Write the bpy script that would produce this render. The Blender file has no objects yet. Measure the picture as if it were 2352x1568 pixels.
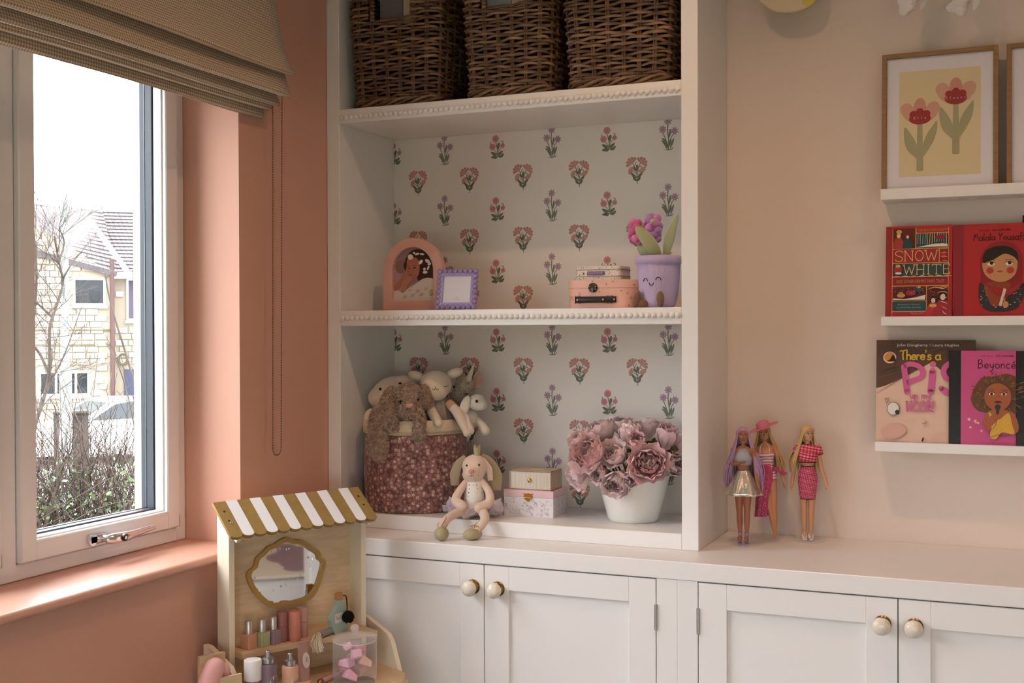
import bpy, bmesh, math, random
from mathutils import Vector, Matrix, noise
PI = math.pi
SC = bpy.context.scene
COL = SC.collection
RND = random.Random(11)

# ------------------------------------------------------------------ camera
def make_camera():
    f, yaw, pitch, roll = 2699.35, 0.4028, -0.0094, -0.0033
    cd = bpy.data.cameras.new('camera'); cam = bpy.data.objects.new('camera', cd); COL.objects.link(cam)
    cd.sensor_fit = 'HORIZONTAL'; cd.sensor_width = 36.0; cd.lens = f / 2352 * 36.0
    cd.clip_start = 0.05; cd.clip_end = 300
    r = Vector((math.cos(yaw), math.sin(yaw), 0)); fw = Vector((-math.sin(yaw), math.cos(yaw), 0)); u = Vector((0, 0, 1))
    fw2 = fw * math.cos(pitch) + u * math.sin(pitch); u2 = u * math.cos(pitch) - fw * math.sin(pitch)
    r3 = r * math.cos(roll) + u2 * math.sin(roll); u3 = u2 * math.cos(roll) - r * math.sin(roll)
    m = Matrix.Identity(4)
    for i in range(3):
        m[i][0] = r3[i]; m[i][1] = u3[i]; m[i][2] = -fw2[i]
    m.translation = Vector((1.6374, -2.8, 1.3901))
    cam.matrix_world = m
    SC.camera = cam
make_camera()

# ------------------------------------------------------------------ sky: bright even overcast
SKY = 15.0   # luminance overhead; an overcast sky is three times dimmer at the horizon
w = bpy.data.worlds.new('overcast_sky'); SC.world = w; w.use_nodes = True
def sky_nodes(nt):
    bg = nt.nodes['Background']; bg.inputs[0].default_value = (0.93, 0.965, 1.0, 1)
    tc = nt.nodes.new('ShaderNodeTexCoord'); sp = nt.nodes.new('ShaderNodeSeparateXYZ'); nt.links.new(tc.outputs['Generated'], sp.inputs[0])
    mx = nt.nodes.new('ShaderNodeMath'); mx.operation = 'MAXIMUM'; mx.inputs[1].default_value = 0.0; nt.links.new(sp.outputs[2], mx.inputs[0])
    ma = nt.nodes.new('ShaderNodeMath'); ma.operation = 'MULTIPLY_ADD'; ma.inputs[1].default_value = SKY * 2 / 3; ma.inputs[2].default_value = SKY / 3
    nt.links.new(mx.outputs[0], ma.inputs[0]); nt.links.new(ma.outputs[0], bg.inputs[1])
sky_nodes(w.node_tree)
# ceiling downlights: warm white; (x, y, watts)
WARM = (1.0, 0.60, 0.37)
DOWNLIGHTS = [(1.0, -0.70, 26), (2.05, -0.70, 15), (0.75, -2.2, 10), (1.95, -2.2, 10)]
CEIL = 2.75
vs = SC.view_settings
SC.cycles.max_bounces = 6; SC.cycles.diffuse_bounces = 3; SC.cycles.glossy_bounces = 3; SC.cycles.transmission_bounces = 6; SC.cycles.transparent_max_bounces = 12; SC.cycles.adaptive_threshold = 0.05
vs.view_transform = 'Standard'; vs.look = 'None'; vs.exposure = 0.0; vs.gamma = 1.0; vs.use_curve_mapping = False

# ------------------------------------------------------------------ materials
def lin(c):
    if isinstance(c, str):
        c = c.lstrip('#'); c = [int(c[i:i + 2], 16) / 255 for i in (0, 2, 4)]
    return tuple(((x / 12.92) if x <= 0.04045 else ((x + 0.055) / 1.055) ** 2.4) for x in c) + (1.0,)
_M = {}
def mat(col, rough=0.55, metal=0.0, bump=0.0, bscale=200.0, var=0.0, vscale=8.0, coat=0.0, sheen=0.0, trans=0.0, emit=0.0, col2=None, stretch=None, alpha=1.0, name=None, spec=None):
    key = (col, rough, metal, bump, bscale, var, vscale, coat, sheen, trans, emit, col2, stretch, alpha)
    if key in _M: return _M[key]
    m = bpy.data.materials.new(name or ('paint_' + str(col).strip('#'))); m.use_nodes = True
    nt = m.node_tree; b = nt.nodes['Principled BSDF']
    c = lin(col)
    b.inputs['Base Color'].default_value = c; b.inputs['Roughness'].default_value = rough; b.inputs['Metallic'].default_value = metal
    if coat: b.inputs['Coat Weight'].default_value = coat; b.inputs['Coat Roughness'].default_value = 0.1
    if sheen: b.inputs['Sheen Weight'].default_value = sheen; b.inputs['Sheen Roughness'].default_value = 0.5
    if trans: b.inputs['Transmission Weight'].default_value = trans
    if spec is not None: b.inputs['Specular IOR Level'].default_value = spec
    if alpha < 1: b.inputs['Alpha'].default_value = alpha
    if emit: b.inputs['Emission Color'].default_value = c; b.inputs['Emission Strength'].default_value = emit
    if var or bump or col2:
        tc = nt.nodes.new('ShaderNodeTexCoord'); src = tc.outputs['Object']
        if stretch:
            mp = nt.nodes.new('ShaderNodeMapping'); mp.inputs['Scale'].default_value = stretch
            nt.links.new(src, mp.inputs[0]); src = mp.outputs[0]
    if var or col2:
        n = nt.nodes.new('ShaderNodeTexNoise'); n.inputs['Scale'].default_value = vscale; n.inputs['Detail'].default_value = 4
        nt.links.new(src, n.inputs['Vector'])
        cr = nt.nodes.new('ShaderNodeValToRGB')
        cb = lin(col2) if col2 else c
        lo = tuple(max(0, x * (1 - var)) for x in c[:3]) + (1,); hi = tuple(min(1, x * (1 + var)) for x in cb[:3]) + (1,)
        cr.color_ramp.elements[0].position = 0.34; cr.color_ramp.elements[1].position = 0.66
        cr.color_ramp.elements[0].color = lo; cr.color_ramp.elements[1].color = hi
        nt.links.new(n.outputs[0], cr.inputs[0]); nt.links.new(cr.outputs[0], b.inputs['Base Color'])
    if bump:
        n2 = nt.nodes.new('ShaderNodeTexNoise'); n2.inputs['Scale'].default_value = bscale; n2.inputs['Detail'].default_value = 3
        nt.links.new(src, n2.inputs['Vector'])
        bp = nt.nodes.new('ShaderNodeBump'); bp.inputs['Strength'].default_value = bump; bp.inputs['Distance'].default_value = 0.004
        nt.links.new(n2.outputs[0], bp.inputs['Height']); nt.links.new(bp.outputs[0], b.inputs['Normal'])
    _M[key] = m
    return m
def node_mat(name, fn):
    """a material whose base colour (and more) is wired by fn(nodes, links, principled, objcoord)"""
    if name in _M: return _M[name]
    m = bpy.data.materials.new(name); m.use_nodes = True; nt = m.node_tree
    tc = nt.nodes.new('ShaderNodeTexCoord')
    fn(nt.nodes, nt.links, nt.nodes['Principled BSDF'], tc.outputs['Object'])
    _M[name] = m
    return m
def thin_glass(name='window_glass', tint=(1, 1, 1), refl=0.05):
    if name in _M: return _M[name]
    m = bpy.data.materials.new(name); m.use_nodes = True; nt = m.node_tree; nt.nodes.clear()
    out = nt.nodes.new('ShaderNodeOutputMaterial'); mix = nt.nodes.new('ShaderNodeMixShader')
    tr = nt.nodes.new('ShaderNodeBsdfTransparent'); gl = nt.nodes.new('ShaderNodeBsdfGlossy'); lw = nt.nodes.new('ShaderNodeLayerWeight')
    tr.inputs[0].default_value = tint + (1,); gl.inputs['Roughness'].default_value = 0.02; lw.inputs['Blend'].default_value = refl
    nt.links.new(lw.outputs['Fresnel'], mix.inputs[0]); nt.links.new(tr.outputs[0], mix.inputs[1]); nt.links.new(gl.outputs[0], mix.inputs[2])
    nt.links.new(mix.outputs[0], out.inputs[0]); _M[name] = m
    return m

# ------------------------------------------------------------------ mesh builder
class MB:
    def __init__(s):
        s.v = []; s.f = []; s.mi = []; s.m = 0; s.T = Matrix.Identity(4)
    def add(s, vs, fs):
        o = len(s.v); T = s.T
        s.v += [tuple(T @ Vector(p)) for p in vs]
        s.f += [tuple(i + o for i in f) for f in fs]; s.mi += [s.m] * len(fs)
        return s
    def box(s, x0, x1, y0, y1, z0, z1, bev=0.0):
        if bev <= 0:
            vs = [(x, y, z) for x in (x0, x1) for y in (y0, y1) for z in (z0, z1)]
            return s.add(vs, [(0, 1, 3, 2), (4, 6, 7, 5), (0, 4, 5, 1), (2, 3, 7, 6), (0, 2, 6, 4), (1, 5, 7, 3)])
        X = (x0, x1); Y = (y0, y1); Z = (z0, z1); vs = []; idx = {}
        for i in (0, 1):
            for j in (0, 1):
                for k in (0, 1):
                    sx = bev if i == 0 else -bev; sy = bev if j == 0 else -bev; sz = bev if k == 0 else -bev
                    b = len(vs)
                    vs += [(X[i], Y[j] + sy, Z[k] + sz), (X[i] + sx, Y[j], Z[k] + sz), (X[i] + sx, Y[j] + sy, Z[k])]
                    idx[i, j, k] = b
        fs = []
        for i in (0, 1):
            q = [idx[i, 0, 0], idx[i, 0, 1], idx[i, 1, 1], idx[i, 1, 0]]; fs.append(tuple(q if i == 0 else q[::-1]))
            q = [idx[0, i, 0] + 1, idx[1, i, 0] + 1, idx[1, i, 1] + 1, idx[0, i, 1] + 1]; fs.append(tuple(q if i == 0 else q[::-1]))
            q = [idx[0, 0, i] + 2, idx[0, 1, i] + 2, idx[1, 1, i] + 2, idx[1, 0, i] + 2]; fs.append(tuple(q if i == 0 else q[::-1]))
        for j in (0, 1):
            for k in (0, 1):
                a, b = idx[0, j, k], idx[1, j, k]; q = (a + 1, b + 1, b + 2, a + 2); fs.append(q if (j + k) % 2 else q[::-1])
                a, b = idx[j, 0, k], idx[j, 1, k]; q = (a, b, b + 2, a + 2); fs.append(q[::-1] if (j + k) % 2 else q)
                a, b = idx[j, k, 0], idx[j, k, 1]; q = (a, b, b + 1, a + 1); fs.append(q if (j + k) % 2 else q[::-1])
        for (i, j, k), b in idx.items():
            q = (b, b + 1, b + 2); fs.append(q if (i + j + k) % 2 else q[::-1])
        return s.add(vs, fs)
    def lathe(s, prof, n=24, c=(0, 0, 0), sx=1.0, sy=1.0, wave=None, close=True, arc=(0, 2 * PI)):
        full = abs(arc[1] - arc[0] - 2 * PI) < 1e-6
        vs = []; fs = []; m = n if full else n + 1
        for (r, z) in prof:
            for i in range(m):
                a = arc[0] + (arc[1] - arc[0]) * i / n
                rr = r * (wave(a) if wave else 1)
                vs.append((c[0] + rr * math.cos(a) * sx, c[1] + rr * math.sin(a) * sy, c[2] + z))
        for j in range(len(prof) - 1):
            for i in range(n):
                i2 = (i + 1) % m
                fs.append((j * m + i, j * m + i2, (j + 1) * m + i2, (j + 1) * m + i))
        if close and full:
            if prof[0][0] > 1e-6: fs.append(tuple(range(m))[::-1])
            if prof[-1][0] > 1e-6: fs.append(tuple((len(prof) - 1) * m + i for i in range(m)))
        return s.add(vs, fs)
    def ell(s, c, r, nu=16, nv=10, M=None):
        if not hasattr(r, '__len__'): r = (r, r, r)
        T = s.T; s.T = T @ Matrix.Translation(c) @ (M.to_4x4() if M else Matrix.Identity(4)) @ Matrix.Diagonal((r[0], r[1], r[2], 1))
        s.lathe([(max(math.sin(PI * j / nv), 1e-7), -math.cos(PI * j / nv)) for j in range(nv + 1)], nu, close=False)
        s.T = T
        return s
    def tube(s, pts, rad, n=8, cap=True, closed=False, flat=1.0):
        pts = [Vector(p) for p in pts]; k = len(pts)
        if not hasattr(rad, '__len__'): rad = [rad] * k
        tg = []
        for i in range(k):
            if closed: d = pts[(i + 1) % k] - pts[i - 1]
            else: d = pts[min(i + 1, k - 1)] - pts[max(i - 1, 0)]
            tg.append(d.normalized() if d.length > 1e-9 else Vector((0, 0, 1)))
        up = Vector((0, 0, 1)) if abs(tg[0].z) < 0.9 else Vector((1, 0, 0))
        nr = (up - tg[0] * up.dot(tg[0])).normalized()
        vs = []; fs = []
        for i in range(k):
            nr = nr - tg[i] * nr.dot(tg[i])
            nr = nr.normalized() if nr.length > 1e-6 else tg[i].orthogonal().normalized()
            bn = tg[i].cross(nr)
            for j in range(n):
                a = 2 * PI * j / n
                vs.append(pts[i] + nr * (math.cos(a) * rad[i]) + bn * (math.sin(a) * rad[i] * flat))
        kk = k if closed else k - 1
        for i in range(kk):
            for j in range(n):
                a, b = i * n, ((i + 1) % k) * n
                fs.append((a + j, a + (j + 1) % n, b + (j + 1) % n, b + j))
        if cap and not closed:
            fs.append(tuple(range(n))[::-1]); fs.append(tuple((k - 1) * n + j for j in range(n)))
        return s.add(vs, fs)
    def prism(s, poly, y0, y1, hole=None):
        """polygon in (x,z), extruded along y; optional hole with the same number of points"""
        n = len(poly)
        if hole is None:
            vs = [(x, y0, z) for x, z in poly] + [(x, y1, z) for x, z in poly]
            fs = [tuple(range(n)), tuple(range(2 * n - 1, n - 1, -1))] + [((i + 1) % n, i, n + i, n + (i + 1) % n) for i in range(n)]
        else:
            vs = [(x, y0, z) for x, z in poly] + [(x, y0, z) for x, z in hole] + [(x, y1, z) for x, z in poly] + [(x, y1, z) for x, z in hole]
            fs = []
            for i in range(n):
                j = (i + 1) % n
                fs += [(i, j, n + j, n + i), (2 * n + j, 2 * n + i, 3 * n + i, 3 * n + j), (j, i, 2 * n + i, 2 * n + j), (n + i, n + j, 3 * n + j, 3 * n + i)]
        return s.add(vs, fs)
    def grid(s, fn, nu, nv):
        vs = [fn(i / nu, j / nv) for j in range(nv + 1) for i in range(nu + 1)]
        fs = [(j * (nu + 1) + i, j * (nu + 1) + i + 1, (j + 1) * (nu + 1) + i + 1, (j + 1) * (nu + 1) + i) for j in range(nv) for i in range(nu)]
        return s.add(vs, fs)
    def mesh(s, name, mats, angle=40):
        me = bpy.data.meshes.new(name); me.from_pydata(s.v, [], s.f)
        if not isinstance(mats, (list, tuple)): mats = [mats]
        for m in mats: me.materials.append(m)
        if len(mats) > 1: me.polygons.foreach_set('material_index', s.mi)
        bm = bmesh.new(); bm.from_mesh(me); bmesh.ops.recalc_face_normals(bm, faces=bm.faces); bm.to_mesh(me); bm.free()
        if angle:
            me.polygons.foreach_set('use_smooth', [True] * len(me.polygons))
            me.set_sharp_from_angle(angle=math.radians(angle))
        me.update()
        return me
    def build(s, name, mats, parent=None, angle=40, loc=None, rot=None):
        return link(name, s.mesh(name, mats, angle), parent, loc, rot)
WORLD = set()   # things whose parts are given in room coordinates
def link(name, me, parent=None, loc=None, rot=None, scale=None):
    o = bpy.data.objects.new(name, me); COL.objects.link(o)
    if parent:
        o.parent = parent
        if loc is None and parent.name in WORLD: loc = -parent.location
    if loc is not None: o.location = loc
    if rot is not None: o.rotation_euler = rot
    if scale is not None: o.scale = scale
    return o
def tag(o, label, cat, group=None):
    o['label'] = label; o['category'] = cat
    if group: o['group'] = group
    return o
def thing(name, label, cat, loc=(0, 0, 0), rotz=0.0, group=None, world=False):
    o = bpy.data.objects.new(name, None); COL.objects.link(o); o.empty_display_size = 0.02
    o.location = loc; o.rotation_euler = (0, 0, rotz)
    if world: WORLD.add(o.name)
    return tag(o, label, cat, group)
def struct(o):
    o['kind'] = 'structure'; return o
def stuff(o):
    o['kind'] = 'stuff'; return o
def bx(name, m, parent, *a, **k):
    return MB().box(*a, **k).build(name, m, parent, angle=30)
def cat_curve(pts, n=6, closed=False):
    pts = [Vector(p) for p in pts]; out = []; k = len(pts)
    rng = range(k) if closed else range(k - 1)
    for i in rng:
        if closed: p0, p1, p2, p3 = pts[i - 1], pts[i], pts[(i + 1) % k], pts[(i + 2) % k]
        else: p0, p1, p2, p3 = pts[max(i - 1, 0)], pts[i], pts[i + 1], pts[min(i + 2, k - 1)]
        for j in range(n):
            t = j / n
            out.append(0.5 * (2 * p1 + (p2 - p0) * t + (2 * p0 - 5 * p1 + 4 * p2 - p3) * t * t + (3 * p1 - p0 - 3 * p2 + p3) * t ** 3))
    if not closed: out.append(pts[-1].copy())
    return out
def lerp_list(a, n):
    """resample list of floats to n values"""
    out = []
    for i in range(n):
        t = i * (len(a) - 1) / (n - 1); k = min(int(t), len(a) - 2); out.append(a[k] + (a[k + 1] - a[k]) * (t - k))
    return out

# ------------------------------------------------------------------ flat print (ink layers lying on a surface that faces -Y)
_GL = {}
def glyphs(txt, bold=0.0, shear=0.0):
    key = (txt, bold, shear)
    if key not in _GL:
        cu = bpy.data.curves.new('lettering', 'FONT'); cu.body = txt; cu.size = 1.0; cu.offset = bold; cu.shear = shear; cu.resolution_u = 3
        o = bpy.data.objects.new('lettering', cu); COL.objects.link(o)
        bpy.context.view_layer.update()
        me = bpy.data.meshes.new_from_object(o.evaluated_get(bpy.context.evaluated_depsgraph_get()))
        vs = [(v.co.x, v.co.y) for v in me.vertices]; fs = [tuple(p.vertices) for p in me.polygons]
        bpy.data.objects.remove(o); bpy.data.curves.remove(cu); bpy.data.meshes.remove(me)
        _GL[key] = (vs, fs)
    return _GL[key]
class PR:
    STEP = 0.00005
    def __init__(s, rough=0.6):
        s.mb = MB(); s.cols = []; s.k = 1; s.rough = rough; s.off = (0, 0); s.sc = 1.0
    def _c(s, col):
        if col not in s.cols: s.cols.append(col)
        s.mb.m = s.cols.index(col); s.k += 1
        return -s.k * s.STEP
    def _p(s, u, v, y): return (s.off[0] + u * s.sc, y, s.off[1] + v * s.sc)
    def poly(s, pts, col):
        y = s._c(col); s.mb.add([s._p(u, v, y) for u, v in pts], [tuple(range(len(pts)))]); return s
    def rect(s, u0, u1, v0, v1, col): return s.poly([(u0, v0), (u1, v0), (u1, v1), (u0, v1)], col)
    def rrect(s, u0, u1, v0, v1, r, col):
        pts = []
        for cx, cy, a0 in ((u1 - r, v0 + r, -90), (u1 - r, v1 - r, 0), (u0 + r, v1 - r, 90), (u0 + r, v0 + r, 180)):
            for i in range(5):
                a = math.radians(a0 + i * 22.5); pts.append((cx + r * math.cos(a), cy + r * math.sin(a)))
        return s.poly(pts, col)
    def ell(s, cx, cy, rx, ry, col, rot=0.0, n=20, arc=(0, 360)):
        c, q = math.cos(math.radians(rot)), math.sin(math.radians(rot)); pts = []
        for i in range(n if arc == (0, 360) else n + 1):
            a = math.radians(arc[0] + (arc[1] - arc[0]) * i / n); x, y = rx * math.cos(a), ry * math.sin(a)
            pts.append((cx + x * c - y * q, cy + x * q + y * c))
        return s.poly(pts, col)
    def star(s, cx, cy, r, col, n=5, inner=0.45, rot=90):
        return s.poly([(cx + (r if i % 2 == 0 else r * inner) * math.cos(math.radians(rot + 180 * i / n)), cy + (r if i % 2 == 0 else r * inner) * math.sin(math.radians(rot + 180 * i / n))) for i in range(2 * n)], col)
    def blob(s, pts, col, n=5):
        return s.poly([(p.x, p.y) for p in cat_curve([(a, b, 0) for a, b in pts], n, True)], col)
    def stroke(s, pts, wd, col, smooth=True, taper=False, cap=True):
        """a brush line; wd is its full width"""
        P = [Vector((a, b, 0)) for a, b in pts]
        if smooth and len(P) > 2: P = cat_curve(P, 5)
        L = []; Rr = []; k = len(P)
        for i in range(k):
            d = P[min(i + 1, k - 1)] - P[max(i - 1, 0)]
            d = d.normalized() if d.length > 1e-9 else Vector((1, 0, 0))
            nn = Vector((-d.y, d.x, 0)); h = wd / 2
            if taper: h *= max(0.08, math.sin(PI * (i + 0.3) / (k - 0.4)))
            L.append(P[i] + nn * h); Rr.append(P[i] - nn * h)
        y = s._c(col); vs = []; fs = []
        for i in range(k): vs += [s._p(L[i].x, L[i].y, y), s._p(Rr[i].x, Rr[i].y, y)]
        for i in range(k - 1): fs.append((2 * i, 2 * i + 1, 2 * i + 3, 2 * i + 2))
        s.mb.add(vs, fs)
        if cap and not taper:
            for q in (P[0], P[-1]):
                s.mb.add([s._p(q.x + wd / 2 * math.cos(t * PI / 4), q.y + wd / 2 * math.sin(t * PI / 4), y) for t in range(8)], [tuple(range(8))])
        return s
    def text(s, txt, u, v, h, col, width=None, bold=0.0, shear=0.0, align='C', rot=0):
        vs, fs = glyphs(txt, bold, shear)
        if not vs: return s
        x0 = min(a for a, b in vs); x1 = max(a for a, b in vs)
        ky = h / 0.72; kx = ky if width is None else width / (x1 - x0)
        ox = -x0 - (x1 - x0) * (0.5 if align == 'C' else 0)
        y = s._c(col); c, q = math.cos(math.radians(rot)), math.sin(math.radians(rot))
        P = [((a + ox) * kx, b * ky) for a, b in vs]
        s.mb.add([s._p(u + a * c - b * q, v + a * q + b * c, y) for a, b in P], fs); return s
    def hand(s, glyph, u, v, h, wd, col, adv=1.0, shear=0.0):
        """handwritten lettering from pen strokes (see PEN)"""
        for ch in glyph:
            if ch == ' ': u += 0.45 * h * adv; continue
            wch, strokes = PEN[ch]
            for st in strokes:
                s.stroke([(u + (a + b * shear) * h, v + b * h) for a, b in st], wd, col, smooth=len(st) > 2)
            u += (wch + 0.14) * h * adv
        return u
    def build(s, name, parent, loc=(0, 0, 0), rot=None, clip=None):
        if clip:   # trim ink that runs past the sheet
            me = s.mesh(name); bm = bmesh.new(); bm.from_mesh(me); u0, u1, v0, v1 = clip
            for co, no in (((u0, 0, 0), (-1, 0, 0)), ((u1, 0, 0), (1, 0, 0)), ((0, 0, v0), (0, 0, -1)), ((0, 0, v1), (0, 0, 1))):
                bmesh.ops.bisect_plane(bm, geom=bm.verts[:] + bm.edges[:] + bm.faces[:], plane_co=co, plane_no=no, clear_outer=True)
            bm.to_mesh(me); bm.free()
            return link(name, me, parent, loc, rot)
        return s.mb.build(name, [mat(c, s.rough) for c in s.cols], parent, angle=0, loc=loc, rot=rot)
    def mesh(s, name): return s.mb.mesh(name, [mat(c, s.rough) for c in s.cols], 0)
def arc_pts(cx, cy, rx, ry, a0, a1, n=8):
    return [(cx + rx * math.cos(math.radians(a0 + (a1 - a0) * i / n)), cy + ry * math.sin(math.radians(a0 + (a1 - a0) * i / n))) for i in range(n + 1)]
_o = lambda cx=.25: arc_pts(cx, .25, .22, .25, 60, 420, 10)
PEN = {
 'a': (.5, [arc_pts(.23, .24, .22, .24, 40, 400, 9), [(.45, .5), (.44, .2), (.5, 0)]]),
 'b': (.5, [[(.05, 1), (.05, 0)], arc_pts(.25, .24, .2, .24, 160, -160, 8)]),
 'c': (.42, [arc_pts(.24, .25, .22, .25, 50, 310, 8)]),
 'e': (.46, [[(.05, .24), (.42, .28), (.38, .44), (.22, .5), (.06, .36), (.05, .16), (.2, 0), (.42, .08)]]),
 'f': (.38, [[(.42, .92), (.28, 1.0), (.18, .85), (.18, .3), (.16, -.2)], [(.02, .5), (.36, .52)]]),
 'g': (.5, [arc_pts(.23, .24, .21, .24, 40, 400, 9), [(.45, .5), (.45, 0), (.4, -.28), (.2, -.34), (.04, -.24)]]),
 'h': (.48, [[(.06, 1), (.05, 0)], [(.06, .32), (.2, .5), (.38, .42), (.42, .2), (.42, 0)]]),
 'i': (.14, [[(.07, .5), (.06, 0)], [(.07, .72), (.08, .74)]]),
 'l': (.16, [[(.08, 1.0), (.06, .3), (.14, 0)]]),
 'm': (.72, [[(.05, .5), (.05, 0)], [(.05, .3), (.18, .5), (.32, .42), (.34, 0)], [(.34, .3), (.48, .5), (.62, .42), (.66, 0)]]),
 'n': (.46, [[(.05, .5), (.05, 0)], [(.05, .3), (.2, .5), (.36, .42), (.4, 0)]]),
 'o': (.48, [_o()]),
 'p': (.5, [[(.06, .5), (.05, -.4)], arc_pts(.26, .25, .21, .25, 160, -160, 8)]),
 'r': (.34, [[(.06, .5), (.06, 0)], [(.06, .28), (.16, .46), (.34, .46)]]),
 't': (.34, [[(.16, .9), (.14, .2), (.22, 0), (.34, .06)], [(.0, .55), (.34, .58)]]),
 'd': (.5, [arc_pts(.23, .24, .21, .24, 40, 400, 9), [(.44, 1.0), (.43, .2), (.5, 0)]]),
 's': (.4, [[(.36, .44), (.2, .5), (.07, .4), (.12, .28), (.3, .22), (.35, .1), (.2, 0), (.04, .06)]]),
 'u': (.5, [[(.06, .5), (.06, .15), (.2, 0), (.36, .1), (.42, .5)], [(.42, .5), (.44, 0)]]),
 'y': (.46, [[(.05, .5), (.08, .2), (.22, .08), (.38, .25)], [(.42, .5), (.36, 0), (.2, -.36), (.02, -.3)]]),
 'z': (.44, [[(.04, .5), (.4, .5)], [(.4, .5), (.06, .02)], [(.06, .02), (.44, .02)]]),
 'B': (.6, [[(.1, .95), (.08, 0)], [(.02, .9), (.3, 1.0), (.5, .85), (.42, .62), (.12, .5)], [(.12, .5), (.45, .48), (.56, .25), (.4, .04), (.0, .0)]]),
 'H': (.6, [[(.08, .95), (.06, 0)], [(.5, 1.0), (.48, 0)], [(.06, .48), (.5, .52)]]),
 'S': (.5, [[(.44, .86), (.26, 1), (.08, .84), (.14, .6), (.36, .46), (.44, .2), (.26, 0), (.04, .12)]]),
 'F': (.5, [[(.1, .95), (.06, 0)], [(.1, .95), (.5, 1.0)], [(.08, .5), (.38, .52)]]),
 'C': (.56, [arc_pts(.32, .5, .28, .5, 50, 310, 9)]),
 'P': (.52, [[(.1, 1), (.08, 0)], [(.08, .95), (.4, .98), (.5, .72), (.38, .5), (.1, .46)]]),
 'M': (.8, [[(.02, 0), (.12, .6), (.2, .92), (.3, .5)], [(.3, .45), (.42, .95), (.55, .9)], [(.55, .9), (.62, .4), (.72, 0)]]),
 'Y': (.56, [[(.02, 1), (.22, .5)], [(.5, 1), (.22, .5), (.2, 0)]]),
 'T': (.6, [[(.0, .9), (.3, .94), (.66, 1.0)], [(.32, .94), (.26, .4), (.3, 0)]]),
 'N': (.6, [[(.12, 0), (.04, .96)], [(.04, .96), (.46, .04)], [(.46, .04), (.5, 1.0)]]),
 'O': (.64, [arc_pts(.3, .48, .27, .48, 80, 440, 12)]),
 'E': (.46, [[(.36, .62), (.12, .5), (.34, .44)], [(.38, .86), (.08, .9), (.06, .45), (.12, .06), (.44, .1)]]),
 '!': (.16, [[(.12, 1), (.06, .3)], [(.04, .04), (.05, .02)]]),
 "'": (.12, [[(.08, 1), (.04, .8)]]),
}
PEN['é'] = (PEN['e'][0], PEN['e'][1] + [[(.22, .64), (.36, .8)]])
# ================================================================== THE ROOM
PINK = mat('#d6a48f', 0.62, bump=0.04, bscale=500, name='pink_wall_paint')
CREAM = mat('#e9d6c9', 0.62, bump=0.04, bscale=500, name='cream_wall_paint')
WHITE = mat('#eeeae7', 0.32, bump=0.015, bscale=60, name='satin_white_paint')
UPVC = mat('#e9e6e6', 0.28, name='white_upvc')
XW, YW, XR, YF = -0.112, 0.315, 4.6, -4.2          # left wall, back wall, right wall, wall behind the camera
WY0, WY1, WZ0, WZ1 = -2.36, -0.4034, 0.845, 2.10   # window opening in the left wall

fl = node_mat('oak_floor', lambda N, L, b, co: floor_nodes(N, L, b, co)) if False else mat('#5f4a3a', 0.45, var=0.25, vscale=6, stretch=(1, 8, 1), name='oak_floor')
fm = struct(bpy.data.objects.new('floor', None)); COL.objects.link(fm)
fboard = MB().box(0, 0.17, 0, 0.9, -0.02, 0.0, bev=0.0015).mesh('plank', fl, 30)
base = bx('subfloor', mat('#4a3a2c', 0.8), fm, XW, XR, YF, YW, -0.06, -0.02)
nb = 0
for i in range(int((XR - XW) / 0.172) + 1):
    y = YF - RND.random() * 0.6
    while y < YW - 0.9:
        if y >= YF - 0.001 and XW + i * 0.172 + 0.17 < XR:
            link('plank', fboard, fm, (XW + i * 0.172, y, 0)); nb += 1
        y += 0.902
struct(bx('ceiling', mat('#efe9e2', 0.7), None, XW - 0.3, XR, YF, YW, CEIL, CEIL + 0.06))
struct(bx('wall_back', CREAM, None, XW - 0.3, XR + 0.1, YW, YW + 0.12, -0.06, CEIL))
struct(bx('wall_right', CREAM, None, XR, XR + 0.1, YF, YW, -0.06, CEIL))
wf = MB(); FX0, FX1, FZ0, FZ1 = 0.3, 3.9, 0.05, 1.35      # wide garden window behind the camera
wf.box(XW - 0.3, FX0, YF - 0.1, YF, -0.06, CEIL).box(FX1, XR + 0.1, YF - 0.1, YF, -0.06, CEIL).box(FX0, FX1, YF - 0.1, YF, -0.06, FZ0).box(FX0, FX1, YF - 0.1, YF, FZ1, CEIL)
struct(wf.build('wall_front', CREAM, None, angle=30))
wl = MB()
XO = -0.44
wl.box(XO, XW, YF, WY0, -0.06, CEIL).box(XO, XW, WY1, YW, -0.06, CEIL).box(XO, XW, WY0, WY1, -0.06, WZ0).box(XO, XW, WY0, WY1, WZ1, CEIL)
struct(wl.build('wall_left', PINK, None, angle=30))
# window board with a rounded nose
SZ = 0.868
pr = [(-0.30, SZ - 0.03), (-0.30, SZ)] + [(-0.087 + 0.011 * math.sin(a) - 0.001, SZ - 0.011 + 0.011 * math.cos(a)) for a in [i * PI / 10 for i in range(11)]] + [(-0.112, SZ - 0.022), (-0.112, SZ - 0.03)]
sb = MB(); sb.T = Matrix.Rotation(0, 4, 'Z')
sb.add([(x, y, z) for y in (WY0 + .001, WY1 - .001) for x, z in pr], [tuple(range(len(pr))), tuple(range(2 * len(pr) - 1, len(pr) - 1, -1))] + [(i, (i + 1) % len(pr), len(pr) + (i + 1) % len(pr), len(pr) + i) for i in range(len(pr))])
PINKS = mat('#d6a48f', 0.36, name='pink_satin_paint')
struct(sb.build('trim_1', PINKS, None, angle=50))
hn = MB()  # the nose runs a little past the opening on both sides
hn.box(-0.1115, -0.088, WY1 - .001, WY1 + 0.03, SZ - 0.022, SZ, bev=0.006)
struct(hn.build('trim_2', PINKS, None))
struct(bx('baseboard_left', WHITE, None, XW, XW + 0.014, YF + .01, -0.15, 0.0, 0.12, bev=0.004))

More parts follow.
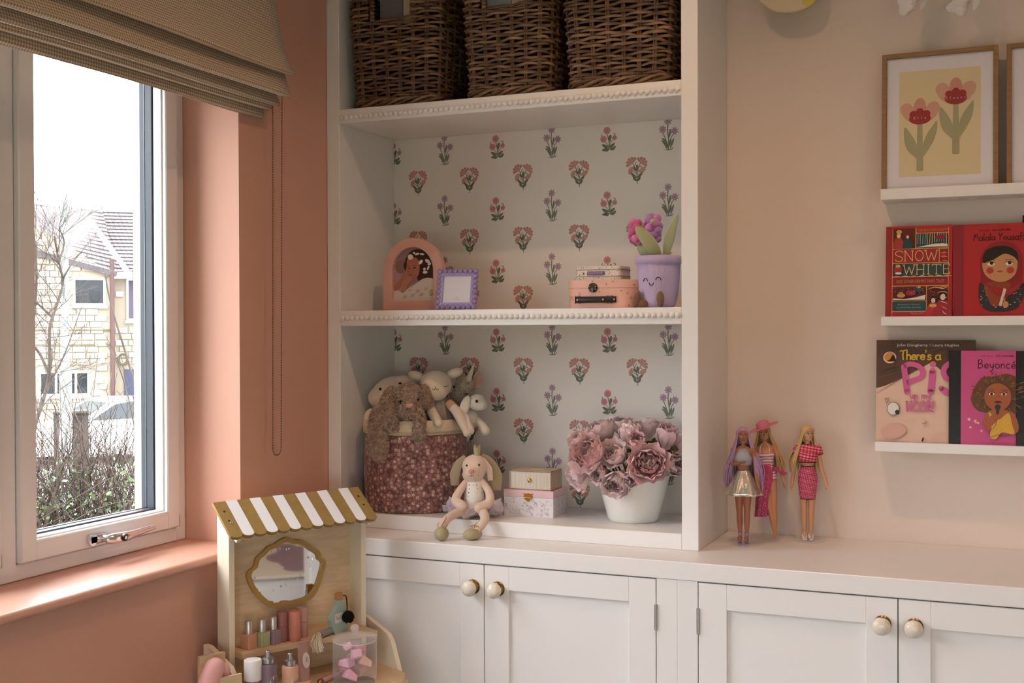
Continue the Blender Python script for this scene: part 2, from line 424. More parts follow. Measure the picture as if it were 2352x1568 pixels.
# ------------------------------------------------------------------ the window
def frame_rect(mb, x0, x1, y0, y1, z0, z1, t, bev=0.003):
    mb.box(x0, x1, y0, y0 + t, z0, z1, bev=bev).box(x0, x1, y1 - t, y1, z0, z1, bev=bev)
    mb.box(x0, x1, y0 + t - bev, y1 - t + bev, z0, z0 + t, bev=bev).box(x0, x1, y0 + t - bev, y1 - t + bev, z1 - t, z1, bev=bev)
    return mb
win = struct(bpy.data.objects.new('window_1', None)); COL.objects.link(win)
GREY_GASKET = mat('#3c424c', 0.35, name='grey_spacer_bar')
fo = MB()
frame_rect(fo, -0.36, -0.279, WY0, WY1, SZ, WZ1, 0.036)
PAN = [(-0.949, -0.4405), (-1.609, -0.999), (-2.323, -1.659)]    # sash extents in y
for a, b in ((-0.999, -0.949), (-1.659, -1.609)): fo.box(-0.36, -0.279, a, b, SZ + .03, WZ1 - .03, bev=0.003)
fo.build('window_frame', UPVC, win)
for i, (a, b) in enumerate(PAN):
    z0, z1 = 0.9055, WZ1 - 0.037
    s_ = MB(); frame_rect(s_, -0.345, -0.266, a + .001, b - .001, z0, z1, 0.044, 0.003)
    sash = s_.build('window_sash', UPVC, win)
    q = MB()  # white glazing bead, angled, on the room side
    frame_rect(q, -0.3035, -0.277, a + .0425, b - .0425, z0 + .0415, z1 - .0415, 0.006, 0.002)
    q.build('glazing_bead', UPVC, sash)
    q = MB(); frame_rect(q, -0.3425, -0.304, a + .043, b - .043, z0 + .042, z1 - .042, 0.009, 0.001)
    q.build('spacer_bar', GREY_GASKET, sash)
    q = MB(); frame_rect(q, -0.3275, -0.3255, a + .046, b - .046, z0 + .045, z1 - .045, 0.0075, 0.0004)
    q.build('spacer_strip', mat('#7c828c', 0.3, metal=0.6), sash)
    for xx in (-0.306, -0.338):
        bx('pane', thin_glass(), sash, xx - .001, xx + .001, a + .05, b - .05, z0 + .05, z1 - .05)
    # chrome espagnolette handle on the bottom rail
    CHROME = mat('#dcdee2', 0.24, metal=1.0, name='chrome')
    hc = (a + b) / 2 - 0.035
    zc = z0 + 0.018
    h = MB()
    h.tube([(-0.265, hc - .02, zc), (-0.257, hc - .02, zc)], 0.013, 16)
    h.box(-0.265, -0.257, hc - .03, hc + .03, zc - .011, zc + .011, bev=.004)
    h.tube([(-0.262, hc + .012, zc), (-0.235, hc + .014, zc)], 0.0075, 12)
    pth = [(-0.235, hc - .004, zc), (-0.228, hc + .012, zc), (-0.228, hc + .05, zc - .001), (-0.234, hc + .09, zc), (-0.238, hc + .135, zc + .002), (-0.2385, hc + .16, zc + .003)]
    h.tube(cat_curve(pth, 5), lerp_list([.009, .0125, .0115, .0085, .0075, .006], 26), 14, flat=0.8)
    hh = h.build('handle', CHROME, sash, angle=50)
    h = MB(); h.tube([(-0.222, hc + .035, zc), (-0.2135, hc + .035, zc)], [.0085, .0080], 14)
    h.build('lock', mat('#0c0c0d', 0.35), sash)
    h = MB(); h.tube([(-0.215, hc + .035, zc), (-0.2125, hc + .035, zc)], .0042, 12)
    h.build('lock_barrel', CHROME, sash)
    # hinge stub and corner clip seen at the far bottom
    h = MB(); h.box(-0.2655, -0.2635, b - .035, b - .004, z0 + .002, z0 + .0035); h.box(-0.2655, -0.2640, b - .004, b - .0025, z0 + .002, z0 + .03)
    h.build('corner_seam', mat('#b9aeab', 0.6), sash)

win2 = struct(bpy.data.objects.new('window_2', None)); COL.objects.link(win2)
q = MB()
for a in (FX0, FX1 - .06, (FX0 + FX1) / 2 - .03): q.box(a, a + .06, YF - .08, YF - .02, FZ0, FZ1, bev=.003)
q.box(FX0, FX1, YF - .08, YF - .02, FZ0, FZ0 + .06).box(FX0, FX1, YF - .08, YF - .02, FZ1 - .06, FZ1)
q.build('window_frame', UPVC, win2)
for a, b in ((FX0 + .06, (FX0 + FX1) / 2 - .03), ((FX0 + FX1) / 2 + .03, FX1 - .06)): bx('pane', thin_glass(), win2, a, b, YF - .052, YF - .048, FZ0 + .06, FZ1 - .06)

# ------------------------------------------------------------------ roman blind (folds hang in front of the wall)
def gingham(N, L, b, co):
    sp = N.new('ShaderNodeSeparateXYZ'); L.new(co, sp.inputs[0])
    uv = N.new('ShaderNodeUVMap'); su = N.new('ShaderNodeSeparateXYZ'); L.new(uv.outputs[0], su.inputs[0])
    def tri(src):
        m1 = N.new('ShaderNodeMath'); m1.operation = 'MULTIPLY'; m1.inputs[1].default_value = 1 / 0.0072; L.new(src, m1.inputs[0])
        m2 = N.new('ShaderNodeMath'); m2.operation = 'PINGPONG'; m2.inputs[1].default_value = 0.5; L.new(m1.outputs[0], m2.inputs[0])
        m3 = N.new('ShaderNodeMath'); m3.operation = 'GREATER_THAN'; m3.inputs[1].default_value = 0.25; L.new(m2.outputs[0], m3.inputs[0])
        return m3.outputs[0]
    ad = N.new('ShaderNodeMath'); ad.operation = 'ADD'; L.new(tri(su.outputs[0]), ad.inputs[0]); L.new(tri(su.outputs[1]), ad.inputs[1])
    hf = N.new('ShaderNodeMath'); hf.operation = 'MULTIPLY'; hf.inputs[1].default_value = 0.5; L.new(ad.outputs[0], hf.inputs[0])
    cr = N.new('ShaderNodeValToRGB'); cr.color_ramp.elements[0].color = lin('#dccab0'); cr.color_ramp.elements[1].color = lin('#957e66')
    L.new(hf.outputs[0], cr.inputs[0]); L.new(cr.outputs[0], b.inputs['Base Color'])
    b.inputs['Roughness'].default_value = 0.9; b.inputs['Sheen Weight'].default_value = 0.2
GING = node_mat('beige_gingham_fabric', gingham)
bl = thing('roman_blind', 'beige gingham fabric roman blind gathered in folds over the window', 'blind', (-0.06, -1.3, 1.93))
YE0, YE1 = -2.5, -0.318
prof = [(-0.098, 2.36), (-0.075, 2.33), (-0.064, 2.25), (-0.040, 2.12), (-0.012, 2.048), (-0.004, 2.033), (-0.008, 2.026), (-0.018, 2.030), (-0.036, 2.06),
        (-0.046, 2.08), (-0.040, 2.04), (-0.024, 1.992), (-0.018, 1.981), (-0.023, 1.974), (-0.034, 1.980), (-0.054, 2.02), (-0.060, 2.035),
        (-0.058, 1.995), (-0.049, 1.966), (-0.0475, 1.958), (-0.053, 1.954), (-0.062, 1.965), (-0.076, 2.0), (-0.0815, 2.01), (-0.0795, 1.975), (-0.0765, 1.955), (-0.0785, 1.9475), (-0.084, 1.949),
        (-0.090, 1.97), (-0.097, 1.985), (-0.0985, 1.96), (-0.0965, 1.938), (-0.0995, 1.930), (-0.1045, 1.932), (-0.106, 1.99)]
pp = cat_curve([(x, 0, z) for x, z in prof], 4)
ny = 40
m = bpy.data.meshes.new('folded_fabric')
vs = []; fs = []; uvs = []
dist = [0]
for i in range(1, len(pp)): dist.append(dist[-1] + (pp[i] - pp[i - 1]).length)
for j in range(ny + 1):
    y = YE0 + (YE1 - YE0) * j / ny
    for i, q in enumerate(pp):
        wv = 0.0025 * math.sin(y * 9 + i * 0.11) * min(1, dist[i] / 0.3) + 0.002 * noise.noise(Vector((y * 5, i * 0.15, 0)))
        vs.append((max(q.x + wv, -0.109) + 0.06, y + 1.3, q.z - 1.93 + 0.002 * math.sin(y * 6.0 + 1)))
for j in range(ny):
    for i in range(len(pp) - 1):
        a = j * len(pp) + i; fs.append((a, a + 1, a + len(pp) + 1, a + len(pp)))
m.from_pydata(vs, [], fs)
ul = m.uv_layers.new(name='UVMap')
for li, l in enumerate(m.loops):
    j, i = divmod(l.vertex_index, len(pp)); ul.data[li].uv = (YE0 + (YE1 - YE0) * j / ny, dist[i])
m.materials.append(GING); m.polygons.foreach_set('use_smooth', [True] * len(m.polygons))
fb = link('folded_fabric', m, bl); sm = fb.modifiers.new('thickness', 'SOLIDIFY'); sm.thickness = 0.0016; sm.offset = 0
bx('headrail', WHITE, bl, -0.051, 0.0, YE0 + 1.31, YE1 + 1.29, 0.40, 0.45)
# bead chain loop
ch = thing('bead_chain', 'thin metal bead chain loop hanging beside the blind', 'chain', (-0.088, -0.285, 1.075))
bm_ = MB().ell((0, 0, 0), 0.0024, 6, 4).mesh('bead', mat('#9b8670', 0.3, metal=0.9, name='chain_metal'))
pts = []
y0, y1 = -0.0205, 0.0165
z = 0.93
while z > 0.02: pts.append((0.004 + 0.008 * z, y0 - 0.003 * z, z)); z -= 0.0065
for i in range(9):
    a = PI + PI * i / 8; pts.append((0.004, (y0 + y1) / 2 + (y1 - y0) / 2 * math.cos(a), 0.018 + 0.018 * math.sin(a)))
z = 0.02
while z < 0.93: pts.append((0.004 + 0.008 * z, y1 + 0.003 * z * 0.4, z)); z += 0.0065
for q in pts: link('bead', bm_, ch, q)
cw = MB().tube(pts, 0.0007, 4); cw.build('cord', mat('#8b7762', 0.4, metal=0.8), ch)
# ------------------------------------------------------------------ ceiling downlights
for i, (x, y, wt) in enumerate(DOWNLIGHTS):
    d = thing('ceiling_downlight', 'recessed round warm ceiling downlight, %s' % ('nearest the bookcase', 'nearest the picture ledges', 'by the window behind the camera', 'furthest from the window and the bookcase')[i], 'downlight', (x, y, CEIL), group='ceiling downlights')
    MB().lathe([(0.036, -0.004), (0.046, -0.004), (0.048, 0.0), (0.036, 0.0)], 28, close=False).build('trim_ring', mat('#f2f0ec', 0.4), d)
    MB().lathe([(0.0, -0.001), (0.035, -0.001)], 28, close=False).build('lens', mat('#ffe6c4', 0.4, emit=6.0), d)
    ld = bpy.data.lights.new('downlight_lamp', 'SPOT'); ld.energy = wt; ld.color = WARM; ld.spot_size = math.radians(142); ld.spot_blend = 0.85; ld.shadow_soft_size = 0.022
    lo = bpy.data.objects.new('downlight_lamp', ld); COL.objects.link(lo); lo.parent = d; lo.location = (0, 0, -0.012)

# ------------------------------------------------------------------ tall bookcase
BK = thing('bookcase', 'tall built-in white bookcase with bead-trimmed shelves and flowered back', 'bookcase', (0.41, 0.15, 0.852), world=True)
XL, XRR, XE = -0.0713, 0.8938, 0.9356
PAPER = mat('#efe6dd', 0.6, name='wallpaper_ground')
bx('side_panel', WHITE, BK, XW + .0005, XL, 0.0, 0.314, 0.852, CEIL - .001, bev=0.0015)
bx('side_panel', WHITE, BK, XRR, XE, 0.0, 0.314, 0.852, CEIL - .001, bev=0.0015)
BEAD = MB().ell((0, 0, 0), (0.0074, 0.0074, 0.0074), 14, 9).mesh('bead', WHITE)
for nm, z0, z1 in (('shelf', 1.9608, 2.0), ('shelf', 1.4037, 1.4457), ('base_shelf', 0.852, 0.8915)):
    sh = bx(nm, WHITE, BK, XL, XRR, 0.0, 0.3095, z0, z1, bev=0.0015)
    if nm == 'shelf':
        zb = 1.9768 if z0 > 1.9 else 1.4262
        for k in range(63): link('bead', BEAD, sh, (XL + 0.0083 + k * 0.015296, -0.0005, zb))
bx('top_panel', WHITE, BK, XL, XRR, 0.0, 0.3095, 2.37, CEIL - .002)
DARKB = mat('#cfc6bd', 0.6)
backs = [bx('back_panel', PAPER, BK, XL, XRR, 0.3097, 0.314, a, b) for a, b in ((0.8915, 1.4037), (1.4457, 1.9608), (2.0, 2.37))]

# printed wallpaper motifs, repeated as on the photographed paper
G1, G2 = '#7a8272', '#6f7766'
LIL, CORAL, ROSE = '#b394a4', '#c88c80', '#d08f94'
def motif_lilac(p):
    p.stroke([(-.001, -.040), (.0, -.015), (-.003, .012), (-.002, .030)], .0030, G1)
    p.stroke([(-.002, -.030), (-.010, -.008), (-.017, .010)], .0024, G1, taper=False)
    p.stroke([(.001, -.028), (.008, -.006), (.018, .004)], .0022, G1)
    for pts in ([(-.004, -.040), (-.012, -.022), (-.021, -.014)], [(-.003, -.036), (-.010, -.016), (-.020, -.008)], [(.004, -.038), (.010, -.022), (.014, -.010)], [(.001, -.034), (.005, -.018), (.006, -.010)], [(.0, -.010), (.004, .006), (.004, .016)]):
        p.stroke(pts, .0058, G1, taper=True)
    p.stroke([(-.014, -.0405), (.0, -.041), (.010, -.038), (.013, -.033)], .0028, G1, taper=True)
    for cx, cy, r in ((-.002, .037, .0126), (-.0165, .0155, .0126), (.0165, .0095, .0126)):
        p.star(cx, cy, r, LIL, 8, 0.58, rot=8 + cx * 900)
        p.ell(cx, cy, .0022, .0022, '#9c7c8a', n=8)
def motif_fan(p):
    p.stroke([(.001, -.037), (.0, -.012), (-.008, .012), (-.013, .022)], .0022, G1)
    p.stroke([(.001, -.016), (.004, .004), (.011, .020)], .0020, G1)
    p.stroke([(.0, -.010), (-.008, -.004), (-.016, .001)], .0019, G1); p.stroke([(.006, .010), (.012, .010), (.014, .004)], .0018, G1)
    p.stroke([(-.006, .012), (-.004, .018), (-.002, .022)], .0016, G1)
    for pts in ([(.001, -.020), (-.010, -.014), (-.018, -.003)], [(.001, -.020), (.009, -.014), (.017, -.005)], [(.001, -.030), (-.006, -.024), (-.011, -.018)], [(.001, -.030), (.006, -.024), (.010, -.017)], [(-.001, -.004), (-.006, .004), (-.011, .010)], [(.001, -.002), (.001, .008), (.0, .016)]):
        p.stroke(pts, .0074, G2, taper=True)
    for cx, cy, r, a in ((-.017, .024, .0140, 130), (.016, .023, .0140, 50), (-.0165, .000, .0096, 150), (.0155, .001, .0096, -60)):
        bx_, by_ = cx - math.cos(math.radians(a)) * r * .5, cy - math.sin(math.radians(a)) * r * .5
        for k in range(5):
            t = math.radians(a - 68 + 34 * k); q = .30
            p.poly([(bx_, by_), (bx_ + r * 1.25 * math.cos(t - q * .85), by_ + r * 1.25 * math.sin(t - q * .85)), (bx_ + r * 1.38 * math.cos(t), by_ + r * 1.38 * math.sin(t)), (bx_ + r * 1.25 * math.cos(t + q * .85), by_ + r * 1.25 * math.sin(t + q * .85))], CORAL)
def motif_round(p):
    p.stroke([(.0, -.030), (.001, -.010), (-.004, .012)], .0026, G1)
    p.stroke([(.0, -.020), (-.006, -.012), (-.012, -.006)], .0018, G1); p.stroke([(.001, -.020), (.006, -.010), (.014, -.002)], .0018, G1)
    p.stroke([(.001, -.014), (.005, -.004), (.008, .004)], .0020, '#a8706c', taper=True)
    for pts in ([(.001, -.022), (.008, -.020), (.018, -.012)], [(.0, -.022), (-.010, -.020), (-.020, -.014)], [(.0, -.027), (-.010, -.029), (-.020, -.030)], [(.002, -.027), (.012, -.028), (.021, -.020)], [(.0, -.008), (.004, .004), (.006, .012)]):
        p.stroke(pts, .0086, G2, taper=True)
    p.stroke([(.0, -.030), (-.004, -.033), (-.009, -.034)], .0030, G2, taper=True)
    p.stroke([(-.020, .002), (-.021, .010), (-.018, .016)], .0026, G1, taper=True); p.stroke([(.012, .016), (.018, .013), (.019, .007)], .0026, G1, taper=True)
    for cx, cy, r in ((-.005, .0235, .0112), (-.0150, .0005, .0104), (.0170, .0025, .0076)):
        p.star(cx, cy, r, ROSE, 12, 0.88); p.star(cx, cy, r * .55, '#c27e84', 9, 0.8)
def wallpaper(rows_ac, rows_b, zlo, zhi, parent):
    p = PR(); p.STEP = 0.000004
    def put(fn, x, z, name):
        p.off = (x, z); p.k = 20; fn(p)
    for z in rows_ac:
        for x in (0.100, 0.438, 0.777): put(motif_lilac, x, z, 'a')
        for x in (-0.069, 0.268, 0.606): put(motif_round, x, z, 'c')
    for z in rows_b:
        for x in (0.0105, 0.179, 0.348, 0.5185, 0.687, 0.855): put(motif_fan, x, z, 'b')
    # trim what runs past the panel's edges
    me = p.mb.mesh('wallpaper_print', [mat(c, 0.65) for c in p.cols], 0)
    bm = bmesh.new(); bm.from_mesh(me)
    for co, no in (((XL + .0005, 0, 0), (-1, 0, 0)), ((XRR - .0005, 0, 0), (1, 0, 0)), ((0, 0, zlo + .0005), (0, 0, -1)), ((0, 0, zhi - .0005), (0, 0, 1))):
        bmesh.ops.bisect_plane(bm, geom=bm.verts[:] + bm.edges[:] + bm.faces[:], plane_co=co, plane_no=no, clear_outer=True)
    bm.to_mesh(me); bm.free()
    link('wallpaper_print', me, parent, (0, 0.3096, 0))
wallpaper((1.362, 1.190, 1.010), (1.275, 1.101, 0.929), 0.8915, 1.4037, backs[0])
wallpaper((1.920, 1.741, 1.561), (1.829, 1.650, 1.4815), 1.4457, 1.9608, backs[1])

# ------------------------------------------------------------------ worktop and base cupboards
WT = bx('worktop', WHITE, None, XW + .0005, 1.956, -0.144, 0.3145, 0.8095, 0.8519, bev=0.0018)
tag(WT, 'long white painted worktop running under the bookcase and dolls', 'worktop')
BRASS = mat('#8f713f', 0.28, metal=1.0, name='aged_brass')
def crackle(N, L, b, co):
    v = N.new('ShaderNodeTexVoronoi'); v.feature = 'DISTANCE_TO_EDGE'; v.inputs['Scale'].default_value = 420; L.new(co, v.inputs['Vector'])
    cr = N.new('ShaderNodeValToRGB'); cr.color_ramp.elements[0].color = lin('#cbb89c'); cr.color_ramp.elements[1].color = lin('#efe6d8'); cr.color_ramp.elements[1].position = 0.12
    L.new(v.outputs['Distance'], cr.inputs[0]); L.new(cr.outputs[0], b.inputs['Base Color']); b.inputs['Roughness'].default_value = 0.18
CERAMIC = node_mat('crackle_glaze', crackle)
kb = MB(); kb.T = Matrix.Rotation(PI / 2, 4, 'X')
kb.lathe([(0.0001, 0.040), (0.008, 0.0395), (0.0145, 0.0365), (0.0185, 0.031), (0.0195, 0.025), (0.018, 0.019), (0.013, 0.0135), (0.009, 0.012)], 28, close=False)
KNOB = kb.mesh('knob', CERAMIC, 60)
kb = MB(); kb.T = Matrix.Rotation(PI / 2, 4, 'X')
kb.lathe([(0.0185, 0.0), (0.0185, 0.003), (0.0165, 0.005), (0.0165, 0.007), (0.012, 0.0085), (0.010, 0.0135), (0.004, 0.014)], 28, close=False)
KBASE = kb.mesh('knob_backplate', BRASS, 30)
STEEL = mat('#b6b3b0', 0.35, metal=0.9, name='hinge_steel')
YD = -0.142
def door(root, x0, x1, knob_x, hinge_x):
    z0, z1, t = 0.125, 0.8068, 0.066
    d = MB(); y0, y1 = YD, -0.121
    d.box(x0, x0 + t, y0, y1, z0, z1, bev=0.001).box(x1 - t, x1, y0, y1, z0, z1, bev=0.001)
    d.box(x0 + t, x1 - t, y0, y1, z1 - 0.0585, z1, bev=0.0008).box(x0 + t, x1 - t, y0, y1, z0, z0 + t, bev=0.0008)
    dr = d.build('door', WHITE, root, angle=30)
    bx('door_panel', WHITE, dr, x0 + t - .004, x1 - t + .004, YD + 0.009, YD + 0.015, z0 + t - .004, z1 - 0.054)
    link('knob', KNOB, dr, (knob_x, YD, 0.7505)); link('knob_backplate', KBASE, dr, (knob_x, YD, 0.7505))
    for zz in (0.718, 0.2):
        h = MB(); h.tube([(hinge_x, YD - .002, zz - .030), (hinge_x, YD - .002, zz + .030)], 0.0036, 10)
        for k in range(-1, 2): h.tube([(hinge_x, YD - .002, zz + k * .02 - .0005), (hinge_x, YD - .002, zz + k * .02 + .0005)], 0.0042, 10)
        h.build('hinge', STEEL, dr)
def cabinet(label, xa, xb, doors):
    root = thing('base_cabinet', label, 'cabinet', ((xa + xb) / 2, 0.08, 0), world=True, group='base cupboards under the worktop')
    bx('carcass', WHITE, root, xa, xb, -0.118, 0.312, 0.10, 0.809)
    bx('plinth', WHITE, root, xa, xb, -0.09, 0.3, 0.0, 0.10)
    fr = MB(); lo = doors[0][0] - 0.002; hi = doors[-1][1] + 0.002
    fr.box(xa, lo, -0.1415, -0.118, 0.10, 0.809).box(hi, xb, -0.1415, -0.118, 0.10, 0.809).box(lo, hi, -0.1415, -0.118, 0.10, 0.122)
    fr.build('face_frame', WHITE, root, angle=30)
    for x0, x1, kx, hx in doors: door(root, x0, x1, kx, hx)
cabinet('white shaker cupboard with two round knobs under the bookcase', XW + .0005, 0.9198, [(-0.014, 0.4262, 0.397, -0.015), (0.4283, 0.8685, 0.4645, 0.8692)])
cabinet('white shaker cupboard with two round knobs under the dolls', 0.9202, 1.952, [(0.9705, 1.4085, 1.3777, 0.9698), (1.4108, 1.849, 1.4437, 1.8497)])

# ------------------------------------------------------------------ picture ledges
LEDGES = [(1.338, 1.7345, 1.7075, 'topmost, holding the framed prints'), (1.339, 1.421, 1.3985, 'middle, holding the red books'), (1.324, 1.113, 1.089, 'lowest, holding the pig book')]
for x0, zt, zb, wh in LEDGES:
    r = thing('picture_ledge', 'white wooden picture ledge on the wall, ' + wh, 'shelf', (x0, 0.315, zb), world=True, group='white picture ledges')
    bx('ledge_board', WHITE, r, x0, 2.0, 0.2268, 0.3148, zb + 0.0005, zb + 0.014)
    bx('lip', WHITE, r, x0, 2.0, 0.2168, 0.2268, zb, zt, bev=0.0012)
# ================================================================== OUTSIDE THE WINDOW
OUTX, OUTY = 1.6374, -2.8
DRX, DRY, RTX, RTY = -0.6817, 0.7316, 0.7316, 0.6817
OROT = math.atan2(RTY, RTX)
def out(D, s, z=0.0): return (OUTX + DRX * D + RTX * s, OUTY + DRY * D + RTY * s, z)
gr = MB()
gr.add([out(2.6, -14, -0.25), out(2.6, 9, -0.25), out(7, -20, -0.35), out(7, 16, -0.35), out(24, -40, -1.65), out(24, 40, -1.65), out(90, -80, -1.7), out(90, 90, -1.7)], [(0, 1, 3, 2), (2, 3, 5, 4), (4, 5, 7, 6)])
struct(gr.build('ground', mat('#8a8884', 0.85, var=0.08, vscale=3, name='pale_paving'), None, angle=0))

struct(bx('ground_unseen', mat('#4f5540', 0.9), None, -60, 60, -90, -4.35, -0.5, -0.3))  # unseen ground, added to block sky light from below the horizon
# ---- stone house across the road
STONES = [mat(c, 0.85, bump=0.3, bscale=12, name='yellow_sandstone') for c in ('#a0978a', '#978d7e', '#aaa295', '#8f8575')]
MORTAR = mat('#8a8172', 0.9)
SLATE = mat('#524c4e', 0.7, var=0.15, vscale=3, name='grey_roof_tile')
WHITEP = mat('#f1f0ee', 0.4, name='white_gloss_paint')
DGLASS = mat('#1c2226', 0.12, name='dark_window_pane')
HS = thing('stone_house', 'pale yellow stone house with grey tiled roof across the road', 'house', out(34, 0, -1.75), OROT)
Z0 = 1.75   # local z = world z + 1.75
w1 = MB().prism([(-4.5, 0), (0.66, 0), (0.66, 3.0 + Z0), (-0.44, 3.70 + Z0), (-1.6, 4.42 + Z0), (-4.5, 4.42 + Z0)], 0.0, 0.4)
wallA = w1.build('gable_wall', MORTAR, HS, angle=30)
wallB = bx('side_wall', MORTAR, HS, 0.66, 6.0, 0.55, 0.9, 0, 2.95 + Z0)
OPEN_A = [(-0.36, 0.52, 2.06, 2.90), (-1.26, 0.10, -0.36, 0.36)]
OPEN_B = [(1.02, 1.9, 1.66, 2.92), (0.88, 1.75, -1.8, 0.40)]
BLK = [MB().box(-0.155, 0.155, -0.03, 0.0, -0.078, 0.078, bev=0.012).mesh('stone', m, 0) for m in STONES]
BLK2 = [MB().box(-0.105, 0.105, -0.03, 0.0, -0.078, 0.078, bev=0.012).mesh('stone', m, 0) for m in STONES]
def courses(wall, x0, x1, z0, z1, y, opens, top=None):
    z = z0; r = 0
    while z < z1:
        x = x0 + (0.1 if r % 2 else 0.0)
        while x < x1 - 0.1:
            big = RND.random() < 0.72; w_ = 0.32 if big else 0.22
            cx = x + w_ / 2
            if cx + w_ / 2 <= x1 + 0.02 and (top is None or z + 0.09 < top(cx + w_ / 2)) and not any(a - w_ / 2 < cx < b + w_ / 2 and c - 0.08 < z < d + 0.08 for a, b, c, d in opens):
                link('stone', RND.choice(BLK if big else BLK2), wall, (cx, y - RND.random() * 0.02, z + Z0))
            x += w_ + 0.012
        z += 0.17; r += 1
courses(wallA, -1.35, 0.60, -0.62, 4.2, 0.0, OPEN_A, lambda x: 3.35 + (0.1 - x) * 0.62)
courses(wallB, 0.76, 1.75, -0.62, 2.9, 0.55, OPEN_B)
def hwin(x0, x1, z0, z1, y, bars, name='window', parent=HS):
    f = MB(); t = 0.06
    f.box(x0, x1, y - .05, y + .02, z0 + Z0, z0 + t + Z0).box(x0, x1, y - .05, y + .02, z1 - t + Z0, z1 + Z0).box(x0, x0 + t, y - .05, y + .02, z0 + Z0, z1 + Z0).box(x1 - t, x1, y - .05, y + .02, z0 + Z0, z1 + Z0)
    for b in bars: f.box(b - t / 2, b + t / 2, y - .05, y + .02, z0 + Z0, z1 + Z0)
    f.box(x0 - .04, x1 + .04, y - .09, y, z0 - .07 + Z0, z0 + Z0)
    o = f.build(name, WHITEP, parent, angle=30)
    ed = [x0 + t] + [q for b in bars for q in (b - t / 2, b + t / 2)] + [x1 - t]
    for i in range(0, len(ed), 2): bx('pane', DGLASS, o, ed[i], ed[i + 1], y - .012, y + .01, z0 + t + Z0, z1 - t + Z0)
    return o
u = hwin(-0.34, 0.50, 2.10, 2.86, 0.0, [])
MB().ell((0.22, -0.03, 2.40 + Z0), (0.14, 0.02, 0.25), 12, 8).build('curtain', mat('#12181c', 0.6), u)
u = hwin(1.05, 1.85, 1.70, 2.88, 0.55, [])
bx('curtain', mat('#4a4252', 0.8), u, 1.12, 1.28, 0.515, 0.54, 1.78 + Z0, 2.80 + Z0)
hwin(-1.22, 0.07, -0.34, 0.33, 0.0, [-0.78, -0.28])
bx('front_door', mat('#2a3350', 0.4), HS, 0.98, 1.7, 0.52, 0.56, -1.75 + Z0, 0.34 + Z0)
MB().tube([(0.665, -0.10, 0), (0.665, -0.10, 3.35 + Z0)], 0.06, 10).build('drainpipe', mat('#4a302f', 0.5), HS)
hose = MB().tube([(0.95 + 0.12 * math.cos(a * PI / 8), 0.45, 0.62 + Z0 + 0.15 * math.sin(a * PI / 8)) for a in range(16)], 0.03, 6, closed=True)
hose.build('hose_reel', mat('#4c4838', 0.6), HS)
bx('alarm_box', WHITEP, HS, -0.98, -0.82, -0.08, 0, 3.50 + Z0, 3.68 + Z0)
bx('wall_lamp', WHITEP, HS, 0.36, 0.46, -0.08, 0, 0.55 + Z0, 0.68 + Z0)
for zz in (1.02, 1.42): bx('string_course', mat('#5c5038', 0.9), HS, -1.35, 0.6, -0.045, 0.0, zz + Z0, zz + 0.035 + Z0)
def roof(name, p00, p10, p01, p11, rows, cols):
    """sloping slab with overlapping tiles; corners in house coordinates, p0x low edge"""
    P = [Vector(q) for q in (p00, p10, p01, p11)]
    slab = MB(); n = (P[1] - P[0]).cross(P[2] - P[0]).normalized()
    slab.add([P[0], P[1], P[3], P[2]] + [q - n * 0.1 for q in (P[0], P[1], P[3], P[2])], [(0, 1, 2, 3), (7, 6, 5, 4), (0, 4, 5, 1), (1, 5, 6, 2), (2, 6, 7, 3), (3, 7, 4, 0)])
    ro = slab.build(name, SLATE, HS, angle=30)
    t = MB()
    for r in range(rows):
        v0, v1 = r / rows, min(1, (r + 1.25) / rows)
        for c in range(cols):
            u0, u1 = (c + 0.03) / cols, (c + 0.97) / cols
            B = lambda u, v: P[0] * (1 - u) * (1 - v) + P[1] * u * (1 - v) + P[2] * (1 - u) * v + P[3] * u * v
            a, b, cc, d = B(u0, v0), B(u1, v0), B(u1, v1), B(u0, v1)
            q = n * 0.05; e = n * 0.01
            t.add([a + q, b + q, cc + e, d + e, a, b], [(0, 1, 2, 3), (4, 5, 1, 0)])
    stuff(t.build('roof_tiles', SLATE, ro, angle=0))
    return ro
roof('roof', (-4.6, -0.15, 4.40 + Z0), (0.80, -0.15, 2.98 + Z0), (-4.6, 2.6, 5.35 + Z0), (0.45, 2.6, 4.95 + Z0), 16, 44)
roof('roof', (0.70, 0.35, 3.02 + Z0), (6.0, 0.35, 3.02 + Z0), (-0.1, 3.2, 5.02 + Z0), (6.0, 3.2, 5.05 + Z0), 18, 44)
bg_ = MB(); bg_.tube([(1.10, -0.22, 2.98 + Z0), (0.12, 0.1, 4.42 + Z0)], 0.07, 4); bg_.build('barge_board', WHITEP, HS, angle=30)
bx('fascia', WHITEP, HS, 0.66, 6.0, 0.28, 0.42, 2.86 + Z0, 3.04 + Z0)

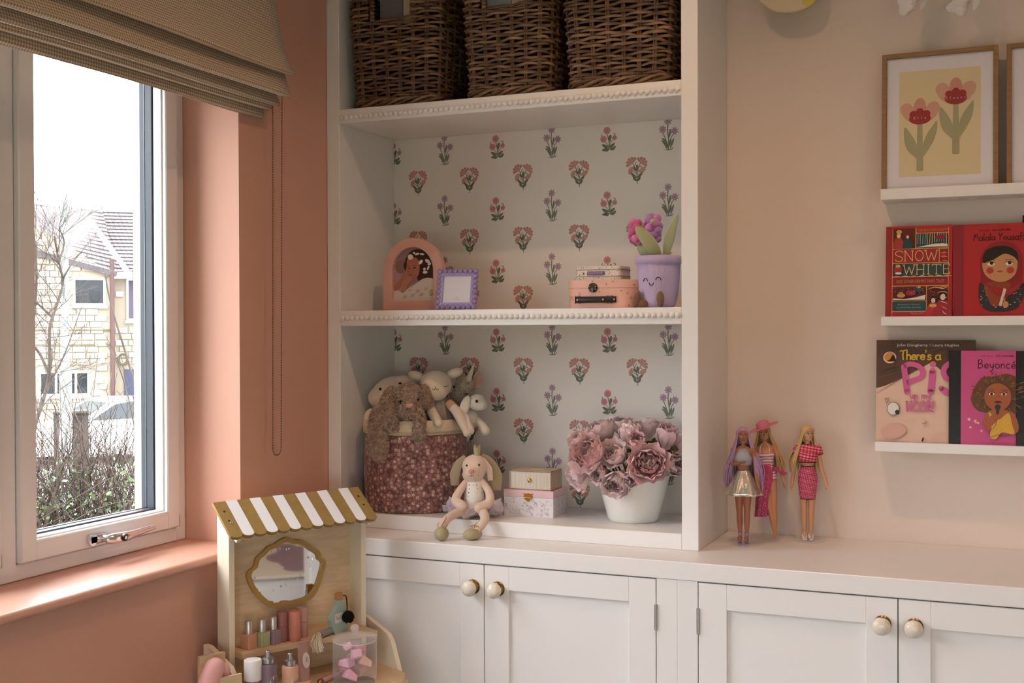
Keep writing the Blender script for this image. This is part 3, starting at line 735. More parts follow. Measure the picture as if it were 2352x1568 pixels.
# ---- white car
CAR = thing('parked_car', 'white car parked in front of the stone house', 'car', out(28.0, -1.02, -1.66), OROT + math.radians(24))
CW = mat('#f2f3f4', 0.25, coat=0.6, name='white_car_paint')
def side(l0, z0, pts, w_):  # extruded side outline with tumblehome
    b = MB(); n = len(pts); vs = []
    for y, k in ((0.0, 0.94), (0.12, 1.0), (w_ - 0.12, 1.0), (w_, 0.94)):
        for l, z in pts: vs.append((l, y + (0.12 * max(0, z - 0.85) / 0.6 if y < w_ / 2 else -0.12 * max(0, z - 0.85) / 0.6), z))
    fs = [tuple(range(n)), tuple(range(4 * n - 1, 3 * n - 1, -1))]
    for j in range(3):
        for i in range(n): fs.append((j * n + i, j * n + (i + 1) % n, (j + 1) * n + (i + 1) % n, (j + 1) * n + i))
    return b.add(vs, fs)
OUTL = [(0.02, 0.28), (0.0, 0.55), (0.08, 0.72), (0.45, 0.86), (1.05, 0.98), (1.75, 1.40), (2.2, 1.49), (3.1, 1.46), (3.75, 1.15), (4.15, 1.0), (4.2, 0.4), (4.1, 0.26)]
side(0, 0, OUTL, 1.72).build('body', CW, CAR, angle=30)
g = MB(); g.add([(1.22, 0.02, 1.02), (1.82, 0.085, 1.36), (2.25, 0.10, 1.42), (3.0, 0.095, 1.40), (3.55, 0.05, 1.12), (3.4, 0.02, 1.02)], [tuple(range(6))]); g.build('side_window', mat('#2b3236', 0.15), CAR, angle=0)
g = MB(); g.add([(1.10, 0.25, 1.035), (1.10, 1.47, 1.035), (1.73, 1.38, 1.405), (1.73, 0.33, 1.405)], [(0, 1, 2, 3)]); g.T = Matrix.Translation((-0.02, 0, 0.02)); g.build('windscreen', mat('#3a4448', 0.12), CAR, angle=0)
bx('grille', mat('#141518', 0.5), CAR, -0.02, 0.03, 0.35, 1.4, 0.58, 0.70)
bx('bumper_intake', mat('#15161a', 0.6), CAR, -0.015, 0.03, 0.15, 1.57, 0.24, 0.44)
for yy in (0.05, 1.30): bx('headlamp', mat('#c9ced2', 0.15), CAR, 0.0, 0.16, yy, yy + 0.36, 0.68, 0.80, bev=.02)
for lx in (0.85, 3.35):
    for yy in (0.0, 1.52):
        t = MB(); t.T = Matrix.Translation((lx, yy - .01, 0.31)) @ Matrix.Rotation(-PI / 2, 4, 'X')
        t.lathe([(0.18, 0), (0.31, 0.0), (0.33, 0.03), (0.33, 0.18), (0.31, 0.2)], 24); wo = t.build('wheel', mat('#2b2c2e', 0.7), CAR)
        t = MB(); t.T = Matrix.Translation((lx, yy - .015, 0.31)) @ Matrix.Rotation(-PI / 2, 4, 'X')
        t.lathe([(0.0001, -0.01), (0.05, -0.01), (0.19, 0.0), (0.2, 0.02)], 20); t.build('hubcap', mat('#8d9094', 0.4, metal=0.7), wo)

# ---- street lamp, gate pier
SL = thing('street_lamp', 'tall pale green metal street lamp post', 'lamp post', out(17, -0.27, -1.1))
PG = mat('#7d8a86', 0.5, name='pale_green_paint')
MB().lathe([(0.088, 0), (0.088, 1.35), (0.080, 1.37), (0.080, 1.90), (0.078, 1.94), (0.050, 2.06), (0.048, 2.1)], 20).build('base_column', PG, SL)
MB().lathe([(0.048, 2.1), (0.042, 8.0)], 16).build('shaft', PG, SL)
bx('lantern', PG, SL, -0.12, 0.6, -0.1, 0.1, 7.98, 8.12, bev=0.03)
PI_ = thing('gate_pier', 'dark brick gate pier behind the hedge', 'pier', out(19, -0.225, -1.27), OROT)
BRK = [MB().box(-0.105, 0.105, -0.05, 0.05, -0.034, 0.034, bev=0.006).mesh('brick', mat(c, 0.9, bump=0.4, bscale=30, name='dark_brick'), 0) for c in ('#2e2522', '#382c28', '#241d1a')]
bx('core', mat('#3a3430', 0.9), PI_, -0.248, 0.248, -0.17, 0.17, 0, 1.42)
for r in range(19):
    for k in range(-2, 3):
        x = k * 0.22 + (0.11 if r % 2 else 0) - 0.055
        if abs(x) < 0.15: link('brick', RND.choice(BRK), PI_, (x, -0.14, 0.04 + r * 0.0765))
bx('capstone', mat('#2f2a26', 0.9), PI_, -0.25, 0.25, -0.22, 0.22, 1.42, 1.47, bev=0.02)

# ---- bare branches and the hedge below the window
BARK = mat('#463c35', 0.85, var=0.25, vscale=20, name='grey_brown_bark')
def twig(mb, p, d, L, r, depth, rng, spread=0.8):
    pts = [Vector(p)]; d = Vector(d).normalized()
    for i in range(4):
        d = (d + Vector((rng.uniform(-1, 1), rng.uniform(-1, 1), rng.uniform(-.7, .9))) * 0.22).normalized()
        pts.append(pts[-1] + d * L / 4)
    mb.tube(pts, lerp_list([r, r * 0.55], 5), 5 if r > .004 else 3, cap=False)
    if depth:
        for i in (1, 2, 3, 4):
            for k in range(2 if depth > 1 or i > 2 else 1):
                nd = (d + Vector((rng.uniform(-1, 1), rng.uniform(-1, 1), rng.uniform(-.6, 1))) * spread).normalized()
                twig(mb, pts[i], nd, L * rng.uniform(.4, .62), r * 0.5, depth - 1, rng, spread)
def shrub(label, D, stems, seed, twl=0.40, depth=2):
    rng = random.Random(seed)
    root = thing('bare_shrub', label, 'shrub', out(D, stems[0][0][0], -0.4), OROT, group='leafless shrubs outside the window')
    s0 = stems[0][0][0]; b = MB(); tw = MB()
    for st, r0, r1 in stems_iter(stems):
        pts = cat_curve([(s - s0, dy, z + 0.4) for s, dy, z in st], 5)
        b.tube(pts, lerp_list([r0, r1], len(pts)), 7)
        for i in range(4, len(pts), 2):
            dv = (pts[i] - pts[i - 1]).normalized()
            twig(tw, pts[i], dv * 0.4 + Vector((rng.uniform(-1, 1), rng.uniform(-.8, .8), rng.uniform(-.4, .9))), twl * rng.uniform(.5, 1.1), r1 * 0.75, depth, rng)
    b.build('branches', BARK, root); stuff(tw.build('twigs', BARK, root))
def stems_iter(st):
    for s in st: yield s[:-2], s[-2], s[-1]
shrub('leafless branching shrub at the left edge of the window view', 8.0, [
    [(-.34, 0, -.35), (-.33, 0, .3), (-.32, 0, .74), (-.27, .02, .93), (-.225, .0, 1.12), (-.22, -.03, 1.40), (-.19, 0, 1.52), (-.14, .05, 1.70), (-.16, .05, 1.82), (-.19, 0, 2.0), .016, .005],
    [(-.225, 0, 1.12), (-.28, .05, 1.25), (-.33, .0, 1.33), (-.36, 0, 1.45), .011, .004],
    [(-.20, 0, 1.48), (-.27, .05, 1.55), (-.34, 0, 1.62), .009, .004],
    [(-.145, .05, 1.72), (-.10, 0, 1.80), (-.06, .05, 1.87), (-.02, 0, 1.90), .006, .0025],
    [(-.165, 0, 1.84), (-.13, .05, 1.96), (-.16, 0, 2.05), .006, .003],
    [(-.34, .1, .8), (-.33, .1, 1.3), (-.30, .1, 1.7), (-.31, .1, 2.0), (-.33, .1, 2.12), .012, .004],
    [(-.26, 0, .96), (-.20, .03, 1.10), (-.12, .0, 1.28), (-.03, .05, 1.55), .007, .003]], 5)
shrub('two thin bare upright stems in front of the drainpipe', 7.0, [
    [(.30, 0, -.35), (.29, 0, .6), (.27, .0, 1.0), (.21, .02, 1.26), (.155, 0, 1.45), (.115, 0, 1.62), (.100, 0, 1.72), .0075, .0045],
    [(.27, .02, .75), (.22, .03, 1.02), (.16, .0, 1.22), (.10, 0, 1.33), .0045, .0028],
    [(.34, 0, 1.3), (.29, 0, 1.5), (.255, 0, 1.66), (.245, 0, 1.74), .0035, .002]], 9, twl=0.03, depth=0)
HG = thing('hedge', 'dense twiggy hedge with small green leaves just outside the window', 'hedge', out(5.0, 0, -0.3), OROT)
rng = random.Random(21); tw = MB(); lf = [MB(), MB(), MB()]
for i in range(460):
    s = rng.uniform(-0.75, 0.5); dy = rng.uniform(-0.28, 0.28)
    top = 1.15 + 0.05 * math.sin(s * 9) + rng.uniform(-.22, .06)
    p = Vector((s, dy, rng.uniform(0.1, 0.7)))
    twig(tw, p, (rng.uniform(-.5, .5), rng.uniform(-.3, .3), 1), max(0.15, top - p.z), 0.0042, 1, rng, 0.9)
for i in range(9500):
    s = rng.uniform(-0.75, 0.5); dy = rng.uniform(-0.36, 0.2); z = 0.62 + (0.56 * rng.random() ** 1.7)
    if z > 1.06 and rng.random() < 0.5: continue
    c = Vector((s, dy, z)); a = Vector((rng.uniform(-1, 1), rng.uniform(-1, 1), rng.uniform(-.6, .8))).normalized(); b = a.orthogonal().normalized()
    b = (Matrix.Rotation(rng.uniform(0, 6.3), 3, a) @ b); L = rng.uniform(.014, .027); wd = L * 0.38
    lf[i % 3].add([c, c + a * L * .5 + b * wd, c + a * L, c + a * L * .5 - b * wd], [(0, 1, 2, 3)])
stuff(tw.build('twigs', mat('#453a33', 0.85, var=0.25, vscale=9, name='hedge_bark'), HG))
for m_, c in zip(lf, ('#4a6340', '#64784c', '#334a30')): stuff(m_.build('leaves', mat(c, 0.5, name='hedge_leaf'), HG, angle=0))
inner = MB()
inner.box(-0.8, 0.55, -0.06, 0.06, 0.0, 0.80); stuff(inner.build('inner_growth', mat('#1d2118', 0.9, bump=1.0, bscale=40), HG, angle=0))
# ================================================================== THINGS ON THE BOOKCASE
# ---- wicker baskets
WICK = [mat(c, 0.6, var=0.35, vscale=30, name='brown_wicker') for c in ('#83654c', '#745741', '#8f7055', '#654a36')]
def rr_point(t, hw, hd, r):
    """point + outward normal at arc length fraction t of a rounded rectangle; t=0 is the middle of the front"""
    segs = [(hw - r, 'l', (0, -hd), (1, 0)), (PI * r / 2, 'a', (hw - r, -hd + r), -PI / 2), (2 * (hd - r), 'l', (hw, -hd + r), (0, 1)), (PI * r / 2, 'a', (hw - r, hd - r), 0.0),
            (2 * (hw - r), 'l', (hw - r, hd), (-1, 0)), (PI * r / 2, 'a', (-hw + r, hd - r), PI / 2), (2 * (hd - r), 'l', (-hw, hd - r), (0, -1)), (PI * r / 2, 'a', (-hw + r, -hd + r), PI), (hw - r, 'l', (-hw + r, -hd), (1, 0))]
    tot = sum(s[0] for s in segs); d = (t % 1.0) * tot
    for L, k, a, b in segs:
        if d <= L or (L, k, a, b) == segs[-1]:
            if k == 'l': return (a[0] + b[0] * d, a[1] + b[1] * d, b[1], -b[0], tot)
            an = b + d / r; return (a[0] + r * math.cos(an), a[1] + r * math.sin(an), math.cos(an), math.sin(an), tot)
        d -= L
def wicker(label, x0, x1, y0, y1, seed, hole):
    rng = random.Random(seed); cx, cy = (x0 + x1) / 2, (y0 + y1) / 2; hw, hd, H, rc = (x1 - x0) / 2 - .005, (y1 - y0) / 2 - .005, 0.34, 0.03
    root = thing('wicker_basket', label, 'basket', (cx, cy, 2.0), group='wicker baskets on the top shelf')
    tp = lambda z: 0.90 + 0.10 * min(1, z / 0.24)
    NS = 24; ZH = 0.236
    def P(t, z, off):
        k = tp(z); x, y, nx, ny, tot = rr_point(t, hw * k, hd * k, rc); return (x + nx * off, y + ny * off, z)
    for s in range(NS):
        for e in (-1, 1):
            t = (s + 0.5 + e * 0.07) / NS
            top = H
            if hole and (t < 0.055 or t > 0.945): top = ZH
            b = MB(); b.tube([P(t, z, 0.0) for z in (0.004, 0.1, 0.2, top)], 0.0030, 5); b.build('stake', WICK[1], root)
    z = 0.030; i = 0
    while z < H - 0.012:
        pts = []; ph = i * PI + rng.uniform(-.25, .25); n = NS * 4; jz = rng.uniform(-.0015, .0015)
        cut = hole and z > ZH
        rg = range(n) if not cut else range(int(n * 0.055) + 1, int(n * 0.945))
        for q in rg:
            t = q / n
            pts.append(P(t, z + jz + 0.0008 * math.sin(q * 1.3 + i) + 0.0016 * math.sin(PI * NS * t * .5 + i * 2.1), 0.0055 * math.sin(PI * NS * t + ph)))
        b = MB(); b.tube(pts, 0.0040 + rng.uniform(-.0006, .0007), 5, closed=not cut); b.build('cane', WICK[rng.randrange(4)], root)
        z += 0.0098; i += 1
    for k in range(4):   # plaited foot
        pts = [P(q / 60, 0.014 + 0.009 * math.sin(q * .62 + k * PI / 2), 0.003 + 0.006 * math.cos(q * .62 + k * PI / 2)) for q in range(60)]
        b = MB(); b.tube(pts, 0.0044, 5, closed=True); b.build('foot_border', WICK[k % 4], root)
    for k in range(3):
        pts = [P(q / 60, H - 0.006 + 0.006 * math.sin(q * .62 + k * 2.1), 0.006 * math.cos(q * .62 + k * 2.1)) for q in range(60)]
        b = MB(); b.tube(pts, 0.0045, 5, closed=True); b.build('rim', WICK[k], root)
    if hole:
        for sx in (-1, 1):
            for k in range(10):
                t = sx * (0.055 + 0.004); q = P(t, ZH + 0.003 + k * 0.0098, 0)
                b = MB(); b.ell(q, (0.007, 0.0065, 0.0048), 8, 6); b.build('handle_binding', WICK[k % 4], root)
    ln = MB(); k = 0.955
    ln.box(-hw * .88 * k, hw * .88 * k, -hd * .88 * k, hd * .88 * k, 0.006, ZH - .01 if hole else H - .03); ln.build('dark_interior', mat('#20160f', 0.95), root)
    return root
wicker('left wicker basket with a handle hole on the top shelf', -0.056, 0.228, 0.012, 0.285, 3, True)
wicker('middle wicker basket with a handle hole on the top shelf', 0.290, 0.547, 0.012, 0.285, 8, True)
wicker('right wicker basket with no handle hole, on the top shelf', 0.576, 0.866, 0.010, 0.285, 14, False)
for x, c1, lab in ((0.075, '#8a7f80', 'grey card book standing inside the left wicker basket'), (0.40, '#a0aab0', 'pale blue card book standing inside the middle wicker basket')):
    b = thing('book', lab, 'book', (x, 0.075, 2.227)); bx('cover', mat(c1, 0.5), b, -.055, .015, -.006, .004, 0, 0.09); bx('cover', mat('#d8c8a8', 0.5), b, .017, .055, -.004, .004, 0, 0.085)

# ---- arched photo frame
AF = thing('arched_photo_frame', 'pink arch-topped photo frame with a child portrait', 'photo frame', (0.088, 0.135, 1.4457), math.radians(-3))
TERRA = mat('#deaa9b', 0.35, var=0.05, vscale=30, name='pink_enamel')
def arch(hw, z0, zs, n=22): return [(-hw, z0), (hw, z0)] + [(hw * math.cos(PI * i / n), zs + hw * math.sin(PI * i / n)) for i in range(n + 1)]
b = MB(); b.prism(arch(0.0975, 0.0, 0.1075), -0.010, 0.010, hole=arch(0.0665, 0.028, 0.1125)); fo = b.build('frame', TERRA, AF, angle=50)
bv = fo.modifiers.new('edge', 'BEVEL'); bv.width = 0.0015; bv.segments = 2
b = MB(); b.prism(arch(0.068, 0.0275, 0.1125), 0.001, 0.008); b.build('backing', mat('#b08a8c', 0.6), AF)
bx('stand', mat('#6b4b40', 0.7), AF, -0.02, 0.02, 0.01, 0.045, 0.0, 0.004)
p = PR(0.35)
p.poly([(x, z) for x, z in arch(0.0672, 0.0278, 0.1125)], '#9a7a7c')
p.ell(-.048, .095, .022, .040, '#b09092', n=14); p.ell(-.042, .125, .02, .02, '#8a6a66', n=12)
p.blob([(-.030, .140), (-.015, .165), (.012, .1735), (.036, .164), (.055, .140), (.062, .112), (.064, .080), (.040, .080), (.012, .086), (.0, .150)], '#33211d')
p.blob([(-.034, .132), (-.022, .146), (-.018, .120), (-.030, .116)], '#3a2622')
p.blob([(-.022, .146), (-.002, .152), (.014, .142), (.018, .118), (.012, .098), (.0, .090), (-.012, .092), (-.020, .100), (-.026, .114), (-.024, .130)], '#b0705c')
p.ell(-.016, .120, .0035, .0016, '#3c2420', n=8); p.ell(.001, .1215, .0045, .0018, '#3c2420', n=8); p.stroke([(-.021, .126), (-.014, .127)], .0012, '#4a2c26'); p.stroke([(-.003, .1275), (.006, .127)], .0012, '#4a2c26')
p.ell(-.018, .110, .003, .0022, '#9a5c4c', n=8); p.ell(-.013, .1015, .006, .0022, '#94504a', n=8); p.ell(.008, .108, .007, .006, '#b87562', n=10)
for cx, cy, rx, ry, rt in ((-.012, .152, .009, .008, 0), (.010, .160, .008, .003, 10), (.026, .159, .008, .003, -6), (.022, .137, .008, .005, 40), (.044, .139, .009, .005, -30), (.050, .131, .006, .004, 20), (.036, .108, .008, .004, 0), (.046, .120, .007, .003, 60), (.0, .163, .004, .003, 0), (.034, .117, .004, .004, 0)): p.ell(cx, cy, rx, ry, '#efe4dc', rt, n=10)
p.blob([(-.066, .028), (.066, .028), (.066, .082), (.050, .092), (.030, .090), (.004, .078), (-.022, .062), (-.036, .052), (-.050, .058), (-.066, .064)], '#d9ccc4')
p.blob([(-.064, .072), (-.046, .090), (-.038, .104), (-.026, .108), (-.022, .100), (-.034, .086), (-.050, .062), (-.064, .058)], '#b3725e')
p.blob([(-.040, .058), (-.036, .080), (-.024, .096), (-.012, .098), (-.008, .088), (-.022, .074), (-.026, .058)], '#bd7c66')
p.stroke([(-.012, .064), (.006, .078), (.020, .084)], .0016, '#8d8280'); p.stroke([(-.020, .058), (-.006, .060)], .0012, '#7c726e')
for cx, cy, c in ((.012, .056, '#b7b4b0'), (.024, .046, '#c9a898'), (-.004, .044, '#b9b6b0'), (.04, .062, '#c4b8b0'), (-.030, .040, '#c2b6ae'), (.055, .055, '#b4b07c'), (.058, .046, '#a8a468')): p.ell(cx, cy, .008, .005, c, 25, n=9)
p.build('portrait_photo', AF, (0, 0.0008, 0))

# ---- lilac bobble frame
LF = thing('bobble_photo_frame', 'small lilac photo frame edged with round bobbles', 'photo frame', (0.253, 0.062, 1.4457), math.radians(4))
LILAC = mat('#9d8cc0', 0.25, coat=0.4, name='lilac_gloss')
tilt = Matrix.Rotation(math.radians(-10), 4, 'X')
def tl(b): b.T = tilt @ b.T; return b
hw, hz = 0.0500, 0.1020
b = tl(MB()); b.prism([(-hw, .010), (hw, .010), (hw, hz), (-hw, hz)], -.004, .006, hole=[(-.0405, .0200), (.0405, .0200), (.0405, .0935), (-.0405, .0935)]); b.build('frame', LILAC, LF)
bob = MB().ell((0, 0, 0), 0.0076, 14, 10).mesh('bobble', LILAC)
for k in range(8):
    for z in (.0080, .1065): link('bobble', bob, LF, tilt @ Vector((-.0525 + k * .0150, -.001, z)))
for k in range(1, 7):
    for x in (-.0525, .0525): link('bobble', bob, LF, tilt @ Vector((x, -.001, .0080 + k * .01407)))
b = tl(MB()); b.box(-.041, .041, .0, .003, .0195, .094); b.build('insert_card', mat('#ded8dc', 0.4), LF)
p = PR(); p.text('4 x 4', 0, .0335, .0030, '#8a8088'); p.text('Photo Frame', 0, .0285, .0026, '#8a8088', width=.018); p.build('insert_print', LF, tilt @ Vector((0, -.0001, 0)), (math.radians(-10), 0, 0))
b = MB(); b.box(-.012, .012, .018, .022, 0.0, .06); b.T = Matrix.Rotation(math.radians(18), 4, 'X'); b.build('strut', LILAC, LF)

# ---- suitcases
def rrect_prism(mb, hw, hd, r, z0, z1, n=7, bev=0.0):
    pts = []
    for cx, cy, a0 in ((hw - r, -hd + r, -90), (hw - r, hd - r, 0), (-hw + r, hd - r, 90), (-hw + r, -hd + r, 180)):
        for i in range(n):
            a = math.radians(a0 + 90 * i / (n - 1)); pts.append((cx, cy, math.cos(a), math.sin(a)))
    lv = [(z0, r - bev), (z0 + bev, r), (z1 - bev, r), (z1, r - bev)] if bev else [(z0, r), (z1, r)]
    vs = [(cx + c * rr, cy + s * rr, z) for z, rr in lv for cx, cy, c, s in pts]; m = len(pts)
    fs = [tuple(range(m))[::-1], tuple((len(lv) - 1) * m + i for i in range(m))] + [(j * m + i, j * m + (i + 1) % m, (j + 1) * m + (i + 1) % m, (j + 1) * m + i) for j in range(len(lv) - 1) for i in range(m)]
    return mb.add(vs, fs)
def wrap_print(p, name, parent, hw, hd, r, seg=0.004):
    """lay a flat print around the side of a rounded case (u runs along the side from the front centre)"""
    me = p.mesh(name); tot = rr_point(0, hw, hd, r)[4]
    bm = bmesh.new(); bm.from_mesh(me)
    for v in bm.verts:
        x, y, nx, ny, _ = rr_point(v.co.x / tot, hw, hd, r); o = -v.co.y + .0001; v.co = (x + nx * o, y + ny * o, v.co.z)
    bm.to_mesh(me); bm.free()
    return link(name, me, parent)
CASE = mat('#e8b3a0', 0.5, name='peach_card'); GOLDINK = '#c98a4e'
LC = thing('toy_suitcase', 'peach toy suitcase with gold stars and a black handle', 'suitcase', (0.672, 0.105, 1.4457), 0)
rrect_prism(MB(), 0.098, 0.068, 0.050, 0.0, 0.0535, bev=.001).build('case_body', CASE, LC)
rrect_prism(MB(), 0.1000, 0.070, 0.052, 0.0515, 0.0725, bev=.0012).build('case_lid', CASE, LC)
p = PR(); rng = random.Random(4)
for k in range(54):
    u = rng.uniform(-.16, .13); v = rng.uniform(.005, .047); r_ = rng.choice((.0042, .0036, .0014, .0012, .0010))
    if -.072 < u < .044 and .012 < v < .034: continue
    p.star(u, v, r_, GOLDINK, 5, .42, rng.uniform(0, 70))
stuff(wrap_print(p, 'star_print', LC, 0.098, 0.068, 0.050))
p = PR()
for k in range(22):
    u = rng.uniform(-.16, .13); v = rng.uniform(.055, .069); p.star(u, v, rng.choice((.0038, .0013, .001)), GOLDINK, 5, .42, rng.uniform(0, 70))
stuff(wrap_print(p, 'star_print', LC, 0.1000, 0.070, 0.052))
BLK = mat('#1d1917', 0.4, name='black_metal'); LEATH = mat('#2a2024', 0.5, name='black_leatherette'); STUD = mat('#b59f70', 0.3, metal=1.0, name='brass_stud')
b = MB(); b.lathe([(.0001, .003), (.011, .003), (.0125, .001), (.0125, 0)], 10); b.T = Matrix.Identity(4)
def disc(x, z, r, m, name, parent, y, h=.003, n=18):
    q = MB(); q.T = Matrix.Translation((x, y, z)) @ Matrix.Rotation(PI / 2, 4, 'X'); q.lathe([(.0001, h), (r * .8, h), (r, h * .4), (r, 0)], n); return q.build(name, m, parent)
la = disc(-.018, .0525, .0125, BLK, 'latch', LC, -.0705, .0035, 10)
bx('hasp', mat('#6d6458', 0.35, metal=0.9), la, -.0225, -.0150, -.0765, -.0735, .0415, .0520, bev=.0008)
for sx, sz in ((-.0265, .0555), (-.0095, .0555), (-.0265, .0475), (-.0095, .0475)): disc(sx, sz, .0016, STUD, 'rivet', la, -.0732, .0014, 10)
b = MB(); pts = cat_curve([(-.066, -.071, .022), (-.060, -.0735, .022), (-.03, -.078, .022), (0, -.078, .022), (.026, -.0745, .022), (.044, -.071, .022)], 5)
b.grid(lambda u, v: tuple(pts[min(int(u * 25), 25)] + Vector((0, 0, (v - .5) * .016))), 25, 1)
hd_ = b.build('handle', LEATH, LC); sm = hd_.modifiers.new('t', 'SOLIDIFY'); sm.thickness = .003
for sx, yy in ((-.058, -.0755), (.012, -.0785), (.040, -.0735)): disc(sx, .022, .0028, STUD, 'stud', LC, yy, .0018, 12)
for sx in (-.058, .028):
    b = MB(); b.tube([(sx - .007, -.0735, .0125), (sx + .007, -.0735, .0125), (sx + .007, -.0735, .0315), (sx - .007, -.0735, .0315)], .0011, 6, closed=True); b.build('buckle_ring', BLK, LC)
FLOR = mat('#e3d6c6', 0.5, name='cream_card')
SCs = thing('toy_suitcase', 'tiny cream flowered toy suitcase lying on the peach suitcase', 'suitcase', (0.659, 0.105, 1.4457 + 0.0725), math.radians(-2))
rrect_prism(MB(), 0.0610, 0.042, 0.010, 0.0, 0.0365, bev=.001).build('case_body', FLOR, SCs)
EDGE = mat('#7d5a45', 0.5)
for z in (.0095, .0265):
    rrect_prism(MB(), 0.0625, 0.0435, 0.0115, z, z + .0011).build('edge_binding', EDGE, SCs)
p = PR(); rng = random.Random(9)
for k in range(120):
    u = rng.uniform(-.098, .092); v = rng.choice((rng.uniform(.001, .008), rng.uniform(.0125, .025), rng.uniform(.029, .035))); c = rng.choice(('#8a5a48', '#6b4a44', '#a27f98', '#8d8a6a', '#b0705c'))
    p.ell(u, v, rng.uniform(.0007, .0019), rng.uniform(.0005, .0011), c, rng.uniform(0, 180), n=6)
stuff(wrap_print(p, 'floral_print', SCs, 0.0610, 0.042, 0.010))
b = MB(); pts = cat_curve([(-.030, -.0425, .018), (-.024, -.045, .018), (0, -.047, .0175), (.012, -.045, .018), (.020, -.0425, .018)], 5)
b.grid(lambda u, v: tuple(pts[min(int(u * 20), 20)] + Vector((0, 0, (v - .5) * .010))), 20, 1); hd_ = b.build('handle', mat('#8d7aa0', 0.5), SCs); sm = hd_.modifiers.new('t', 'SOLIDIFY'); sm.thickness = .002
for sx in (-.040, .012): disc(sx, .018, .0050 if sx > 0 else .0030, mat('#4d4038', 0.5), 'handle_tab', SCs, -.0432, .0012); disc(sx, .018, .0020, STUD, 'stud', SCs, -.0446, .0014, 10)

# ---- smiling plush flower pot
PP = thing('plush_flower_pot', 'lilac corduroy plush pot with smiling face and hyacinth', 'plush toy', (0.812, 0.085, 1.4457), math.radians(8))
CORD = mat('#c0abcc', 0.9, sheen=0.4, bump=0.15, bscale=900, name='lilac_corduroy')
rib = lambda a: 1 + 0.014 * abs(math.sin(a * 42))
MB().lathe([(0.030, 0.0), (0.040, 0.004), (0.0455, 0.018), (0.0505, 0.05), (0.0535, 0.085), (0.0545, 0.112), (0.050, 0.118)], 252, wave=rib).build('pot', CORD, PP, angle=80)
MB().lathe([(0.0545, 0.110), (0.0590, 0.112), (0.0605, 0.120), (0.0590, 0.129), (0.0530, 0.1315), (0.046, 0.129), (0.044, 0.122)], 252, wave=rib, close=False).build('rolled_rim', CORD, PP, angle=80)
MB().lathe([(0.047, 0.120), (0.044, 0.128), (0.030, 0.134), (0.0001, 0.138)], 24, wave=lambda a: 1 + .06 * math.sin(5 * a)).build('soil', mat('#8a5a44', 0.95, sheen=.4, bump=.6, bscale=300), PP)
# stitched face on the camera side
def on_pot(a, z, r=0.0555): return (r * math.sin(a), -r * math.cos(a), z)
THR = mat('#17131b', 0.7, name='black_thread')
for ac, zc, w_ in ((-.52, .066, .11), (.13, .068, .125)):
    b = MB(); b.tube([on_pot(ac + w_ * math.cos(t), zc + .0075 * math.sin(t), 0.0535) for t in [PI * i / 10 for i in range(11)]], .0009, 6); b.build('stitched_eye', THR, PP)
b = MB(); b.tube([on_pot(-.21 + .11 * math.cos(t), .0625 + .0065 * math.sin(t), 0.0530) for t in [PI + PI * i / 10 for i in range(11)]], .0009, 6); b.build('stitched_mouth', THR, PP)
FOOT = mat('#7d5a48', 0.95, sheen=.4, bump=.5, bscale=250, name='brown_corduroy')
b = MB(); b.ell((-.050, -.040, .022), (.011, .010, .022), 16, 12, Matrix.Rotation(.25, 3, 'Y')); b.ell((-.036, -.036, .011), (.016, .010, .010), 14, 10); b.build('foot', FOOT, PP)
b = MB(); b.ell((.012, -.056, .020), (.0105, .010, .0205), 16, 12); b.build('foot', FOOT, PP)
LEAF = mat('#adb38c', 0.9, sheen=.4, bump=.2, bscale=400, name='green_plush')
def leaf(path, wmax, name='leaf'):
    P = cat_curve(path, 6); n = len(P); b = MB()
    b.tube(P, [max(.002, wmax * math.sin(PI * (0.12 + 0.86 * i / (n - 1))) ** .8) for i in range(n)], 14, flat=.42)
    return b.build(name, LEAF, PP)
leaf([(.004, -.010, .130), (-.010, -.030, .152), (-.032, -.044, .182), (-.050, -.050, .203)], .021)
leaf([(.018, -.002, .130), (.026, -.004, .165), (.036, -.006, .200), (.050, -.008, .236)], .0125)
leaf([(-.006, .002, .130), (-.026, .004, .140), (-.042, .004, .152), (-.050, .004, .166)], .016)
def hyacinth(c, cols, seed, H, R_):
    rng = random.Random(seed)
    for i in range(15):
        t = i / 15; z = c[2] + H * (t - .5); a = i * 2.4; rr = R_ * (1 - 0.35 * abs(t - .45) * 2)
        b = MB(); ctr = (c[0] + rr * .62 * math.cos(a), c[1] + rr * .62 * math.sin(a), z)
        Mr = Matrix.Rotation(a, 3, 'Z') @ Matrix.Rotation(rng.uniform(-.6, .6), 3, 'X')
        b.ell(ctr, (R_ * .40, R_ * .52, R_ * .42), 14, 9, Mr)
        b.build('plush_petal', cols[i % len(cols)], PP)
    b = MB(); b.ell(c, (R_ * .6, R_ * .6, H * .55), 12, 10); b.build('flower_core', cols[0], PP)
VEL = lambda c: mat(c, 0.85, sheen=.8, bump=.12, bscale=300, name='velvet_plush')
PINKV = [VEL('#d65f9c'), VEL('#cf4f8c'), VEL('#e080b4')]; PURV = [VEL('#b878bc'), VEL('#cf7cb4'), VEL('#a778b4')]
hyacinth((-.058, -.004, .196), PINKV, 2, .056, .021); hyacinth((-.014, .004, .205), PURV, 6, .058, .026)
b = MB(); b.tube(cat_curve([(0, 0, .12), (-.03, .002, .150), (-.054, -.002, .185)], 5), .006, 8); b.tube(cat_curve([(.002, .004, .12), (-.006, .006, .15), (-.012, .006, .19)], 5), .006, 8); b.build('stems', LEAF, PP)
MB().ell((-.012, -.026, .218), .0055, 12, 8).build('bud', mat('#c3c78e', .8), PP)
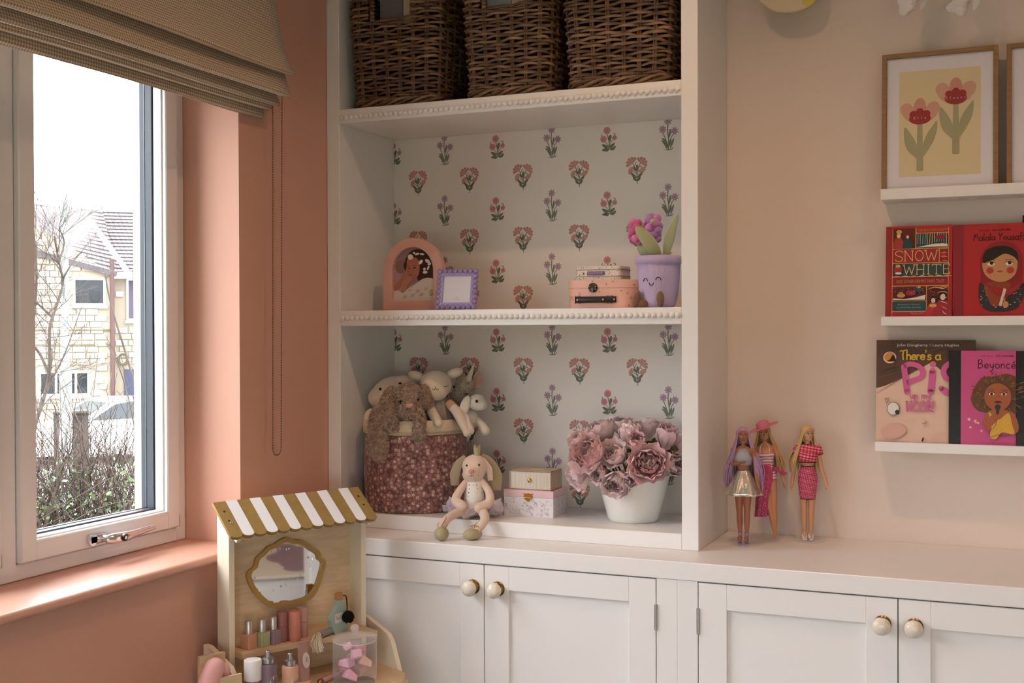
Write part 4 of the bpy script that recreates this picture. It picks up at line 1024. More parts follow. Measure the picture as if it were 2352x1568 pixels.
# ---- flowered fabric basket
FB = thing('fabric_basket', 'round maroon flowered fabric basket with cream turned-down cuff', 'basket', (0.083, 0.150, 0.8915))
def ditsy(N, L, b, co):
    v = N.new('ShaderNodeTexVoronoi'); v.inputs['Scale'].default_value = 88; v.inputs['Randomness'].default_value = 0.75; L.new(co, v.inputs['Vector'])
    sub = N.new('ShaderNodeVectorMath'); sub.operation = 'SUBTRACT'
    mul = N.new('ShaderNodeVectorMath'); mul.operation = 'SCALE'; mul.inputs['Scale'].default_value = 105; L.new(co, mul.inputs[0])
    # ring of petals round each cell centre
    r1 = N.new('ShaderNodeValToRGB'); el = r1.color_ramp.elements
    el[0].position = 0.0; el[0].color = lin('#6a3f3a')
    el[1].position = 0.13; el[1].color = lin('#6a3f3a')
    for pz, c in ((0.17, '#ead6c2'), (0.28, '#dfc0ae'), (0.31, '#b4877f'), (0.46, '#b08079'), (0.5, '#876260'), (0.75, '#9e726c')):
        e = el.new(pz); e.color = lin(c)
    L.new(v.outputs['Distance'], r1.inputs[0])
    # half the sprigs are plain berries and dark leaves
    r2 = N.new('ShaderNodeValToRGB'); e2 = r2.color_ramp.elements
    e2[0].position = 0.0; e2[0].color = lin('#bb877f'); e2[1].position = 0.2; e2[1].color = lin('#b0786f')
    for pz, c in ((0.26, '#8a5e5a'), (0.42, '#a16e66'), (0.55, '#684848')):
        e = e2.new(pz); e.color = lin(c)
    L.new(v.outputs['Distance'], r2.inputs[0])
    sx = N.new('ShaderNodeSeparateColor'); L.new(v.outputs['Color'], sx.inputs[0])
    gt = N.new('ShaderNodeMath'); gt.operation = 'GREATER_THAN'; gt.inputs[1].default_value = 0.52; L.new(sx.outputs[0], gt.inputs[0])
    mx = N.new('ShaderNodeMix'); mx.data_type = 'RGBA'; L.new(gt.outputs[0], mx.inputs[0]); L.new(r1.outputs[0], mx.inputs[6]); L.new(r2.outputs[0], mx.inputs[7])
    L.new(mx.outputs[2], b.inputs['Base Color']); b.inputs['Roughness'].default_value = 0.85; b.inputs['Sheen Weight'].default_value = 0.2
DITSY = node_mat('maroon_ditsy_floral_cotton', ditsy)
CANV = mat('#e2cdb0', 0.85, bump=0.25, bscale=900, name='cream_cotton')
wv = lambda a: 1 + 0.012 * math.sin(3 * a + 1) + 0.006 * math.sin(7 * a)
MB().lathe([(0.128, 0.0), (0.137, 0.006), (0.143, 0.03), (0.1455, 0.10), (0.144, 0.17), (0.1425, 0.224)], 72, wave=wv).build('fabric_body', DITSY, FB, angle=70)
MB().lathe([(0.1445, 0.2145), (0.1475, 0.216), (0.1480, 0.236), (0.1465, 0.252), (0.1425, 0.2545), (0.1390, 0.250), (0.1375, 0.16)], 72, wave=wv, close=False).build('cuff', CANV, FB, angle=70)
b = MB()
for zz in (0.2195, 0.2225): b.tube([(0.1484 * wv(a) * math.cos(a), 0.1484 * wv(a) * math.sin(a), zz) for a in [2 * PI * i / 72 for i in range(72)]], 0.0004, 4, closed=True)
b.build('stitching', mat('#b89a78', 0.8), FB)
MB().lathe([(0.0001, 0.165), (0.139, 0.165)], 48).build('dark_filling', mat('#3a2c2c', 0.9), FB)

# ---- plush toys
def plush(c, bump=0.5, sc=350, v=0.0): return mat(c, 0.95, sheen=0.6, bump=bump, bscale=sc, var=v, vscale=60, name='plush_pile')
def body(name, b, m, parent, vox=0.0035, it=6):
    o = b.build(name, m, parent)
    r = o.modifiers.new('pile', 'REMESH'); r.mode = 'VOXEL'; r.voxel_size = vox; r.use_smooth_shade = True
    s_ = o.modifiers.new('soft', 'SMOOTH'); s_.iterations = it; s_.factor = 0.6
    return o
def fur(mb, n, L, seed, droop=0.6):
    rng = random.Random(seed); out_ = MB(); F = [f for f in mb.f if len(f) >= 3]; V = [Vector(v) for v in mb.v]
    ar = []; acc = 0
    for f in F:
        a = (V[f[1]] - V[f[0]]).cross(V[f[2]] - V[f[0]]).length * (1 if len(f) == 4 else .5); acc += a; ar.append(acc)
    import bisect
    for i in range(n):
        f = F[min(bisect.bisect(ar, rng.random() * acc), len(F) - 1)]
        a, b_, c = V[f[0]], V[f[1]], V[f[2]]; u, w_ = rng.random(), rng.random()
        if len(f) == 3 and u + w_ > 1: u, w_ = 1 - u, 1 - w_
        p_ = a + (b_ - a) * u + (V[f[-1]] - a) * w_ if len(f) == 4 else a + (b_ - a) * u + (c - a) * w_
        nn = (b_ - a).cross(c - a)
        if nn.length < 1e-12: continue
        nn.normalize()
        cm = mb_center(p_, mb)
        if nn.dot(p_ - cm) < 0: nn = -nn
        t = nn.orthogonal().normalized(); t = Matrix.Rotation(rng.uniform(0, 6.28), 3, nn) @ t
        l = L * rng.uniform(.6, 1.2); d1 = (nn + t * .5 + Vector((0, 0, -droop * .4))).normalized(); d2 = (nn * .4 + t * .8 + Vector((0, 0, -droop))).normalized()
        s_ = nn.cross(t) * L * 0.16
        m_ = p_ + d1 * l * .55; e = m_ + d2 * l * .5
        out_.add([p_ - s_, p_ + s_, m_ + s_ * .8, m_ - s_ * .8, e], [(0, 1, 2, 3), (3, 2, 4)])
    return out_
_CEN = {}
def mb_center(p_, mb):
    k = id(mb)
    if k not in _CEN: _CEN[k] = (mb, getattr(mb, 'centers', None) or [sum((Vector(v) for v in mb.v), Vector()) / len(mb.v)])
    return min(_CEN[k][1], key=lambda c: (c - p_).length)
def eye(parent, c, r=0.0032): return MB().ell(c, r, 10, 8).build('eye', mat('#15100e', 0.15), parent)

# cream bear-like plush, lying with its snout to the left
CP = thing('plush_toy', 'large cream plush animal with its snout pointing left', 'plush toy', (0.0, 0.15, 1.06), world=True, group='soft toys in the fabric basket')
CRM = plush('#eedcc6', 0.4, 260)
b = MB(); b.ell((0.006, 0.150, 1.216), (0.062, 0.050, 0.043), 20, 14, Matrix.Rotation(-.35, 3, 'Y')); b.ell((-0.030, 0.146, 1.200), (0.032, 0.036, 0.030), 16, 12); b.ell((0.040, 0.155, 1.222), (0.04, 0.045, 0.042), 16, 12)
body('head', b, CRM, CP)
b = MB(); b.ell((0.048, 0.128, 1.240), (0.026, 0.010, 0.019), 16, 12, Matrix.Rotation(.3, 3, 'Y')); b.build('ear', CRM, CP)
MB().ell((0.041, 0.117, 1.2405), (0.0065, 0.003, 0.004), 10, 6, Matrix.Rotation(-.4, 3, 'Y')).build('ear_hollow', mat('#3b251d', .9), CP)
b = MB(); b.ell((-0.012, 0.10, 1.142), (0.030, 0.030, 0.034), 16, 12); b.ell((0.01, 0.16, 1.13), (0.06, 0.05, 0.06), 16, 12); body('body', b, CRM, CP)
b = MB(); b.ell((-0.022, 0.065, 1.146), (0.024, 0.022, 0.028), 16, 12); b.build('paw', CRM, CP)
eye(CP, (-0.012, 0.1045, 1.226), 0.0042)

# curly brown rabbit hanging over the front of the basket
BR = thing('plush_toy', 'curly brown plush rabbit with long ears hanging over the basket', 'plush toy', (0.11, 0.05, 1.08), world=True, group='soft toys in the fabric basket')
BRN = plush('#a98c78', 0.9, 160, 0.18); BRF = mat('#b89a86', 0.95, sheen=.5, var=.3, vscale=80, name='curly_pile')
def furred(name, parts, n, L, seed):
    b = MB(); b.centers = []
    for c, r, M_ in parts: b.ell(c, r, 18, 12, M_); b.centers.append(Vector(c))
    o = body(name, b, BRN, BR, 0.004, 4); stuff(fur(b, n, L, seed).build('pile', BRF, o, angle=0)); return o
RY = lambda a: Matrix.Rotation(a, 3, 'Y')
furred('head', [((0.118, 0.045, 1.200), (0.046, 0.046, 0.044), None), ((0.124, 0.018, 1.180), (0.032, 0.030, 0.028), None), ((0.112, 0.03, 1.168), (0.028, 0.026, 0.022), None)], 6500, 0.0085, 1)
furred('ear', [((0.062, 0.022, 1.195), (0.018, 0.014, 0.045), RY(.35)), ((0.044, -0.010, 1.140), (0.024, 0.011, 0.050), RY(.12)), ((0.047, -0.014, 1.085), (0.026, 0.011, 0.045), RY(-.05)), ((0.078, 0.0, 1.165), (0.014, 0.012, 0.05), RY(-.3))], 6500, 0.0085, 2)
furred('ear', [((0.163, 0.060, 1.205), (0.014, 0.016, 0.036), RY(-.2))], 1800, 0.008, 3)
furred('arm', [((0.155, 0.012, 1.150), (0.015, 0.016, 0.030), RY(-.1)), ((0.161, -0.012, 1.115), (0.016, 0.015, 0.026), RY(-.1))], 2600, 0.0075, 4)
furred('body', [((0.11, 0.09, 1.12), (0.05, 0.045, 0.055), None)], 1500, 0.008, 5)
MB().ell((0.137, -0.0185, 1.1895), (0.0105, 0.005, 0.0068), 14, 10, RY(-.35)).build('nose', mat('#c99384', .6), BR)
eye(BR, (0.107, -0.0095, 1.1985), 0.0046); eye(BR, (0.154, 0.006, 1.205), 0.004)

# cream deer with a grey dress
DE = thing('plush_toy', 'cream plush deer in a grey dress with eyes closed', 'plush toy', (0.17, 0.13, 1.08), world=True, group='soft toys in the fabric basket')
DCR = plush('#dcc8ae', 0.25, 500); TANP = plush('#c49a72', 0.25, 500)
b = MB(); b.ell((0.159, 0.120, 1.240), (0.0445, 0.042, 0.040), 22, 16); b.ell((0.159, 0.105, 1.222), (0.034, 0.034, 0.026), 16, 12); body('head', b, DCR, DE)
p = PR(); p.blob([(-.018, .038), (.0, .012), (.018, .038)], '#c9a987')
for sx in (-1, 1):
    c_ = MB(); c_.ell((0.159 + sx * 0.052, 0.128, 1.268 + (0.004 if sx > 0 else -.004)), (0.025, 0.009, 0.013), 16, 10, RY(-sx * .35)); c_.build('ear', DCR, DE)
    c_ = MB(); c_.ell((0.159 + sx * 0.052, 0.121, 1.267 + (0.004 if sx > 0 else -.004)), (0.017, 0.004, 0.008), 12, 8, RY(-sx * .35)); c_.build('inner_ear', plush('#e6d8c4', .5, 300), DE)
    q = MB(); q.tube([(0.159 + sx * 0.0265 + 0.0085 * math.cos(t), 0.0835 + .004 * abs(math.cos(t)), 1.2415 + 0.005 * math.sin(t)) for t in [PI + PI * i / 8 for i in range(9)]], .0007, 5); q.build('closed_eye', THR, DE)
q = MB(); q.tube(cat_curve([(0.150, 0.0715, 1.231), (0.1545, 0.0705, 1.2285), (0.159, 0.0702, 1.2325), (0.1635, 0.0705, 1.2285), (0.168, 0.0715, 1.231)], 4), .0007, 5); q.tube([(0.159, 0.0702, 1.2325), (0.159, 0.0705, 1.2375)], .0008, 5); q.build('mouth', THR, DE)
GREYD = mat('#a0938a', 0.85, bump=0.3, bscale=700, name='grey_muslin')
MB().lathe([(0.026, 0.155), (0.034, 0.125), (0.044, 0.06), (0.050, 0.0)], 60, c=(0.166, 0.125, 1.05), wave=lambda a: 1 + .05 * math.sin(11 * a) + .03 * math.sin(17 * a)).build('dress', GREYD, DE, angle=80)
for sx, path in ((-1, [(0.140, 0.105, 1.187), (0.150, 0.075, 1.165), (0.168, 0.045, 1.140)]), (1, [(0.196, 0.105, 1.190), (0.222, 0.075, 1.160), (0.245, 0.050, 1.112)])):
    P = cat_curve(path, 7); n = len(P); q = MB(); q.tube(P, [.0125 * (0.8 + .35 * math.sin(PI * i / (n - 1))) for i in range(n)], 12); q.ell(P[-1], .0115, 12, 9); q.build('arm', DCR, DE)
    q = MB(); q.tube(P[:5], [.0128, .0132, .0134, .0134, .013], 12, cap=False); q.build('sleeve', TANP, DE)
b = MB(); b.ell((0.125, 0.075, 1.206), (0.022, 0.012, 0.010), 14, 10, RY(.3)); b.build('hoof', DCR, DE)

# grey-white unicorn plush at the back
UN = thing('plush_toy', 'shaggy grey plush unicorn with a cream horn at the back', 'plush toy', (0.2, 0.2, 1.08), world=True, group='soft toys in the fabric basket')
UGR = plush('#cdbaa6', 0.9, 160, .1)
b = MB(); b.ell((0.200, 0.205, 1.200), (0.026, 0.028, 0.050), 18, 14, RY(.25)); b.ell((0.212, 0.205, 1.235), (0.027, 0.028, 0.026), 16, 12); b.centers = [Vector((0.2, .205, 1.2)), Vector((.212, .205, 1.235))]
o = body('head', b, UGR, UN); stuff(fur(b, 2200, .007, 31).build('pile', UGR, o, angle=0))
b = MB(); b.ell((0.19, 0.20, 1.12), (0.045, 0.03, 0.06), 16, 12); b.build('body', UGR, UN)
b = MB(); b.tube([(0.222, 0.195, 1.245), (0.232, 0.19, 1.270), (0.243, 0.186, 1.300)], [.010, .006, .001], 12); b.build('horn', plush('#e0d2b4', .3), UN)
for x, z, rt in ((0.196, 1.268, .1), (0.246, 1.250, .5)):
    b = MB(); b.tube([(x, .205, z - .018), (x + rt * .01, .203, z), (x + rt * .02, .203, z + .022)], [.010, .012, .001], 10, flat=.45); b.build('ear', plush('#c49484', .4), UN)
eye(UN, (0.184, 0.186, 1.232), .003); eye(UN, (0.222, 0.179, 1.212), .003)

# small white rabbit at the right edge
WR = thing('plush_toy', 'small white plush rabbit leaning over the right edge of the basket', 'plush toy', (0.26, 0.15, 1.10), world=True, group='soft toys in the fabric basket')
WHP = plush('#ded2c2', 0.3, 400)
b = MB(); b.ell((0.277, 0.140, 1.192), (0.026, 0.025, 0.023), 16, 12); b.ell((0.294, 0.130, 1.186), (0.016, 0.018, 0.016), 14, 10); body('head', b, WHP, WR, .003)
b = MB(); b.ell((0.248, 0.118, 1.180), (0.014, 0.008, 0.033), 14, 12, RY(.35)); b.build('ear', WHP, WR)
b = MB(); b.ell((0.250, 0.150, 1.145), (0.026, 0.024, 0.032), 16, 12); b.build('body', WHP, WR)
for path in ([(0.250, 0.120, 1.155), (0.258, 0.105, 1.138), (0.268, 0.098, 1.118)], [(0.272, 0.150, 1.145), (0.290, 0.140, 1.130), (0.302, 0.132, 1.115)]):
    P = cat_curve(path, 5); q = MB(); q.tube(P, lerp_list([.010, .0135], len(P)), 12); q.ell(P[-1], .0135, 12, 9); q.build('paw', WHP, WR)
eye(WR, (0.2835, 0.1155, 1.197), .0042)

# ---- ballerina bunny sitting on the shelf edge, feet on the worktop
BB = thing('ballerina_bunny', 'sitting pink-beige cloth bunny with tutu, crown and gold shoes', 'plush toy', (0.305, 0.03, 0.8515), world=True)
SKN = mat('#e2c6b2', 0.9, sheen=.35, bump=.15, bscale=600, name='pink_beige_jersey')
OLV = mat('#a8987c', 0.85, bump=.2, bscale=700, name='olive_linen'); GLD = mat('#b3a684', 0.6, metal=.15, bump=.3, bscale=500, name='gold_cloth')
b = MB(); b.ell((0.310, 0.060, 1.026), (0.0345, 0.033, 0.033), 20, 16); b.ell((0.306, 0.030, 1.012), (0.020, 0.018, 0.016), 14, 10); b.ell((0.306, 0.052, 1.005), (0.030, 0.028, 0.024), 16, 12); body('head', b, SKN, BB, .0028)
MB().ell((0.3045, 0.0125, 1.0185), (0.0085, 0.0045, 0.0062), 12, 8).build('nose', mat('#d98f88', .7), BB)
q = MB(); q.tube([(0.3045, 0.0105, 1.013), (0.3045, 0.0125, 1.004)], .0008, 5); q.tube(cat_curve([(0.298, 0.0145, 1.005), (0.3045, 0.0125, 1.008), (0.311, 0.0145, 1.005)], 3), .0007, 5); q.build('mouth', mat('#b56e66', .8), BB)
eye(BB, (0.2905, 0.0335, 1.0315), .003); eye(BB, (0.3235, 0.0305, 1.0335), .003)
def flap(path, ws, name, m, parent, bend=.5):
    P = cat_curve(path, 6); n = len(P); W = lerp_list(ws, n); b_ = MB()
    b_.tube(P, W, 14, flat=.22); return b_.build(name, m, parent)
flap([(0.285, 0.060, 1.052), (0.268, 0.058, 1.035), (0.256, 0.060, 1.005), (0.256, 0.062, 0.975)], [.006, .011, .014, .010], 'ear', OLV, BB)
flap([(0.326, 0.062, 1.054), (0.348, 0.066, 1.036), (0.365, 0.066, 1.000), (0.366, 0.062, 0.962)], [.007, .014, .018, .012], 'ear', OLV, BB)
flap([(0.333, 0.054, 1.048), (0.348, 0.052, 1.020), (0.352, 0.050, 0.990)], [.004, .009, .007], 'inner_ear', SKN, BB)
b = MB(); b.lathe([(0.0075, 0.0), (0.0095, 0.016), (0.0105, 0.022)], 18, c=(0.316, 0.055, 1.055), close=False)
for k in range(6):
    a = k * PI / 3; c_ = Vector((0.316 + .0103 * math.cos(a), .055 + .0103 * math.sin(a), 1.077)); t_ = Vector((-math.sin(a), math.cos(a), 0)) * .005
    b.add([c_ - t_, c_ + t_, c_ + Vector((math.cos(a) * .003, math.sin(a) * .003, .009))], [(0, 1, 2)])
b.build('crown', mat('#b9ad84', .6, metal=.2), BB, angle=0)
def dots(N, L, bb, co):
    v = N.new('ShaderNodeTexVoronoi'); v.inputs['Scale'].default_value = 95; v.inputs['Randomness'].default_value = 0.25; L.new(co, v.inputs['Vector'])
    cr = N.new('ShaderNodeValToRGB'); cr.color_ramp.interpolation = 'CONSTANT'; cr.color_ramp.elements[0].color = lin('#8d7a60'); cr.color_ramp.elements[1].position = .19; cr.color_ramp.elements[1].color = lin('#efe9e0')
    L.new(v.outputs['Distance'], cr.inputs[0]); L.new(cr.outputs[0], bb.inputs['Base Color']); bb.inputs['Roughness'].default_value = .9
MB().lathe([(0.012, 0.105), (0.021, 0.098), (0.0245, 0.075), (0.028, 0.045), (0.027, 0.02), (0.020, 0.002)], 26, c=(0.308, 0.055, 0.896)).build('dotted_bodice', node_mat('white_dotted_cotton', dots), BB, angle=80)
def limb(path, ws, name, m):
    P = cat_curve(path, 7); n = len(P); b_ = MB(); W = lerp_list(ws, n); b_.tube(P, W, 14); b_.ell(P[-1], W[-1], 14, 10); b_.ell(P[0], W[0], 14, 10); return b_.build(name, m, BB)
limb([(0.289, 0.050, 0.988), (0.270, 0.035, 0.962), (0.262, 0.022, 0.940), (0.280, 0.008, 0.928)], [.009, .0105, .0125, .014], 'arm', SKN)
limb([(0.331, 0.048, 0.986), (0.350, 0.030, 0.960), (0.350, 0.016, 0.935), (0.326, 0.004, 0.924)], [.009, .0105, .0125, .0145], 'arm', SKN)
limb([(0.293, 0.040, 0.908), (0.270, 0.002, 0.911), (0.247, -0.040, 0.902), (0.236, -0.072, 0.886)], [.012, .0115, .0115, .0105], 'leg', SKN)
limb([(0.325, 0.038, 0.908), (0.338, -0.004, 0.910), (0.343, -0.042, 0.898), (0.331, -0.062, 0.882)], [.012, .0125, .012, .0105], 'leg', SKN)
b = MB(); b.ell((0.2355, -0.082, 0.870), (0.019, 0.023, 0.0178), 18, 14); b.build('shoe', GLD, BB)
b = MB(); b.ell((0.314, -0.070, 0.8665), (0.027, 0.017, 0.0148), 18, 14, Matrix.Rotation(.55, 3, 'Z')); b.build('shoe', GLD, BB)
RIB = mat('#c9a14e', .3, metal=.9)
def ring(c, r, tilt_): return [Vector(c) + Matrix.Rotation(tilt_, 3, 'X') @ Vector((r * math.cos(a), r * math.sin(a), 0)) for a in [2 * PI * i / 14 for i in range(14)]]
b = MB(); b.tube(ring((0.236, -.068, .8885), .0125, .7), .0008, 5, closed=True); b.tube(cat_curve([(0.236, -.082, .890), (0.244, -.086, .905), (0.249, -.085, .915), (0.246, -.086, .903), (0.236, -.083, .890), (0.238, -.086, .878)], 5), .0009, 5); b.build('ankle_ribbon', RIB, BB)
b = MB(); b.tube(ring((0.331, -.060, .8855), .0125, .7), .0008, 5, closed=True); b.tube(cat_curve([(0.331, -.074, .888), (0.318, -.080, .892), (0.310, -.080, .889), (0.320, -.080, .887), (0.330, -.075, .886), (0.334, -.076, .872)], 5), .0009, 5); b.build('ankle_ribbon', RIB, BB)
TUL = mat('#e3d6e0', 0.9, alpha=0.6, name='lilac_tulle')
for ly, (r1, zo, sd) in enumerate(((0.070, .906, 1), (0.076, .914, 4), (0.066, .922, 7))):
    b = MB(); na = 90
    def tf(u, v, r1=r1, zo=zo, sd=sd):
        a = 2 * PI * u; r = 0.022 + (r1 - 0.022) * v * (1 + .10 * math.sin(5 * a + sd))
        y = 0.052 + r * math.sin(a) * .72
        return (0.308 + r * math.cos(a) * 1.05, y, max(0.8925 if y > 0.002 else 0.880, zo + v * .012 * math.sin(9 * a + sd * 2) - .010 * v + .016 * v * abs(math.cos(a)) + .006 * v * math.sin(14 * a)))
    b.grid(tf, na, 6); b.build('tutu_layer', TUL, BB, angle=80)

for t_, a_ in ((CP, 10), (BR, 12), (DE, 26), (UN, 14), (WR, 8)): t_.rotation_euler.z = math.radians(a_)
BB.rotation_euler.z = math.radians(20); BB.location.x += 0.012; BB.location.y -= .004
# ---- drawer box on jewellery box
JB = thing('jewellery_box', 'white flower-printed jewellery box with pink lid and gold clasp', 'box', (0.4445, 0.158, 0.8915), math.radians(1))
PKL = mat('#e4bfc4', 0.45, name='pink_card'); WPC = mat('#e8e2e4', 0.5, name='white_card')
W2, D2 = 0.0705, 0.052
bx('box_body', WPC, JB, -W2, W2, -D2, D2, 0, 0.052, bev=.0006); bx('lid', PKL, JB, -W2 - .0008, W2 + .0008, -D2 - .0008, D2 + .0008, 0.0523, 0.071, bev=.0006)
def sprigs(seed, wd, hgt, n):
    p = PR(); rng = random.Random(seed)
    for k in range(n):
        u, v = rng.uniform(-wd, wd), rng.uniform(.004, hgt); c = rng.choice(('#d6c2ca', '#cbbfd0', '#decdcb', '#bfb3b1', '#cba8ad', '#d0cbd2'))
        t = rng.random()
        if t < .35: p.star(u, v, rng.uniform(.002, .0042), c, 6, .6, rng.uniform(0, 90))
        elif t < .7: p.ell(u, v, rng.uniform(.0016, .0034), .0009, c, rng.uniform(0, 180), n=8)
        else: p.ell(u, v, .0009, .0009, c, n=6)
    return p
stuff(sprigs(3, .066, .049, 130).build('flower_print', JB, (0, -D2 - .0001, 0))); stuff(sprigs(5, .048, .049, 90).build('flower_print', JB, (W2 + .0001, 0, 0), (0, 0, PI / 2)))
GOLD = mat('#d2a850', 0.2, metal=1.0, name='polished_gold')
b = MB(); b.prism([(-.014, .054), (.014, .054), (.010, .0585), (.016, .063), (.008, .0615), (0, .064), (-.008, .0615), (-.016, .063), (-.010, .0585)], -D2 - .0032, -D2 - .0008); b.prism([(-.014, .050), (.014, .050), (.009, .047), (.004, .042), (0, .0405), (-.004, .042), (-.009, .047)], -D2 - .0028, -D2); b.tube([(-.008, -D2 - .004, .052), (.008, -D2 - .004, .052)], .0018, 8); b.build('clasp', GOLD, JB)
DB = thing('drawer_box', 'small cream striped box with one drawer and gold knob', 'box', (0.4490, 0.150, 0.8915 + 0.071), math.radians(0.5))
W3, D3, H3 = 0.0595, 0.042, 0.0515
LIN = mat('#c9b59a', 0.8, bump=.3, bscale=800, name='beige_linen')
b = MB(); b.box(-W3, W3, -D3, D3, 0, .002).box(-W3, W3, -D3, D3, H3 - .002, H3).box(-W3, -W3 + .002, -D3, D3, 0, H3).box(W3 - .002, W3, -D3, D3, 0, H3).box(-W3, W3, D3 - .002, D3, 0, H3); b.build('box_sleeve', LIN, DB, angle=30)
dr_ = bx('drawer', mat('#dccdbb', .7), DB, -W3 + .0028, W3 - .0028, -D3 + .0005, D3 - .004, .0028, H3 - .0028)
p = PR()
for k in range(28): u = -W3 + .007 + k * .004; p.rect(u, u + .0018, .006, H3 - .006, '#efe6da')
p.STEP = .00001
stuff(p.build('stripes', dr_, (0, -D3 + .0004, 0)))
b = MB()
for x in [(-W3 + .001 + k * .0029) for k in range(41)]:
    for z in (.0012, H3 - .0012): b.box(x, x + .0016, -D3 - .0006, -D3 + .0006, z - .0006, z + .0006)
b.build('beaded_edge', mat('#8f7b62', .6), DB, angle=0)
q = MB(); q.T = Matrix.Translation((0, -D3, H3 * .52)) @ Matrix.Rotation(PI / 2, 4, 'X'); q.lathe([(.0001, .008), (.003, .0078), (.0052, .006), (.0052, .0045), (.003, .0035), (.003, .0005), (.0055, 0)], 16); q.build('drawer_knob', GOLD, DB)
MB().lathe([(.0001, .0006), (.016, .0004), (.0165, 0)], 24, c=(0.004, .005, H3), sx=1.3, sy=.7).build('top_label', mat('#d8c9b4', .6), DB)

# ---- flower pot with peonies
FP = thing('ceramic_pot', 'tapered white ceramic plant pot on the lower shelf', 'plant pot', (0.722, 0.158, 0.8915))
PORC = mat('#e8e4dc', 0.22, coat=.3, name='white_glaze')
MB().lathe([(0.0001, 0.0), (0.062, 0.0), (0.0655, 0.003), (0.068, 0.010), (0.083, 0.065), (0.0935, 0.112), (0.0955, 0.120), (0.0945, 0.122), (0.0905, 0.118), (0.078, 0.06)], 56, close=False).build('pot_wall', PORC, FP, angle=50)
MB().lathe([(0.0001, 0.1), (0.086, 0.1)], 32).build('soil_foam', mat('#54452f', .95), FP)
PET = [mat(c, 0.6, sheen=.3, var=.10, vscale=40, name='peony_petal') for c in ('#f0c8c8', '#f4d4d3', '#ebbabb', '#f6dcdb')]
def petal_mesh(L, W, cup, curl, ruf, seed):
    b_ = MB(); rng = random.Random(seed); ph = rng.uniform(0, 6)
    def fn(u, v):
        s_ = (u - .5) * 2; wv_ = W * (math.sin(PI * min(1, v * .62 + .06)) ** .75) * (1 - .25 * max(0, v - .8) / .2)
        ang = s_ * cup; x = wv_ * math.sin(ang) / max(cup, .1) if cup > .1 else wv_ * s_
        y = -wv_ * (1 - math.cos(ang)) / max(cup, .1) * .9
        yy = y + curl * (v ** 2) * L + ruf * L * v * v * math.sin(s_ * 5 + ph) * .5
        z = L * (v - .10 * s_ * s_ * v * v) + ruf * L * .35 * math.sin(s_ * 7 + ph) * v ** 3
        return (x, yy, z)
    b_.grid(fn, 10, 8); return b_
def petal_set(mi):
    return [petal_mesh(1.0, .36, 1.05, -.24, .12, 1 + mi).mesh('petal', PET[mi], 80), petal_mesh(1.0, .46, 1.0, -.24, .10, 5 + mi).mesh('petal', PET[(mi + 1) % 4], 80), petal_mesh(1.0, .52, .90, -.10, .10, 9 + mi).mesh('petal', PET[(mi + 3) % 4], 80)]
PSETS = [petal_set(k) for k in range(3)]
PCORE = MB().ell((0, 0, .3), (.24, .24, .3), 12, 8).mesh('flower_heart', PET[2])
STEMM = mat('#6d6a40', .8, name='olive_stem')
def peony(loc, size, face, openness, seed, label):
    rng = random.Random(seed); root = thing('peony', label, 'flower', loc, group='pink peonies in the white pot')
    d = Vector(face).normalized(); q = Vector((0, 0, 1)).rotation_difference(d); ps = PSETS[seed % 3]
    root.rotation_mode = 'QUATERNION'; root.rotation_quaternion = q
    layers = [(4, .56, -8, 0, .06), (6, .68, -4, 0, .16), (7, .80, 4, 0, .24), (7, .92, 14, 1, .28), (7, 1.02, 26, 1, .26), (6, 1.08, 42, 2, .18)]
    for li, (n, sc, lean, k, rad) in enumerate(layers):
        for i in range(n):
            a = 2 * PI * (i + li * .37) / n + rng.uniform(-.16, .16); ln = math.radians(lean * openness + rng.uniform(-6, 6)); s_ = size * sc * rng.uniform(.92, 1.08)
            M_ = Matrix.Rotation(a, 4, 'Z') @ Matrix.Translation((0, rad * size * .9, -.28 * size)) @ Matrix.Rotation(-ln, 4, 'X')
            o = link('petal', ps[k], root); o.matrix_local = M_ @ Matrix.Scale(s_, 4)
    o = link('flower_heart', PCORE, root); o.scale = (size * .6,) * 3
    end = q.inverted() @ (Vector((0.722 + .25 * (loc[0] - .722), 0.158 + .2 * (loc[1] - .158), 0.985)) - Vector(loc))
    b_ = MB(); b_.tube(cat_curve([(0, 0, -.2 * size), (0, 0, -.5 * size), end], 5), .0028, 6); b_.build('stem', STEMM, root)
    for k in range(2):
        c_ = Vector((math.cos(k * 2.6 + seed), math.sin(k * 2.6 + seed), -.6)) * size * .5; b_ = MB()
        b_.tube([Vector((0, 0, -.35 * size)), c_, c_ * 1.7], [.001, .009, .001], 8, flat=.1); b_.build('leaf', STEMM, root)
